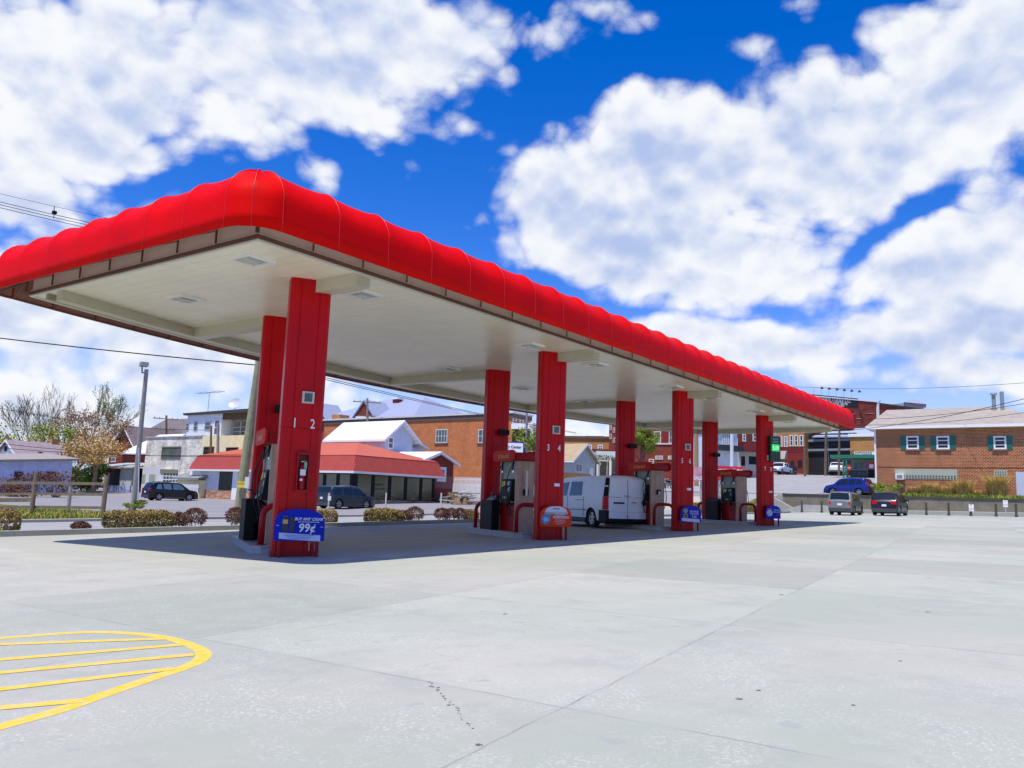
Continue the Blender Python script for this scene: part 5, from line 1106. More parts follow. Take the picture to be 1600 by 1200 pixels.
for k in range(5):
    r=.75*k/4; rg=[c+a*math.cos(j*math.pi/8)*r+bb_*math.sin(j*math.pi/8)*r+nrm*(r*r*.35) for j in range(16)]
    if prev:
        for j in range(16): mb.poly(prev[j],prev[(j+1)%16],rg[(j+1)%16],rg[j])
    prev=rg
mb.build('bowl',M('dish_grey',(.5,.52,.55),.4),t); mb=MB(); mb.tube([(c.x,c.y,zt_+.25),c],.05,6); mb.build('stand',STEEL,t)
# ---- long dark roof behind, brick church-like house with porch, white roof wing
b=Bld('long_house','long dark brown roofed building behind the whitewashed block','building',292,128,pxL=207,lx=10,ptop=680); b.wallmesh(WOODG); b.gable('y',3.2,SHBR,SIDG,over=.5)
b=Bld('brick_house','red brick house with steep dark gable behind the autumn tree','house',212,112,pxL=165,lx=8,ptop=707); b.wallmesh(BRR); b.gable('x',3.6,SHBR,BRR,over=.5); b.win('L',193,708,199,724,1,2); b.win('L',175,708,181,722,1,2)
b=Bld('white_wing','white metal roofed wing beside the brick house','house',226,106,pxL=186,lx=5,ptop=709); b.wallmesh(BRR)
mb=MB(); x0,y0=b.x,b.y; dz=onX(222,681,x0+4).z-b.z1; mb.hexa([(x0-.4,y0-.3,b.z1-.1),(x0+5,y0-.3,b.z1+dz),(x0+5,y0+b.ly,b.z1+dz),(x0-.4,y0+b.ly,b.z1-.1)],[(x0-.4,y0-.3,b.z1+.1),(x0+5,y0-.3,b.z1+dz+.2),(x0+5,y0+b.ly,b.z1+dz+.2),(x0-.4,y0+b.ly,b.z1+.1)]); mb.build('roof',MTLW,b.t)
b=Bld('porch','open porch with mossy pale roof and white end panel','porch',207,100,pxL=147,lx=4,ptop=732); 
mb=MB(); mb.box(b.x+1.8,b.x+4,b.y,b.y+b.ly,b.z0,b.z1); mb.build('back_wall',M('dark_interior',(.02,.018,.015),.8),b.t)
mb=MB(); mb.hexa([(b.x-.6,b.y-.6,b.z1),(b.x+4,b.y-.6,b.z1+.2),(b.x+4,b.y+b.ly+.4,b.z1+.2),(b.x-.6,b.y+b.ly+.4,b.z1)],[(b.x-.6,b.y-.6,b.z1+.2),(b.x+4,b.y-.2,b.z1+.9),(b.x+4,b.y+b.ly,b.z1+.9),(b.x-.6,b.y+b.ly+.4,b.z1+.2)]); mb.build('roof',M('mossy_roof',(.42,.45,.40),.7,var=.3,vscale=1.5),b.t)
for k,px in enumerate((149,165,187,205)):
    q=onX(px,760,b.x); mb=MB(); mb.box(b.x-.08,b.x+.08,q.y-.08,q.y+.08,b.z0,b.z1-.001); mb.build('post',M('grey_post',(.40,.40,.37),.7,var=.2),b.t)
b.rect('L',189,733,204,761,.0,.06,M('pale_panel',(.5,.53,.48),.6),'end_panel'); b.rect('L',166,758,207,770,.0,.08,SIDB,'low_wall')
b=Bld('shed','white shed with lavender shade in its wall colour, sloping roof and two dark windows behind the wooden fence','shed',-60,80,pxR=109,ly=7,z1=0)
b.z1=b.pt('R',-60,722).z; zR=b.pt('R',109,719).z; mb=MB(); x0,x1_,y0=b.x,b.x+b.lx,b.y
mb.hexa([(x0,y0,b.z0),(x1_,y0,b.z0),(x1_,y0+7,b.z0),(x0,y0+7,b.z0)],[(x0,y0,b.z1),(x1_,y0,zR),(x1_,y0+7,zR+.6),(x0,y0+7,b.z1+.6)]); mb.build('wall',SIDB,b.t)
mb=MB(); q=[(x0,y0-.5,b.z1),(x1_+.6,y0-.5,zR),(x1_+.6,y0+7,zR+.6),(x0,y0+7,b.z1+.6)]; mb.hexa([(a,c,d+.01) for a,c,d in q],[(a,c,d+.22) for a,c,d in q]); mb.build('roof',M('worn_roof_edge',(.30,.27,.24),.8,var=.3),b.t)
for p0,p1 in ((22,34.5),(71.5,83.5)): b.win('R',p0,736,p1,750,1,1,M('lav_frame',(.25,.28,.4),.6),DARK,fw=.05)
b=Bld('farm_house','low cream house with long mauve shingle roof and brick chimney','house',23,112,pxR=100,pxL=-12,ptop=711); b.wallmesh(M('cream_wall',(.50,.45,.34),.8,var=.1)); 
b.gable('x',onX(8,689,b.x).z-b.z1,SHMV,WHITE,over=.5)
b.win('R',36,712,44,716,1,1,fr=M('brown_frame',(.10,.07,.05),.6),gl=DARK,fw=.05); b.win('R',74,713,82,717,1,1,fr=M('brown_frame',(.10,.07,.05),.6),gl=DARK,fw=.05); b.win('L',8,697,11,705,1,1,fr=M('brown_frame',(.10,.07,.05),.6),gl=DARK,fw=.05)
q=onY(86,692,b.y+b.ly/2); mb=MB(); mb.box(q.x-.6,q.x+.6,q.y-.4,q.y+.4,q.z-2.2,q.z+.55); mb.build('chimney',BRT,b.t); q=onY(62,712,b.y-.2); mb=MB(); mb.box(q.x-.25,q.x+.25,b.y-.4,b.y-.01,b.z0,onY(62,706,b.y).z); mb.build('flue',M('rusty_pipe',(.2,.1,.05),.7),b.t)
# ---- orange brick building, big hipped roof behind it
b=Bld('brick_building','large orange brick building with pale cornice and grouped windows','building',797,104,pxL=500,pxR=826,ptop=649); b.wallmesh(BRO); b.slab(M('pale_cornice',(.6,.6,.58),.6,var=.1),'cornice',.25,.22,z=b.z1+.25); mb=MB(); mb.box(b.x-.12,b.x+b.lx+.12,b.y-.12,b.y+b.ly,b.z1-.35,b.z1+.249); mb.build('parapet',M('dark_parapet',(.12,.08,.06),.7),b.t)
for p0,p1 in ((681.5,699),(748,760)): b.win('L',p0,671,p1,692,4 if p1-p0>14 else 2,2,fr=M('window_grey',(.55,.58,.55),.6),sill=M('brick_sill',(.18,.08,.05),.8),fw=.12)
b.win('R',801,652,806,662,1,2); b.win('R',812,652,817,662,1,2)
q=onX(528,655,b.x+3); mb=MB(); mb.box(b.x+2.5,b.x+4.5,q.y-.9,q.y+.9,b.z1,b.z1+1.5); mb.box(b.x+1.4,b.x+2.49,q.y-2.6,q.y-.5,b.z1,b.z1+.8); mb.build('chimney',BRT,b.t)
BX,BY=b.x,b.y
b3=Bld('white_porch','white two storey porch on the end of the orange brick building','porch',797,0,xy=(BX-.5,BY-3.5),lx=b.lx+1,ly=3.3,z1=onX(797,671,BX).z)
mb=MB(); mb.box(b3.x,b3.x+b3.lx,b3.y,b3.y+3.3,b3.z1,b3.z1+.7); mb.build('roof',WHITE,b3.t)
for k in range(4):
    x=b3.x+.2+k*(b3.lx-.6)/3; mb=MB(); mb.tube([(x,b3.y+.2,b3.z0),(x,b3.y+.2,b3.z1-.001)],.2,10); mb.build('column_post',WHITE,b3.t)
mb=MB(); mb.box(b3.x+.1,b3.x+b3.lx-.1,b3.y+.4,b3.y+3.2,zg(b3.x,b3.y)+3.4,zg(b3.x,b3.y)+3.7); mb.build('balcony_floor',WHITE,b3.t); mb=MB(); mb.box(b3.x+.1,b3.x+b3.lx,b3.y+2.6,b3.y+2.7,b3.z0,b3.z1-.01); mb.build('dark_recess',M('dark_interior',(.02,.018,.015),.8),b3.t)
b=Bld('hipped_roof_building','huge blue grey hipped roof rising behind the orange brick building','building',640,150,pxL=478,lx=26,ptop=652); b.wallmesh(BRR); b.hip(onX(600,624,b.x+13).z-b.z1,SLATEB,over=.8,inset=10)
for px in (572,498):
    q=onX(px,652,b.x); mb=MB(); y=q.y; z=b.z1-.2; hh=3.4; mb.extr([(b.x-.6,y-3,z),(b.x-.6,y+3,z),(b.x-.6,y,z+hh)],(5,0,0)); mb.build('dormer',BRR,b.t)
    mb=MB()
    for sy in (-1,1): mb.hexa([(b.x-.9,y+sy*3.5,z-.3),(b.x-.9,y,z+hh+.1),(b.x+5,y,z+hh+.1),(b.x+5,y+sy*3.5,z-.3)],[(b.x-.9,y+sy*3.5,z),(b.x-.9,y,z+hh+.5),(b.x+5,y,z+hh+.5),(b.x+5,y+sy*3.5,z)])
    mb.build('dormer_roof',SLATEB,b.t); mb=MB(); mb.box(b.x-.7,b.x-.6,y-2.2,y+2.2,z+.1,z+.7); mb.build('dormer_sill',WHITE,b.t)
q=onX(621,632,b.x+10); mb=MB(); mb.box(q.x-.7,q.x+.7,q.y-.7,q.y+.7,q.z-4,q.z+1.0); mb.build('chimney',BRR,b.t); mb=MB(); mb.box(q.x-.9,q.x+.9,q.y-.9,q.y+.9,q.z+1.001,q.z+1.3); mb.build('chimney_cap',WHITE,b.t)
# ---- pale blue house with white roof, small brick annex
b=Bld('house','pale blue house with bright white metal roof behind the restaurant','house',597,84,pxL=514,pxR=641,ptop=681); b.wallmesh(SIDG); b.gable('y',onY(623,659,b.y).z-b.z1,MTLW,SIDG,over=.7); b.win('R',606,682,614,702,1,2,fw=.14); 
mb=MB(); zz=b.z1-.9; mb.box(b.x+b.lx+.75,b.x+b.lx+3.2,b.y+1.5,b.y+6,b.z0,zz); mb.build('side_bay',SIDG,b.t); mb=MB(); mb.hexa([(b.x+b.lx+.1,b.y+1,zz+1.2),(b.x+b.lx+3.8,b.y+1,zz),(b.x+b.lx+3.8,b.y+6.4,zz),(b.x+b.lx+.1,b.y+6.4,zz+1.2)],[(b.x+b.lx+.1,b.y+1,zz+1.4),(b.x+b.lx+3.8,b.y+1,zz+.2),(b.x+b.lx+3.8,b.y+6.4,zz+.2),(b.x+b.lx+.1,b.y+6.4,zz+1.4)]); mb.build('bay_roof',MTLW,b.t)
b=Bld('brick_annex','small dark red brick annex with low white gable roof and white window','building',655,80,pxR=707,ly=9,ptop=720); b.wallmesh(BRR); b.gable('y',onY(684,708,b.y).z-b.z1,MTLW,BRR,over=.5); b.win('R',683,729,696,753,1,2,fr=WHITE,gl=M('teal_glass',(.15,.30,.28),.2,var=.2),fw=.3)
b.rect('R',655,741,707,764,.0,.03,M('faded_red_wall',(.27,.10,.08),.8,var=.15),'faded_lower_wall')
# ---- grey green house with tan roof
b=Bld('house','grey green house with tan roof and low brick wall, seen above the white van','house',893,98,pxL=850,pxR=929,ptop=717); b.wallmesh(SIDN); b.gable('y',onY(913,695,b.y).z-b.z1,SHTN,SIDN,over=.5); b.win('R',899,724,909,738,2,1,fw=.08,gl=M('pale_curtain',(.25,.28,.24),.4,var=.2)); b.rect('R',920.5,731,926,748,.0,.06,WHITE,'door')
mb=MB(); a=onY(878,760,b.y-2.0); c=onY(921,760,b.y-2.0); zt_=onY(900,739.5,b.y-2).z; mb.box(a.x,c.x,b.y-2.2,b.y-1.95,zg(b.x,b.y)-1,zt_); o=mb.build('garden_wall',BRT,origin=(a.x,b.y-2.2,zt_)); tag(o,'low tan brick garden wall in front of the grey green house','wall')
def gen(name,label,cat,pxA,DA,pxB,DB,depth,ytop,mat,group=None,z0=None,roof=None):
    """building whose front runs between two surveyed ground points, not on the grid"""
    a=Vector((*atD(pxA,DA),0)); c=Vector((*atD(pxB,DB),0)); T=(c-a).normalized(); Nn=Vector((T.y,-T.x,0)); L=(c-a).length
    if Nn.dot(a)>0: Nn=-Nn
    zt_=P(pxA,ytop,DA).z; zb_=(min(zg(a.x,a.y),zg(c.x,c.y))-.8) if z0 is None else z0
    t=thing(name,label,cat,(a.x,a.y,zg(a.x,a.y)),group)
    mb=MB(); q=[a,c,c-Nn*depth,a-Nn*depth]; mb.hexa([(v.x,v.y,zb_) for v in q],[(v.x,v.y,zt_) for v in q]); mb.build('wall',mat,t)
    if roof:
        mb=MB(); q=[a-T*.2+Nn*.2,c+T*.2+Nn*.2,c+T*.2-Nn*depth,a-T*.2-Nn*depth]; mb.hexa([(v.x,v.y,zt_+.002) for v in q],[(v.x,v.y,zt_+.35) for v in q]); mb.build('parapet_cap',roof,t)
    def hit(px,py):
        d=ray(px,py); k=(a-CAM).dot(Nn)/d.dot(Nn); p=CAM+d*k; return (p-a).dot(T),p.z
    def box(px0,py0,px1,py1,d0,d1,m_,nm,parent=None):
        u0,z0_=hit(px0,py0); u1,z1_=hit(px1,py1); z0_,z1_=min(z0_,z1_),max(z0_,z1_); mb=MB(); mb.obox(a+T*u0+Nn*d0+Vector((0,0,z0_)),T*(u1-u0),Nn*(d1-d0),Vector((0,0,z1_-z0_))); return mb.build(nm,m_,parent or t)
    def win(px0,py0,px1,py1,fr=WHITE,gl=PANE,nx=1,ny=2,fw=.14):
        u0,z0_=hit(px0,py0); u1,z1_=hit(px1,py1); z0_,z1_=min(z0_,z1_),max(z0_,z1_); w_=u1-u0; h=z1_-z0_; mb=MB(); f2=min(fw,w_*.22)
        def bar(x0,x1,y0,y1,d=.08): mb.obox(a+T*(u0+x0)+Nn*.003+Vector((0,0,z0_+y0)),T*(x1-x0),Nn*d,Vector((0,0,y1-y0)))
        bar(0,w_,0,f2); bar(0,w_,h-f2,h); bar(0,f2,f2,h-f2); bar(w_-f2,w_,f2,h-f2)
        for k in range(1,nx): bar(w_*k/nx-f2*.3,w_*k/nx+f2*.3,f2,h-f2,.06)
        for k in range(1,ny): bar(f2,w_-f2,h*k/ny-f2*.3,h*k/ny+f2*.3,.05)
        f=mb.build('window',fr,t); mb=MB(); mb.obox(a+T*(u0+f2*.9)+Nn*.002+Vector((0,0,z0_+f2*.9)),T*(w_-f2*1.8),Nn*.02,Vector((0,0,h-f2*1.8))); mb.build('pane',gl,f)
    return t,hit,box,win,a,T,Nn
t,hit,box,win,_,_,_=gen('brick_building','flat roofed orange brown brick building behind the grey green house','building',838,128,960,125,14,683,BRT,roof=M('brown_cap',(.15,.08,.05),.6))
win(916,695,925,703,nx=2,ny=2,gl=DARK); win(934,695,942,703,nx=2,ny=2,gl=DARK); box(850,700,962,704,0,.1,BRR,'brick_band')
t,hit,box,win,_,_,_=gen('rooftop_plant','bright blue tarpaulin covered box on the flat roof','roof unit',913,137,941,136,5,680,M('blue_tarp',(.02,.18,.55),.5,var=.3,vscale=1.5),z0=8.5)
t,hit,box,win,_,_,_=gen('red_brick_block','tall dark red brick block behind the green tree','building',950,118,1066,112,12,640,BRR,roof=WHITE)
for q in ((953,664,956,672),(958,668,961,676),(953,678,956,686),(958,684,961,692),(1022,674,1033,693),(1045.5,674,1051,693),(1024,712,1036,718),(1044,712,1052,718),(1014,717,1022,725)): win(*q,fr=M('cream_trim',(.62,.55,.45),.6))
box(1035,675,1045,693,0,.05,M('red_panel_b',(.20,.01,.01),.6),'red_panel'); box(1021,692.5,1052,694.5,.05,.12,M('cream_trim',(.62,.55,.45),.6),'sill_band')
# carport with sign
x0,y0=atD(931,104); t=thing('carport','white flat roofed carport left of the third rear column','carport',(x0,y0,zg(x0,y0))); zc=P(931,704,104).z; x1_,y1=atD(975,104)
A=Vector((x0,y0,0)); B=Vector((x1_,y1,0)); T=(B-A).normalized(); Nn=Vector((-T.y,T.x,0)); mb=MB(); mb.obox(A+Vector((0,0,zc-.7)),T*(B-A).length,Nn*6,Vector((0,0,.7))); mb.build('roof',M('pale_green_white',(.6,.66,.64),.6),t)
for k in range(3):
    q=A+T*(.2+k*1.6); mb=MB(); mb.box(q.x-.12,q.x+.12,q.y-.12,q.y+.12,zg(q.x,q.y)-.4,zc-.701); mb.build('post',WHITE,t)
mb=MB(); mb.obox(A+Nn*5.5+Vector((0,0,zg(x0,y0)-1)),T*(B-A).length,Nn*.3,Vector((0,0,zc-.7-zg(x0,y0)+.999))); mb.build('stone_back_wall',BRS,t)
def board(label,pxa,pya,pxb,pyb,D,mat,posts=(),texts=(),pm=STEEL,name='sign_board',cat='sign',th=.15,frame=None,down=None):
    a=P(pxa,pya,D); c=P(pxb,pyb,D); T=Vector((c.x-a.x,c.y-a.y,0)); L=T.length; T.normalize(); Nn=Vector((T.y,-T.x,0)); Nn=Nn if Nn.dot(a)<0 else -Nn
    z0,z1=min(a.z,c.z),max(a.z,c.z); t=thing(name,label,cat,(a.x,a.y,zg(a.x,a.y))); mb=MB(); o=Vector((a.x,a.y,z0)); mb.obox(o,T*L,-Nn*th,Vector((0,0,z1-z0))); pn=mb.build('board',mat,t)
    if frame: mb=MB(); mb.obox(o-T*.1-Vector((0,0,.1))-Nn*.02,T*(L+.2),-Nn*(th-.04),Vector((0,0,z1-z0+.2))); mb.build('frame',frame,t)
    for u in posts:
        q=o+T*(L*u)-Nn*(th+.06); mb=MB(); mb.tube([(q.x,q.y,zg(q.x,q.y)-.3),(q.x,q.y,z1-.05 if down is None else z0)],.07,8); mb.build('post',pm,t)
    for (s,size,u,v,m_) in texts: mb=MB(); text_mesh(mb,s,size,o+T*(L*u)+Vector((0,0,(z1-z0)*v)),T,(0,0,1),Nn,depth=.012,squash=.9,bold=size*.03); mb.build('lettering',m_,pn)
    return t
board('small cream changeable letter sign on two posts under the carport',936,709,951,721,96,M('cream_sign',(.62,.65,.45),.5),(.1,.9),(('OPEN 7 DAYS',.38,.5,.5,BLACK),('WE HAVE ICE',.38,.5,.16,BLACK)))
board('white and blue medical centre sign between the second column pair',775,691,817,707,74,WHITE,(.1,.95),(('Surgery Center',.36,.52,.42,M('navy_text',(.02,.03,.2),.5)),),frame=BLU)
board('red and white poster banner between columns 5 and 6',1083,729,1098,752,58,M('banner_print',(.62,.30,.36),.6,var=.7,vscale=1.6),(.05,.95),(('SALE',.35,.5,.1,WHITE),),name='banner')
board('long red billboard with white lettering seen behind the farthest pump',1122,728,1162,752,66,M('billboard_red',(.62,.01,.04),.5,var=.1),(.05,.95),(('Hometown Market',.32,.42,.66,WHITE),('DELI',.34,.86,.55,WHITE),('PIZZA',.3,.86,.12,WHITE)),name='billboard')
# clutter on the slope: stacked boards and tarpaulin at the right end of the restaurant
def rubble():
    rnd=random.Random(5); x0,y0=atD(703,80); t=thing('tarpaulin_pile','brown tarpaulin and board pile right of the restaurant','debris pile',(x0,y0,zg(x0,y0)))
    for k in range(7):
        px=rnd.uniform(686,722); D=rnd.uniform(76,82); x,y=atD(px,D); z=zg(x,y); mb=MB(); w_=rnd.uniform(.8,1.3); h=rnd.uniform(.5,1.25); a=rnd.uniform(0,3)
        c=Vector((x,y,z)); pts=[c+Vector((math.cos(a+j*math.pi/3)*w_*rnd.uniform(.7,1.2),math.sin(a+j*math.pi/3)*w_*rnd.uniform(.7,1.2),-.2)) for j in range(6)]; top=[c+(p-c)*rnd.uniform(.3,.8)+Vector((0,0,h*rnd.uniform(.6,1))) for p in pts]
        mb.hexa(pts,top); mb.build('tarpaulin_heap',M('brown_tarp',(.17,.10,.04),.6,var=.6,vscale=1.3),t)
    for k in range(22):
        x,y=atD(rnd.uniform(690,740),rnd.uniform(74,80)); z=zg(x,y); mb=MB(); a=Vector((x,y,z+.1+rnd.random()*1.0)); mb.obox(a,(2.2,rnd.uniform(-1.8,.6),rnd.uniform(-.2,.4)),(.1,.3,0),(0,0,.08)); mb.build('board',(WOOD,WOODG,WOOD,WHITE)[k%4],t)
rubble()

# ---- downtown row behind the right end
t,hit,box,win,_,_,_=gen('shop_row','white fronted shops with long black awning seen between the last columns','building',1120,104,1152,106,5,672,SIDW,roof=WHITE)
for k in range(4): win(1128+k*3.2,677,1130.8+k*3.2,695,fw=.1)
box(1118,695,1152,706,.0,1.2,M('black_awning',(.02,.025,.035),.6),'awning'); box(1119,728,1151,735,0,.1,DARK,'dark_shopfront')
t,hit,box,win,_,_,_=gen('red_roof_shop','dark red roofed shop next to the black awning','building',1152,112,1188,113,5,700,M('shop_cream',(.5,.48,.42),.7,var=.1))
box(1152,692,1190,707,.2,1.6,M('dark_red_roof',(.18,.01,.012),.6),'shop_roof'); box(1158,713,1164,728,0,.05,DARK,'doorway'); box(1170,713,1182,726,0,.05,DARK,'shop_window')
t,hit,box,win,_,_,_=gen('red_brick_block','red brick block rising behind the black awning shops','building',1136,128,1200,134,12,650,BRR)
win(1147,684,1152,701); win(1176,676,1182,690); win(1160,678,1165,690)
t,hit,box,win,_,_,_=gen('grey_brick_shop','narrow grey shop wedged left of the brick corner building','building',1196,150,1217,147,9,677,M('grey_stucco',(.35,.36,.36),.8,var=.2)); win(1206,683,1213,692); box(1200,712,1216,734,0,.1,M('pale_front',(.55,.56,.55),.6,var=.3),'shop_front')
b=Bld('corner_building','brick corner building with five tall upper windows and painted red shopfront','building',1258,140,pxL=1214,lx=9,ptop=674); b.wallmesh(BRT); b.slab(BRR,'parapet',.08,.5)
for p0 in (1217,1225,1234,1241.5,1249.5): b.win('L',p0,682 if p0<1230 else 680,p0+5.6,698 if p0<1230 else 697,1,2,fw=.16,gl=M('blind_glass',(.3,.34,.3),.3,var=.5,vscale=.8) if p0<1230 else PANE)
b.rect('L',1213,699,1258,707,0,.12,M('red_band',(.16,.012,.01),.6,var=.2),'painted_band'); b.rect('L',1231,707,1258,738,0,.10,M('red_front',(.22,.02,.012),.6,var=.15),'painted_shopfront')
b.rect('L',1235,720,1241.5,732,.1,.13,DARK,'shop_window'); b.rect('L',1246.5,719,1254,731,.1,.13,DARK,'shop_window')
a=b.pt('L',1214,712); c=b.pt('L',1231,718); mb=MB(); mb.hexa([(b.x-1.8,a.y,c.z),(b.x-.01,a.y,c.z),(b.x-.01,c.y,c.z),(b.x-1.8,c.y,c.z)],[(b.x-.9,a.y,c.z+1.3),(b.x-.01,a.y,c.z+1.5),(b.x-.01,c.y,c.z+1.5),(b.x-.9,c.y,c.z+1.3)]); mb.build('awning',M('taupe_awning',(.33,.28,.27),.7),b.t)
# open steel shed
t,hit,box,win,a,T,Nn=gen('steel_shed','black open steel framed shed with blue grey sheet roof','shed',1260,142,1334,136,14,735,DARK,z0=5.)
SBK=M('shed_black',(.015,.015,.02),.6,var=.3,vscale=.5); SGR=M('shed_grey_steel',(.25,.28,.3),.5,var=.2)
box(1258,690,1334,735,-.5,-.2,SBK,'dark_cladding'); box(1256,702,1334,703.6,.0,.2,SGR,'girder'); box(1262,687,1334,688.4,.0,.15,SGR,'girder')
for px in (1262,1294,1311,1332): box(px,676,px+1.2,737,.0,.25,SGR,'steel_post')
box(1262,678,1334,692,-1.2,-.6,SBK,'upper_cladding')
u0,z0_=hit(1272,684); u1,z1_=hit(1334,684); mb=MB(); p0=a+T*u0+Nn*.6; p1=a+T*(u1+5)+Nn*.6
mb.hexa([Vector((p0.x,p0.y,z0_)),Vector((p1.x,p1.y,z0_-.3)),Vector((p1.x,p1.y,z0_+1.9))-Nn*8,Vector((p0.x,p0.y,z0_+1.9))-Nn*8-T*-0],[Vector((p0.x,p0.y,z0_+.2)),Vector((p1.x,p1.y,z0_-.1)),Vector((p1.x,p1.y,z0_+2.1))-Nn*8,Vector((p0.x,p0.y,z0_+2.1))-Nn*8]); mb.build('roof',M('blue_sheet_roof',(.36,.42,.50),.4,var=.1),t)
# shop with green canopy
b=Bld('corner_shop','tan brick shop with green canopy and white name board','shop',1372,108,pxL=1330,lx=10,ptop=682); b.wallmesh(BRT); b.slab(WHITE,'parapet_cap',.2,.4)
b.rect('L',1335,706,1368,713,.02,.12,WHITE,'name_board'); p=b.pt('L',1351,712); mb=MB(); text_mesh(mb,'Compass  E',.85,(b.x-.13,p.y,p.z+.1),(0,-1,0),(0,0,1),(-1,0,0),depth=.01,squash=.85); mb.build('lettering',BLACK,b.t)
b.rect('L',1330,716,1372,744,.02,.1,M('pale_teal_front',(.28,.38,.37),.5,var=.3,vscale=.8),'shop_front')
a_=b.pt('L',1307,713); c=b.pt('L',1374,718); mb=MB(); mb.box(b.x-3.2,b.x-.12,c.y,a_.y,c.z,a_.z); mb.build('green_canopy',M('canopy_green',(.015,.16,.09),.6,var=.1),b.t)
for px in (1318,1323,1372): q=onX(px,740,b.x-3.0); mb=MB(); mb.box(q.x-.1,q.x+.1,q.y-.1,q.y+.1,zg(q.x,q.y)-.4,c.z-.001); mb.build('canopy_post',M('canopy_green',(.015,.16,.09),.6,var=.1),b.t)
for (p0,p1) in ((1335,1341),(1342,1349),(1350,1357)): b.rect('L',p0,722,p1,733,.1,.14,M('poster_glass',(.2,.24,.26),.3,var=.8,vscale=1.4),'shop_window')
t=thing('soda_machine','red drinks machine by the green canopied shop','vending machine',onX(1360,745,b.x-1.6)); q=onX(1356,745,b.x-1.6); mb=MB(); zz=zg(q.x,q.y); z1_=onX(1356,722,b.x-1.6).z; z0_=onX(1356,734,b.x-1.6).z; mb.box(q.x-.4,q.x+.4,q.y-1.1,q.y,z0_,z1_); mb.build('cabinet',M('machine_red',(.5,.02,.02),.4,var=.2),t); mb=MB(); mb.box(q.x-.41,q.x-.401,q.y-.8,q.y-.3,z0_+.2,z1_-.3); mb.build('front_panel',WHITE,t); mb=MB(); mb.box(q.x-.3,q.x+.3,q.y-1,q.y-.1,zz-.1,z0_-.001); mb.build('plinth',DARK,t)
mb=MB(); 
q0=onX(1325,741,b.x-3.4); q1=onX(1354,741,b.x-3.4); t=thing('railing','dark metal railing in front of the green canopied shop','railing',(q0.x,q0.y,zg(q0.x,q0.y))); zt_=onX(1325,735,b.x-3.4).z
mb=MB(); mb.box(q0.x-.04,q0.x+.04,q1.y,q0.y,zt_-.1,zt_); mb.build('top_rail',BLACK,t)
for k in range(16): y=q1.y+(q0.y-q1.y)*k/15; mb=MB(); mb.box(q0.x-.03,q0.x+.03,y-.04,y+.04,zg(q0.x,y)-.3,zt_-.101); mb.build('baluster',BLACK,t)
# big brick building with painted sign, gooseneck lamps
t,hit,box,win,a,T,Nn=gen('brick_building','big dark red brick building with a painted black sign under a row of lamps','building',1225,166,1372,174,16,612.5,BRR,roof=None)
TOOL=t; zt0=P(1225,612.5,166).z; L0=(Vector((*atD(1372,174),0))-a).length
mb=MB(); q=[a+Nn*.15-T*.2,a+T*(L0+.3)+Nn*.15,a+T*(L0+.3)-Nn*16,a-Nn*16]; mb.hexa([(v.x,v.y,zt0+.002) for v in q],[(v.x,v.y,zt0+.22) for v in q]); mb.build('parapet_cap',WHITE,t)
bd=box(1262,615.5,1341,637,0,.06,M('sign_black',(.012,.012,.014),.6,var=.3),'painted_sign')
_,zb0=hit(1300,636); u,z=hit(1317,631)
for (s_,size,px,py) in (('GOSHEN TOOLE CO.',1.12,1302,627.3),('COSTS-QUIET CENTER',.66,1307,631.7),('1-800-2000',.55,1312,635.2)):
    u,z=hit(px,py); mb=MB(); p=a+T*u; text_mesh(mb,s_,size,(p.x,p.y,z),T,(0,0,1),Nn,depth=.07,squash=.85,bold=.01); mb.build('lettering',WHT,bd)
for q in ((1326,651,1332,667),): win(*q)
for (p0,p1,y_) in ((1329,1336,646),(1338,1346,653.6),(1352,1366,645.5)): box(p0,y_,p1,y_+1,0,.08,WHITE,'stone_lintel')
t2,hit2,box2,win2_,a2,T2,N2=gen('brick_building','dark brick wing with white corner strip beside the painted sign building','building',1372,173.9,1482,186,16,629,BRR,roof=M('dark_cap',(.05,.04,.04),.6))
box2(1369,627,1372.5,662,.0,.3,WHITE,'corner_strip')
for k,px in enumerate((1271.5,1283,1295,1306.5,1318,1330)):
    u,_=hit(px,615); p=a+T*u; t=thing('gooseneck_lamp','%s of the six gooseneck lamps above the painted sign, counted from the left'%('first','second','third','fourth','fifth','last')[k],'lamp',(p.x,p.y,zt0+.4),group='gooseneck lamps over the painted sign')
    mb=MB(); z=zt0+.4; mb.tube([(p.x,p.y,z),(p.x,p.y,z+1.3),p+Nn*.5+T*.6+Vector((0,0,z+1.6)),p+Nn*1.2+T*1.1+Vector((0,0,z+1.5))],.05,5); mb.build('arm',STEEL,t); e=p+Nn*1.2+T*1.1; mb=MB(); mb.tube([(e.x,e.y,z+1.62),(e.x,e.y,z+1.2)],[.12,.36],8); mb.build('shade',BLACK,t)
# little cupola roof beyond
t,hit,box,win,_,_,_=gen('roof_turret','small grey hipped turret roof far behind the brick wing','turret',1420,200,1448,203,6,627,M('turret_wall',(.35,.37,.4),.7)); p=P(1434,619,204); a=[Vector((*atD(1416,199),0)),Vector((*atD(1452,201),0))]; d_=(Vector((p.x,p.y,0))).normalized()*8; zt_=P(1420,627,200).z; mb=MB(); B=[a[0],a[1],a[1]+d_,a[0]+d_]; V_=[mb.vert((v.x,v.y,zt_)) for v in B]; r0=mb.vert((a[0].lerp(a[1],.35)+d_*.5)+Vector((0,0,zt_+1.3))); r1=mb.vert((a[0].lerp(a[1],.65)+d_*.5)+Vector((0,0,zt_+1.3)))
mb.face([V_[0],V_[1],r1,r0]); mb.face([V_[1],V_[2],r1]); mb.face([V_[2],V_[3],r0,r1]); mb.face([V_[3],V_[0],r0]); mb.build('hip_roof',SLATEB,t)
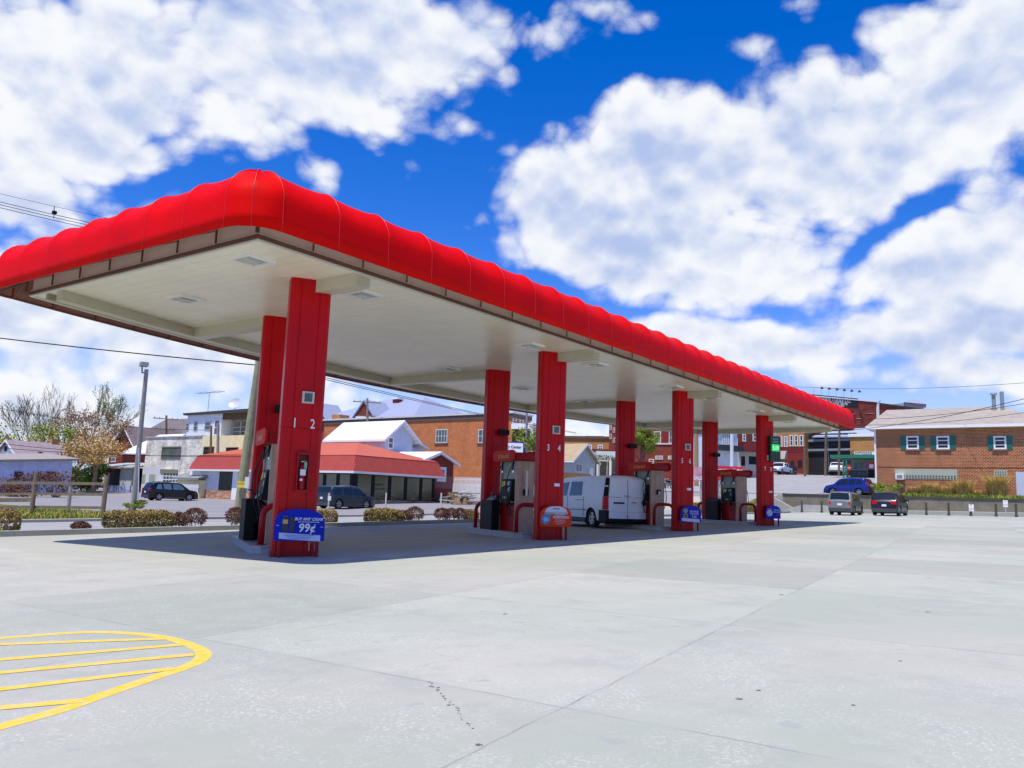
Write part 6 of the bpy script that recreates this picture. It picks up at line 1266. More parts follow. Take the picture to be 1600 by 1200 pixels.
# ---- right hand brick building with green shutters
b=Bld('brick_office','two storey brown brick office with green shutters and pale shingle roof','building',1650,0,xy=(80.,onX(1640,765,80.).y),pxL=1368,lx=12,z1=onX(1480,667,80.).z); b.wallmesh(BRB); LY=b.ly
zr=onX(1500,636,85.5).z
x0,x1,y0,y1,z_,zq=b.x-.6,b.x+12.6,b.y-.6,b.y+b.ly+.6,b.z1+.12,zr; xm=b.x+6
mb=MB(); A=[mb.vert(p) for p in ((x0,y0,z_),(x1,y0,z_),(x1,y1,z_),(x0,y1,z_))]; Rr=[mb.vert((xm,y0+4.2,zq)),mb.vert((xm,y1-.5,zq))]
mb.face(A[::-1]); mb.face([A[0],A[1],Rr[0]]); mb.face([A[1],A[2],Rr[1],Rr[0]]); mb.face([A[2],A[3],Rr[1]]); mb.face([A[3],A[0],Rr[0],Rr[1]]); mb.build('roof',SHPL,b.t)
mb=MB(); mb.box(b.x-.6,b.x+12.6,b.y-.6,b.y+b.ly+.6,b.z1-.12,b.z1+.119); mb.build('gutter',WHITE,b.t); mb=MB(); mb.box(b.x-.12,b.x-.002,b.y+b.ly-.16,b.y+b.ly-.02,b.z0,b.z1-.13); mb.build('downspout',WHITE,b.t)
for p0,p1 in ((1416,1436),(1463,1484),(1552,1573)): b.win('L',p0,681.5,p1,702,1,3,fw=.13,gl=GLASS,sill=M('brick_sill',(.18,.08,.05),.8),shut=GREENS)
GB=M('glass_block_frame',(.38,.42,.33),.6,var=.1)
b.rect('L',1398,733,1496,749.5,.002,.03,GB,'infill_panel'); a=b.pt('L',1415,742); c=b.pt('L',1494.5,749); T=Vector((0,-1,0)); n_=17; w_=(a.y-c.y)/n_
mb=MB()
for i in range(n_):
    for j in range(2): mb.box(b.x-.05,b.x-.031,a.y-(i+1)*w_+.05,a.y-i*w_-.05,c.z+j*(a.z-c.z)/2+.04,c.z+(j+1)*(a.z-c.z)/2-.04)
mb.build('glass_blocks',M('glass_block',(.05,.07,.03),.15,var=.5,vscale=5),b.t)
b.rect('L',1553,734.5,1574,745,.002,.03,GB,'infill_panel'); a=b.pt('L',1554,735.5); c=b.pt('L',1573,744); w_=(a.y-c.y)/5; mb=MB()
for i in range(5):
    for j in range(2): mb.box(b.x-.05,b.x-.031,a.y-(i+1)*w_+.05,a.y-i*w_-.05,c.z+j*(a.z-c.z)/2+.05,c.z+(j+1)*(a.z-c.z)/2-.05)
mb.build('glass_blocks',M('glass_block',(.05,.07,.03),.15,var=.5,vscale=5),b.t)
b.rect('L',1587,737.5,1640,777,.0,.06,M('pale_door_blue',(.48,.55,.64),.5,var=.05),'door'); b.rect('L',1371,730,1640,731.2,.0,.03,M('brick_course',(.16,.05,.03),.8),'brick_course')
a=b.pt('L',1401,740.5); c=b.pt('L',1414,749.5); t=thing('air_conditioner','white window air conditioner sticking out of the brown brick wall','air conditioner',(b.x,a.y,c.z)); mb=MB(); mb.box(b.x-.5,b.x-.04,c.y,a.y,c.z,a.z); mb.build('case',WHITE,t); mb=MB(); mb.box(b.x-.515,b.x-.501,c.y+.1,a.y-.1,c.z+.1,a.z-.1); mb.build('grille',M('ac_grille',(.25,.27,.3),.5,var=.5,vscale=25),t)
for px,yt,yb,kind in ((1553,617,634,0),(1566,612,633,1)):
    q=onX(px,yb,84.5); t=thing('flue_pipe','%s roof flue on the brown brick office'%('capped short','taller plain'[0:12])[kind],'flue',tuple(q)); zt_=onX(px,yt,84.5).z; mb=MB(); mb.tube([(q.x,q.y,q.z-1),(q.x,q.y,zt_)],.16,8); mb.build('pipe',SGR,t)
    if kind==0: mb=MB(); mb.tube([(q.x,q.y,zt_+.001),(q.x,q.y,zt_+.16)],.30,10); mb.build('cap',STEEL,t)
# ---- retaining wall, posts, small signs
CW=M('stained_concrete',(.20,.18,.13),.9,var=.4,vscale=1.2)
WY1=onX(1224,785,WALLX).y; zt_=max(zg(WALLX+1,0),zg(WALLX+1,20))+.03; ztop=lambda y:onX(1430,778,WALLX).z
ys=rng(-25,WY1,3.); mb=MB(); Z=ztop(0)
mb.box(WALLX-.15,WALLX+.25,-25,WY1,0,Z); w1=mb.build('retaining_wall',CW,origin=(WALLX,WY1,Z-1.2)); tag(w1,'long stained concrete retaining wall below the brick office','wall')
mb=MB(); mb.box(WALLX-.22,WALLX+.32,-25,WY1+.05,Z+.001,Z+.12); cp=mb.build('coping',M('mossy_coping',(.07,.065,.045),.9,var=.4,vscale=2),w1)
mb=MB()
for a,c in zip(rng(-25,WY1+1.5,2.5),rng(-25,WY1+1.5,2.5)[1:]): mb.hexa([(WALLX-.5,a,zg(70,a)-.2),(WALLX-.16,a,zg(70,a)-.2),(WALLX-.16,c,zg(70,c)-.2),(WALLX-.5,c,zg(70,c)-.2)],[(WALLX-.48,a,zg(75.9,a)+.30),(WALLX-.16,a,zg(75.9,a)+.34),(WALLX-.16,c,zg(75.9,c)+.34),(WALLX-.48,c,zg(75.9,c)+.30)])
struct(mb.build('wall_kerb',KERB))
# light concrete ramp wall left of the cars
mb=MB(); y0_=onX(1333,800,WALLX-.6).y; y1_=onX(1236,795,WALLX-.6).y; zb=zg(75,y0_); mb.extr([(WALLX-.75,y0_,zb-.2),(WALLX-.75,y0_,zb+.62),(WALLX-.75,y1_-1,zb+.62),(WALLX-.75,y1_+.6,zb+.05),(WALLX-.75,y1_+.6,zb-.2)],(.24,0,0)); tag(mb.build('low_wall',M('pale_concrete',(.42,.42,.38),.85,var=.2),origin=(WALLX-.75,y0_,zb)),'low pale concrete wall with sloping left end behind the parked SUVs','wall')
POSTM=M('bollard_olive',(.07,.065,.045),.7,var=.2)
px_l=[(1253,'far left, beyond the price display column'),(1284,'second from the left, left of the grey green SUV'),(1347,'just right of the grey green SUV'),(1447.5,'first to the right of the navy crossover'),(1482.5,'second to the right of the navy crossover'),(1517,'under the leftmost small white sign'),(1556.5,'third from the right frame edge'),(1588,'nearest the right edge of the picture')]
for px,lb in px_l:
    q=onX(px,803,WALLX-1.3); z=zg(q.x,q.y); t=thing('post','steel post by the retaining wall, '+lb,'bollard',(q.x,q.y,z),group='short posts along the retaining wall'); h=1.0 if px!=1517 else .5; mb=MB(); mb.tube([(q.x,q.y,z-.1),(q.x,q.y,z+h),(q.x,q.y,z+h+.03)],[.085,.085,.05],8); mb.build('shaft',POSTM,t); mb=MB(); mb.tube([(q.x,q.y,z-.05),(q.x,q.y,z+.14)],.12,8); mb.build('sleeve',POSTM,t)
for (px0,px1,py0,py1,lb) in ((1413,1418.5,784,795,'white sign beside the navy crossover'),(1513.5,1522,788,799,'white parking sign on the post in the middle of the wall'),(1567,1575,781.5,792.5,'white sign fixed at the top of the wall, right of the others')):
    a=onX(px0,py0,WALLX-1.45); c=onX(px1,py1,WALLX-1.45); z=zg(a.x,a.y); t=thing('parking_sign',lb,'sign',(a.x,(a.y+c.y)/2,z),group='small white signs along the retaining wall'); mb=MB(); mb.box(a.x-.02,a.x,c.y,a.y,c.z,a.z); pn=mb.build('plate',WHITE,t)
    if px0!=1513.5: mb=MB(); mb.box(a.x+.001,a.x+.05,(a.y+c.y)/2-.03,(a.y+c.y)/2+.03,z-.1,a.z); mb.build('post',STEEL,t)
    mb=MB(); text_mesh(mb,'P',.2,(a.x-.021,(a.y+c.y)/2,c.z+.36),(0,-1,0),(0,0,1),(-1,0,0)); text_mesh(mb,'CUSTOMER',.075,(a.x-.021,(a.y+c.y)/2,c.z+.2),(0,-1,0),(0,0,1),(-1,0,0)); text_mesh(mb,'PARKING',.075,(a.x-.021,(a.y+c.y)/2,c.z+.1),(0,-1,0),(0,0,1),(-1,0,0)); mb.build('lettering',M('sign_grey_text',(.15,.15,.2),.5),pn)

# ================================================================ plants
def leaf_quads(mb,c,r,n,size,rnd,flat=1.,up=0.):
    for _ in range(n):
        while True:
            v=Vector((rnd.uniform(-1,1),rnd.uniform(-1,1),rnd.uniform(-1,1)))
            if v.length<=1: break
        p=Vector(c)+Vector((v.x*r[0],v.y*r[1],v.z*r[2])); a=Vector((rnd.gauss(0,1),rnd.gauss(0,1),rnd.gauss(0,1)+up)).normalized(); b_=a.orthogonal().normalized(); s=size*rnd.uniform(.6,1.4)
        b_=(Matrix.Rotation(rnd.uniform(0,6.3),3,a)@b_); d=a.cross(b_); mb.poly(p-b_*s,p-d*s*.5,p+b_*s,p+d*s*.5)
def blades(mb,c,r,n,h,rnd,w=.012,lean=.4):
    for _ in range(n):
        a=rnd.uniform(0,6.28); q=r*math.sqrt(rnd.random()); x=c[0]+math.cos(a)*q; y=c[1]+math.sin(a)*q; z=c[2]; hh=h*rnd.uniform(.5,1.1); l=lean*hh*rnd.uniform(.2,1); b_=rnd.uniform(0,6.28)
        d=Vector((math.cos(b_),math.sin(b_),0)); s=Vector((-d.y,d.x,0))*w; p0=Vector((x,y,z)); p1=p0+d*l*.3+Vector((0,0,hh*.6)); p2=p0+d*l+Vector((0,0,hh)); mb.poly(p0-s,p0+s,p1+s*.8,p1-s*.8); mb.poly(p1-s*.8,p1+s*.8,p2)
def branchy(mb,p,d,L,r,depth,rnd,tips,spread=.5,up=.12,minr=.01):
    n=4; pts=[p]; rs=[r]; q=Vector(p); v=Vector(d).normalized()
    for k in range(n): v=(v+Vector((rnd.gauss(0,.10),rnd.gauss(0,.10),rnd.gauss(0,.05)+up*.3))).normalized(); q=q+v*(L/n); pts.append(q.copy()); rs.append(max(minr,r*(1-.45*(k+1)/n)))
    mb.tube(pts,rs,5 if r<.08 else 8,cap=False)
    if depth<=0: tips.append((q.copy(),v.copy())); return
    kids=rnd.choice((2,3,3)) if depth>1 else 3
    for k in range(kids):
        a=rnd.uniform(0,6.28); o=v.orthogonal().normalized(); o=Matrix.Rotation(a,3,v)@o; nd_=(v+o*spread*rnd.uniform(.6,1.3)+Vector((0,0,up))).normalized(); st=pts[rnd.choice((2,3,4))] if k else q; branchy(mb,st,nd_,L*rnd.uniform(.6,.82),max(minr,rs[-1]*.8),depth-1,rnd,tips,spread,up,minr)
BARK=M('bark',(.10,.085,.07),.9,var=.3,vscale=2); TWIG=M('twig',(.16,.12,.10),.9,var=.3)
def tree(label,px,D,pytop,seed,leaf=None,nleaf=0,lsize=.2,trunk=.28,depth=5,lean=(0,0),spread=.5,cat='tree',h0=.25,group=None,lr=1.0,up=.12,twig=.012,bark=None):
    rnd=random.Random(seed); x,y=atD(px,D); z=zg(x,y); Ht=P(px,pytop,D).z-z; t=thing('tree',label,cat,(x,y,z),group)
    mb=MB(); tips=[]; p0=Vector((x,y,z-.3)); d0=Vector((lean[0],lean[1],1)).normalized(); h1=Ht*h0; p1=p0+d0*h1; mb.tube([p0,p0+d0*h1*.5+Vector((rnd.gauss(0,.05),0,0)),p1],[trunk*1.25,trunk,trunk*.85],10,cap=False)
    for k in range(4 if depth>3 else 3):
        a=k*1.57+rnd.uniform(-.4,.4); o=Vector((math.cos(a),math.sin(a),0)); branchy(mb,p1,(d0+o*spread*rnd.uniform(.3,.9)),Ht*.30*rnd.uniform(.85,1.15),trunk*.6,depth-1,rnd,tips,spread,up,twig)
    # scale to wanted height
    zmax=max(v[2] for v in mb.v); k=(Ht+.3)/(zmax-(z-.3)); mb.v=[(x+(a-x)*k,y+(b_-y)*k,(z-.3)+(c-(z-.3))*k) for a,b_,c in mb.v]
    tips=[(Vector((x+(a.x-x)*k,y+(a.y-y)*k,(z-.3)+(a.z-(z-.3))*k)),v) for a,v in tips]
    mb.build('trunk',bark or BARK,t,smooth=60)
    if leaf:
        ml=MB(); per=max(1,int(nleaf/len(tips)))
        for a,v in tips: leaf_quads(ml,a-v*.2,(lr,lr,lr*.8),per,lsize,rnd)
        ml.build('crown',leaf,t)
    return t
G1=leafmat('spring_green',(.13,.20,.025),(.30,.34,.05)); G2=leafmat('yellow_green',(.22,.26,.03),(.38,.34,.05)); G3=leafmat('deep_green',(.04,.10,.01),(.12,.18,.02)); A1=leafmat('amber_leaf',(.46,.27,.07),(.58,.40,.17),.7); A2=leafmat('bud_tan',(.36,.24,.15),(.26,.17,.10)); HB=leafmat('hedge_tan',(.38,.28,.11),(.22,.18,.055),2.5); HP=leafmat('barberry_dark',(.10,.035,.03),(.20,.11,.07),5); SG=leafmat('straw',(.62,.44,.14),(.42,.32,.09),1.5); BG=leafmat('bud_green',(.32,.42,.20),(.25,.34,.14))
tree('tall bare tree at the left edge with thin upright twigs',38,150,613,11,None,0,.2,.36,6,(-.05,.16),.46,h0=.2,up=.16,twig=.022,group='bare trees at the left')
tree('bare tree behind the mauve roof, second from the left',62,152,598,12,None,0,.2,.36,5,(.0,.03),.42,h0=.22,up=.18,twig=.022,group='bare trees at the left')
tree('bare forked tree right of the brick chimney',88,150,596,13,None,0,.2,.36,5,(.05,-.08),.40,h0=.2,up=.18,twig=.022,group='bare trees at the left')
tree('leaning tree with pale green feathery top',105,148,590,14,BG,3200,.10,.30,6,(.45,-.65),.24,h0=.2,lr=.5,up=.14,twig=.02,group='bare trees at the left')
tree('small yellow green tree behind the farm house roof',52,140,654,15,G2,1300,.2,.2,4,(0,0),.6,lr=1.5,group='undergrowth trees')
tree('bright green bush behind the farm house roof beside the leaning tree',96,142,664,16,G1,1400,.2,.2,4,(0,0),.6,lr=1.4,group='undergrowth trees')
tree('low yellow green bush at the far left edge',8,135,668,17,G2,1400,.2,.2,4,(0,0),.6,lr=1.6,group='undergrowth trees')
AT=tree('amber leaved tree in front of the red brick house',146,100,628,18,A2,2400,.13,.30,5,(.0,-.02),.6,lr=.65,h0=.30,up=.10,bark=M('tan_bark',(.34,.22,.14),.9,var=.3,vscale=2))
def cloud_leaves(label,cat,px,D,pyc,rx,rz,mat,n,size,seed,name='shrub',ry=None,stems=8,group=None,into=None):
    rnd=random.Random(seed); x,y=atD(px,D); zc=P(px,pyc,D).z; z=zg(x,y); t=into or thing(name,label,cat,(x,y,z),group); mb=MB()
    for k in range(7):
        a=rnd.uniform(0,6.28); q=rnd.uniform(.2,.75); leaf_quads(mb,(x+math.cos(a)*rx*q,y+math.sin(a)*(ry or rx)*q,zc+rnd.uniform(-.6,.6)*rz),(rx*.5,(ry or rx)*.5,rz*.5),n//7,size,rnd)
    mb.build('foliage',mat,t); mb=MB()
    for k in range(stems): a=rnd.uniform(0,6.28); mb.tube([(x+math.cos(a)*.1,y+math.sin(a)*.1,z-.1),(x+math.cos(a)*rx*.5,y+math.sin(a)*(ry or rx)*.5,zc)],[.05,.02],5,cap=False)
    if not into: mb.build('stems',TWIG,t)
    return t
cloud_leaves('lower amber foliage hanging in front of the red brick house','tree limb',158,98,700,5.5,2.2,A1,3000,.15,21,'crown_bough',ry=4,into=AT)
cloud_leaves('low amber foliage spreading over the farm house end','tree limb',120,98,706,3.2,1.6,A1,1500,.14,22,'crown_bough',ry=3,into=AT)
cloud_leaves('dense green bush between the shade-tinted shed and the porch','shrub',129,102,744,2.5,2.0,G3,3500,.16,23)
cloud_leaves('tangle of brown climbers on the left part of the shade-tinted shed','shrub',22,74,756,2.2,1.3,HP,1800,.10,24,stems=30)
cloud_leaves('dry brown bush against the right part of the shade-tinted shed','shrub',88,76,757,2.5,1.2,HP,1800,.10,25,stems=30)
tree('round green street tree in front of the dark red brick block',1004,92,664,31,G1,14000,.10,.18,5,(0,0),.40,lr=.55,h0=.35)
tree('light green young tree between the second pair of columns',826,80,664,32,G1,2500,.13,.12,5,(0,0),.45,lr=.6,h0=.3)
# clipped shrubs on the kerb edge
def shrub(px0,px1,pyb,pyt,mat,seed,label,kind='block'):
    rnd=random.Random(seed); a=onY(px0,pyb,23.); c=onY(px1,pyb,23.); x0,x1=a.x,c.x; z=zg((x0+x1)/2,23.); zt_=onY((px0+px1)/2,pyt,23.).z; h=zt_-z; t=thing('clipped_shrub',label,'shrub',((x0+x1)/2,23.,z),group='clipped shrubs along the forecourt kerb')
    mb=MB(); n_=max(1,round((x1-x0)/.7)); w_=(x1-x0)/n_
    for k in range(n_):
        cx=x0+w_*(k+.5)
        if kind=='block':
            for _ in range(2600):
                th=rnd.uniform(-.5,3.64); rr=rnd.uniform(.80,1.02)*(1+.10*math.sin(cx*5.1+seed)); xx=rnd.uniform(-.5,.5)*w_; e_=min(1,(cx+xx-x0+.02)/.30,(x1-cx-xx+.02)/.30); e_=max(.0,e_)**.5; ce,se=math.cos(th),math.sin(th); v=Vector((xx,abs(ce)**.6*(1 if ce>0 else -1)*.42*rr*e_,max(.03,h*.45+abs(se)**.7*(1 if se>0 else -1)*h*.53*rr*(.55+.45*e_)))); leaf_quads(mb,(cx+v.x,23.+v.y,z+v.z),(.03,.03,.03),1,.036,rnd)
        else:
            for _ in range(1500):
                th=rnd.uniform(0,6.28); ph=rnd.uniform(-.8,1.57); rr=rnd.uniform(.75,1.03); v=Vector((math.cos(th)*math.cos(ph)*w_*.5*rr,math.sin(th)*math.cos(ph)*.4*rr,h*.58+math.sin(ph)*h*.42*rr)); leaf_quads(mb,(cx+v.x,23.+v.y,z+v.z),(.03,.03,.03),1,.030,rnd)
    mb.build('foliage',mat,t); mb=MB()
    for k in range(int(n_*14)): cx=x0+(x1-x0)*rnd.random(); mb.tube([(cx,23.+rnd.uniform(-.1,.1),z-.05),(cx+rnd.gauss(0,.12),23.+rnd.gauss(0,.15),z+h*.75)],[.012,.006],4,cap=False)
    mb.build('twigs',TWIG,t)
shrub(-26,28,822,796,HB,41,'tan green clipped shrub at the left edge of the picture')
shrub(163,266,821,797,HB,42,'long tan green clipped hedge block right of the light pole')
shrub(270,287,819,801,HP,43,'small dark twiggy ball shrub right of the long hedge block','ball'); shrub(288,319,818,794,HP,44,'larger dark red ball shrub right of the small one','ball')
shrub(355,382,817,793,HP,45,'dark ball shrub just left of the first pump','ball'); shrub(496,523,813,795,HB,46,'tan clipped shrub directly right of the nearest column')
shrub(573,626,810,795,HB,47,'tan clipped hedge block below the restaurant windows'); shrub(624,638,809,798,HP,48,'small dark shrub joined to the hedge block below the restaurant','ball'); shrub(637,658,809,792,HP,49,'dark red ball shrub in the middle of the kerb row','ball')
shrub(683,726,807,794,HP,50,'low dark twiggy shrub row left of the second pump','ball'); shrub(730,742,806,796,HB,51,'small tan grass tuft left of the second pump')
shrub(115,138,822,816,HP,52,'flat dead shrub stub on the kerb at the left','ball'); shrub(1082,1098,796,786,HB,53,'small bush under the poster banner'); shrub(1160,1186,797,787,HB,54,'low bush beside the farthest pump')
# weeds, grass
def grass(label,pts,mat,n,h,w,seed,name='grass',lean=.5):
    rnd=random.Random(seed); mb=MB()
    for _ in range(n):
        (x0,x1,y0,y1)=rnd.choice(pts); x=rnd.uniform(x0,x1); y=rnd.uniform(y0,y1); blades(mb,(x,y,zg(x,y)),.02,1,h*rnd.uniform(.5,1.2),rnd,w,lean)
    o=mb.build(name,mat); o['kind']='stuff'; o['label']=label; o['category']='grass'
a=onY(0,800,34.5).x; grass('rough grass along the wooden fence',[(a-6,a+7,33.6,36),(a-4,a+6,36,44)],G1,5200,.22,.018,61); grass('dry weeds along the wooden fence',[(a-6,a+7,33.5,37)],SG,2200,.25,.014,62)
yA,yB=onX(1400,775,77).y,onX(1580,775,77).y
grass('green grass along the top of the retaining wall',[(76.6,78.2,yB-3,yA+3)],G1,5000,.34,.03,63)
for k,(px,hh,wd) in enumerate(((1452,1.2,1.5),(1505,1.5,1.4),(1558,1.9,1.3),(1428,.8,1.1),(1530,.6,1.2),(1480,.9,1.2))):
    rnd=random.Random(70+k); q=onX(px,770,78.7); z=zg(q.x,q.y); t=thing('ornamental_grass','tall dry ornamental grass clump, %s'%('below the glass block strip','left of the small glass block window','tallest, next to the pale door','shortest, near the air conditioner','low one between the two tall clumps','broad one under the right end of the glass block strip')[k],'grass clump',(q.x,q.y,z),group='dry grass clumps by the brick office'); mb=MB(); blades(mb,(q.x,q.y,z),wd*.45,1300,hh,rnd,.016,.75); mb.build('blades',SG,t)
cloud_leaves('bright green clump at the left corner of the brick office','shrub',1386,70,763,1.3,.5,G1,1600,.07,75)
cloud_leaves('green weeds round the foot of the light pole','weeds',212,46,788.5,.6,.25,G1,1100,.05,64,name='weed_clump',stems=3)
grass('grass patch at the left end of the retaining wall',[(69,75,24.2,26.5)],G1,3500,.16,.02,65)
ay=zg(71,25); 

# ================================================================ fence, poles, wires, posts and ropes
x0,y0=atD(52,36); t=thing('wooden_fence','weathered post and rail wooden fence at the left edge','fence',(x0,y0,zg(x0,y0)))
fp=[(-60,36.5),(53,36),(164,35.5)]; FPT=[]
for k,(px,D) in enumerate(fp):
    x,y=atD(px,D); z=zg(x,y); hh=P(px,739 if k==1 else 743,D).z; FPT.append((x,y,z)); mb=MB(); mb.tube([(x,y,z-.2),(x+.03,y,hh)],.10,8); mb.build('fence_post',WOOD,t)
for k in range(2):
    (xa,ya,za),(xb,yb,zb_)=FPT[k],FPT[k+1]
    for j,(py,w_) in enumerate(((754.5,.06),(771.5,.055),(781,.09),(792,.06))):
        if k==1 and j==2: continue
        D0,D1=fp[k][1],fp[k+1][1]; p=P(fp[k][0],py+(1 if k==0 else 0),D0); q=P(fp[k+1][0],py+(0 if k==0 else 1.5),D1); mb=MB(); d=(q-p).normalized(); s=Vector((-d.y,d.x,0))*.03; mb.obox(p-s-Vector((0,0,w_)),q-p,s*2,Vector((0,0,w_*2))); mb.build('fence_rail',WOOD,t)
x,y=atD(110,41); z=zg(x,y); t=thing('low_post','short grey post behind the wooden fence','post',(x,y,z)); mb=MB(); mb.tube([(x,y,z-.2),(x,y,P(110,757,41).z)],.09,8); mb.build('shaft',WOODG,t); mb=MB(); mb.tube([(x,y,P(110,757,41).z+.001),(x,y,P(110,757,41).z+.04)],.11,8); mb.build('top_cap',WOODG,t)
def upole(label,pxb,pyb,D,pxt,pyt,rb,rt,mat=WOODG,arms=(),name='utility_pole',cat='pole'):
    x,y=atD(pxb,D); z=zg(x,y); top=P(pxt,pyt,D); t=thing(name,label,cat,(x,y,z)); mb=MB(); mb.tube([(x,y,z-.3),((x+top.x)/2,(y+top.y)/2,(z+top.z)/2),tuple(top)],[rb,(rb+rt)/2,rt],12); mb.build('shaft',mat,t)
    for (dz,L,ang) in arms:
        mb=MB(); c=top+Vector((0,0,dz)); d=Vector((math.cos(ang),math.sin(ang),0)); mb.obox(c-d*L/2-Vector((-d.y,d.x,0))*.06+Vector((0,0,-.06)),d*L,Vector((-d.y,d.x,0))*.12,Vector((0,0,.12)))
        am=mb.build('crossarm',WOOD,t); mb=MB()
        for u in (-.45,-.25,.25,.45): q=c+d*L*u; mb.tube([(q.x,q.y,q.z+.06),(q.x,q.y,q.z+.28)],[.05,.03],6)
        mb.build('insulators',BROWN,am)
    return t,top
lp,lt=upole('grey wooden light pole with floodlight on top, left of the black SUV',211,792,46,229,577,.16,.11,name='light_pole')
mb=MB(); q=P(222,582,46); mb.tube([q+Vector((.3,0,0)),q,P(222,572,46)],.05,6); mb.build('bracket',SGR,lp); mb=MB(); c=P(225,569.5,46); mb.cbox(c,.20,.28,.11,R(-20)); mb.build('floodlight',M('lamp_grey',(.3,.3,.3),.5),lp)
mb=MB(); a=P(216,790,45.8); c=P(217,700,45.8); mb.tube([a,c],.035,6); mb.build('conduit',WHITE,lp)
bp_,bt=upole('thick leaning wooden utility pole half hidden by the first rear column',374,806,31,409,540,.19,.15,mat=M('greenish_wood',(.30,.30,.18),.85,var=.35,vscale=4,bump=.4,bscale=30))
mb=MB(); 
for (p0,q0,p1,q1,m_,nm) in ((371,752,382,762,YELP,'yellow_notice'),(383,745,388,763,WHITE,'white_notice')):
    a=P(p0,q0,30.6); c=P(p1,q1,30.6); T=Vector((c.x-a.x,c.y-a.y,0)); mb=MB(); mb.obox(Vector((a.x,a.y,c.z)),T,(.01,.012,0),Vector((0,0,a.z-c.z))); nb=mb.build(nm,m_,bp_)
    if nm[0]=='y': mb=MB(); text_mesh(mb,'SLOW',.09,(a.x+T.x/2,a.y+T.y/2,c.z+.12),T,(0,0,1),(-.6,-.7,0),depth=.012); mb.build('lettering',BLACK,nb)
upole('distant pole with two crossarms above the dark roof',259,700,118,260,649,.18,.14,mat=WOOD,arms=((-.5,3.4,R(-30)),(-2.0,2.6,R(-30))))
upole('distant pole with transformer arms in front of the blue grey roof',574,700,118,574,622,.2,.15,mat=WOODG,arms=((-.6,4.,R(-40)),(-2.6,2.6,R(-40))))
upole('grey post beside the yellow house',340,770,86,341,662,.16,.14); upole('brown post in front of the yellow house',329,760,88,330,665,.14,.11,mat=M('rust_brown',(.25,.13,.05),.8))
upole('wooden pole in front of the steel shed',1290,744,120,1291,660,.2,.16,mat=WOOD); upole('second wooden pole right of the first by the steel shed',1311,744,118,1312,655,.17,.14,mat=WOOD); upole('short brown pole at the corner building',1258,744,116,1257,700,.16,.14,mat=WOOD)
upole('tan utility pole between columns 5 and 6',1088,780,98,1088,668,.28,.24,mat=M('tan_wood',(.42,.28,.12),.8,var=.2)); upole('white flagpole like post in front of the black awning',1143.5,770,92,1143.5,650,.20,.18,mat=WHITE,name='white_post'); upole('grey steel post beyond the second column pair',823,770,80,823,640,.12,.1,mat=SGR)
def wire(label,a,D0,b_,D1,sag=.5,r=.018,n=16,name='overhead_wire'):
    A=P(*a,D0); B=P(*b_,D1); pts=[A.lerp(B,k/n)-Vector((0,0,4*sag*(k/n)*(1-k/n))) for k in range(n+1)]; mb=MB(); mb.tube(pts,r,5); tag(mb.build(name,BLACK,origin=tuple(A)),label,'cable','overhead wires')
wire('thick black cable running from the left edge to the leaning pole',(-60,521),32,(408,571),31,.05,.022)
wire('upper thin wire at the far left above the canopy',(-80,283),40,(330,374),46,.1,.010); wire('first of three bundled wires above the canopy at the left',(-80,296),40,(330,387),46,.1,.016); wire('second of three bundled wires above the canopy at the left',(-80,300),40,(330,392),46,.1,.016); wire('third of three bundled wires above the canopy at the left',(-80,305),40,(330,396),46,.1,.016)
t=thing('line_spacer','small black spacer hanging on the bundled wires','spacer',tuple(P(85,331,41.6))); mb=MB(); c0=P(85,322,41.6); c1=P(84,341,41.6); mb.tube([c0,c1],.02,5); mb.build('rod',BLACK,t); mb=MB(); c=P(85,332,41.6); mb.cbox(c,.09,.09,.07); mb.build('clamp',BLACK,t)
wire('long wire crossing the blue grey roof, upper',(-40,630),70,(330,672),90,.6,.02); wire('wire passing in front of the whitewashed block',(-40,688),60,(420,712),78,.5,.02); wire('lower wire in front of the whitewashed block',(-40,696),60,(420,707),78,.5,.02)
wire('cable under the canopy edge right of the first column',(500,588),38,(900,676),80,.15,.016); wire('second cable just below it under the canopy edge',(500,591),38,(900,677),80,.15,.016)
wire('wire rising over the roof of the brick office, topmost',(1240,604),90,(1700,590),60,.5,.016); wire('thick wire over the brick office roof toward the flues',(1330,672),66,(1700,596),50,.4,.02); wire('middle wire over the brick office roof',(1340,655),66,(1700,612),50,.4,.018); wire('lowest wire over the brick office roof',(1340,664),66,(1700,628),50,.4,.016)
wire('thin wire above the corner building',(1185,694),100,(1330,688),100,.6,.03); wire('string of small lights on the painted sign building',(1335,640),114,(1376,626),117,.6,.04)
# rope barrier along the far pavement
for k,(px,py,D) in enumerate(((515,795,50),(604,795,50),(690,793,52))):
    x,y=atD(px,D); z=zg(x,y); q=P(px,770,D); t=thing('rope_post','pale rope barrier post %s'%('by the rear wheel of the slate SUV','in front of the restaurant windows','at the right end of the restaurant')[k],'post',(x,y,z),group='rope barrier posts'); mb=MB(); mb.tube([(x,y,z-.05),(x,y,q.z)],.05,8); mb.build('shaft',M('pale_post',(.5,.5,.46),.6),t); mb=MB(); mb.tube([(x,y,z-.02),(x,y,z+.3)],.13,8); mb.build('foot',BLACK if k==1 else STEEL,t)
    if k==0: mb=MB(); a=P(512.5,775,49.8); c=P(517,782,49.8); T=Vector((c.x-a.x,c.y-a.y,0)); mb.obox(Vector((a.x,a.y,c.z)),T,(.01,.012,0),Vector((0,0,a.z-c.z))); mb.build('notice',WHITE,t)
wire('slack rope from the slate SUV to the middle barrier post',(515,777),50,(604,773),50,.35,.02,name='barrier_rope'); wire('slack rope right of the middle barrier post',(604,773),50,(690,775),52,.35,.02,name='barrier_rope')
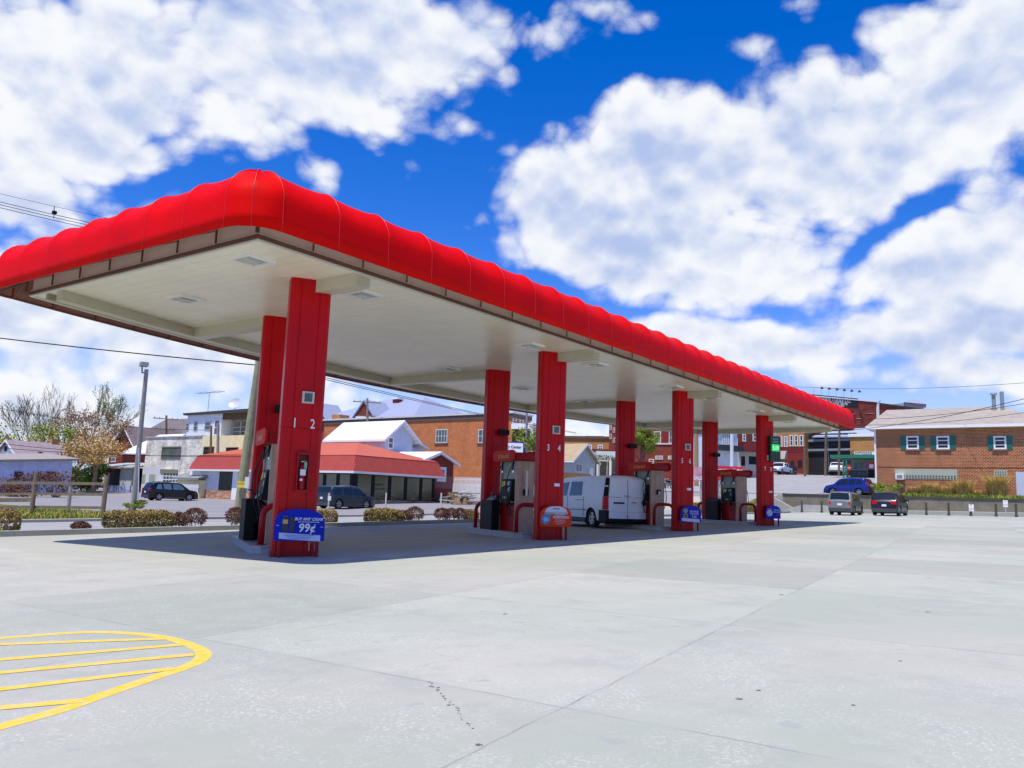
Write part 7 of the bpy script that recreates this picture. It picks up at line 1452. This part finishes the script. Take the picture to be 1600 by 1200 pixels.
# motorcycles parked up the street
def moto(label,px,D,head,col):
    t=thing('motorcycle',label,'motorcycle',(0,0,0),group='motorcycles parked up the street')
    for wx in (0,1.5):
        mb=MB(); mb.tube([(wx+.31*math.cos(k*math.pi/10),0,.31+.31*math.sin(k*math.pi/10)) for k in range(21)],.055,6,cap=False); wh=mb.build('wheel',TYRE,t,local=True); mb=MB()
        for k in range(6): a=k*math.pi/3; mb.tube([(wx,0,.31),(wx+.27*math.cos(a),0,.31+.27*math.sin(a))],.014,4)
        mb.build('spokes',CHROME,wh,local=True)
    mb=MB(); mb.tube([(.75,0,.82),(.95,0,.90),(1.2,0,.84)],[.10,.17,.08],8); mb.build('tank',col,t,smooth=True,local=True); mb=MB(); mb.tube([(.1,0,.78),(.45,0,.74),(.78,0,.80)],[.08,.13,.09],8); mb.build('saddle',BLACK,t,local=True)
    mb=MB(); mb.box(.5,1.0,-.16,.16,.3,.66); mb.tube([(.6,.2,.3),(-.1,.22,.3)],.045,6); mb.tube([(0,0,.31),(.5,0,.5)],.04,6); mb.build('engine',CHROME,t,local=True)
    mb=MB(); mb.tube([(1.5,.08,.31),(1.25,.08,1.0)],.03,6); mb.tube([(1.5,-.08,.31),(1.25,-.08,1.0)],.03,6); mb.tube([(1.1,-.36,1.08),(1.26,0,1.02),(1.1,.36,1.08)],.02,6); mb.build('fork_and_bars',CHROME,t,local=True)
    place(t,px,D,head); return t
moto('motorcycle with dark tank seen between the third pump and column 5',1050,88,R(60),M('moto_black',(.02,.03,.05),.3)); moto('motorcycle behind the white van roof with a red tank',1042,92,R(70),M('moto_red',(.4,.02,.02),.3))
moto('motorcycle parked above the left part of the van roof',948,96,R(80),BLKP)
t,_,_=car('parked_car','pale car nose showing left of the third rear column above the van','car',carpaint('pale_silver',(.55,.58,.62)),4.5,1.8,suv_top[:9]+[(4.4,.9),(4.5,.6)],suv_belt[:4]+[(3.8,.98),(4.4,.9),(4.5,.58)],(.9,3.6),.33,side_wins=suv_w,ws=(3.68,3.05)); center(t,4.5); place(t,972,96,R(175))
# stop sign near the green canopied shop
x,y=atD(1326,116); z=zg(x,y); q=P(1326,731,116); t=thing('stop_sign','red and white stop sign by the white pickup','sign',(x,y,z)); mb=MB(); mb.tube([(x,y,z-.2),(x,y,q.z+.4)],.04,6); mb.build('post',STEEL,t); d=Vector((q.x,q.y,0)).normalized(); s=Vector((d.y,-d.x,0)); mb=MB(); mb.extr([q-d*.06+s*.45*math.cos(R(22.5+45*k))+Vector((0,0,.45*math.sin(R(22.5+45*k)))) for k in range(8)],-d*.02); pn=mb.build('plate',M('stop_red',(.55,.03,.04),.5),t); mb=MB(); text_mesh(mb,'STOP',.28,q-d*.09-Vector((0,0,.1)),s,(0,0,1),-d,squash=.9,bold=.01); mb.build('lettering',WHT,pn)
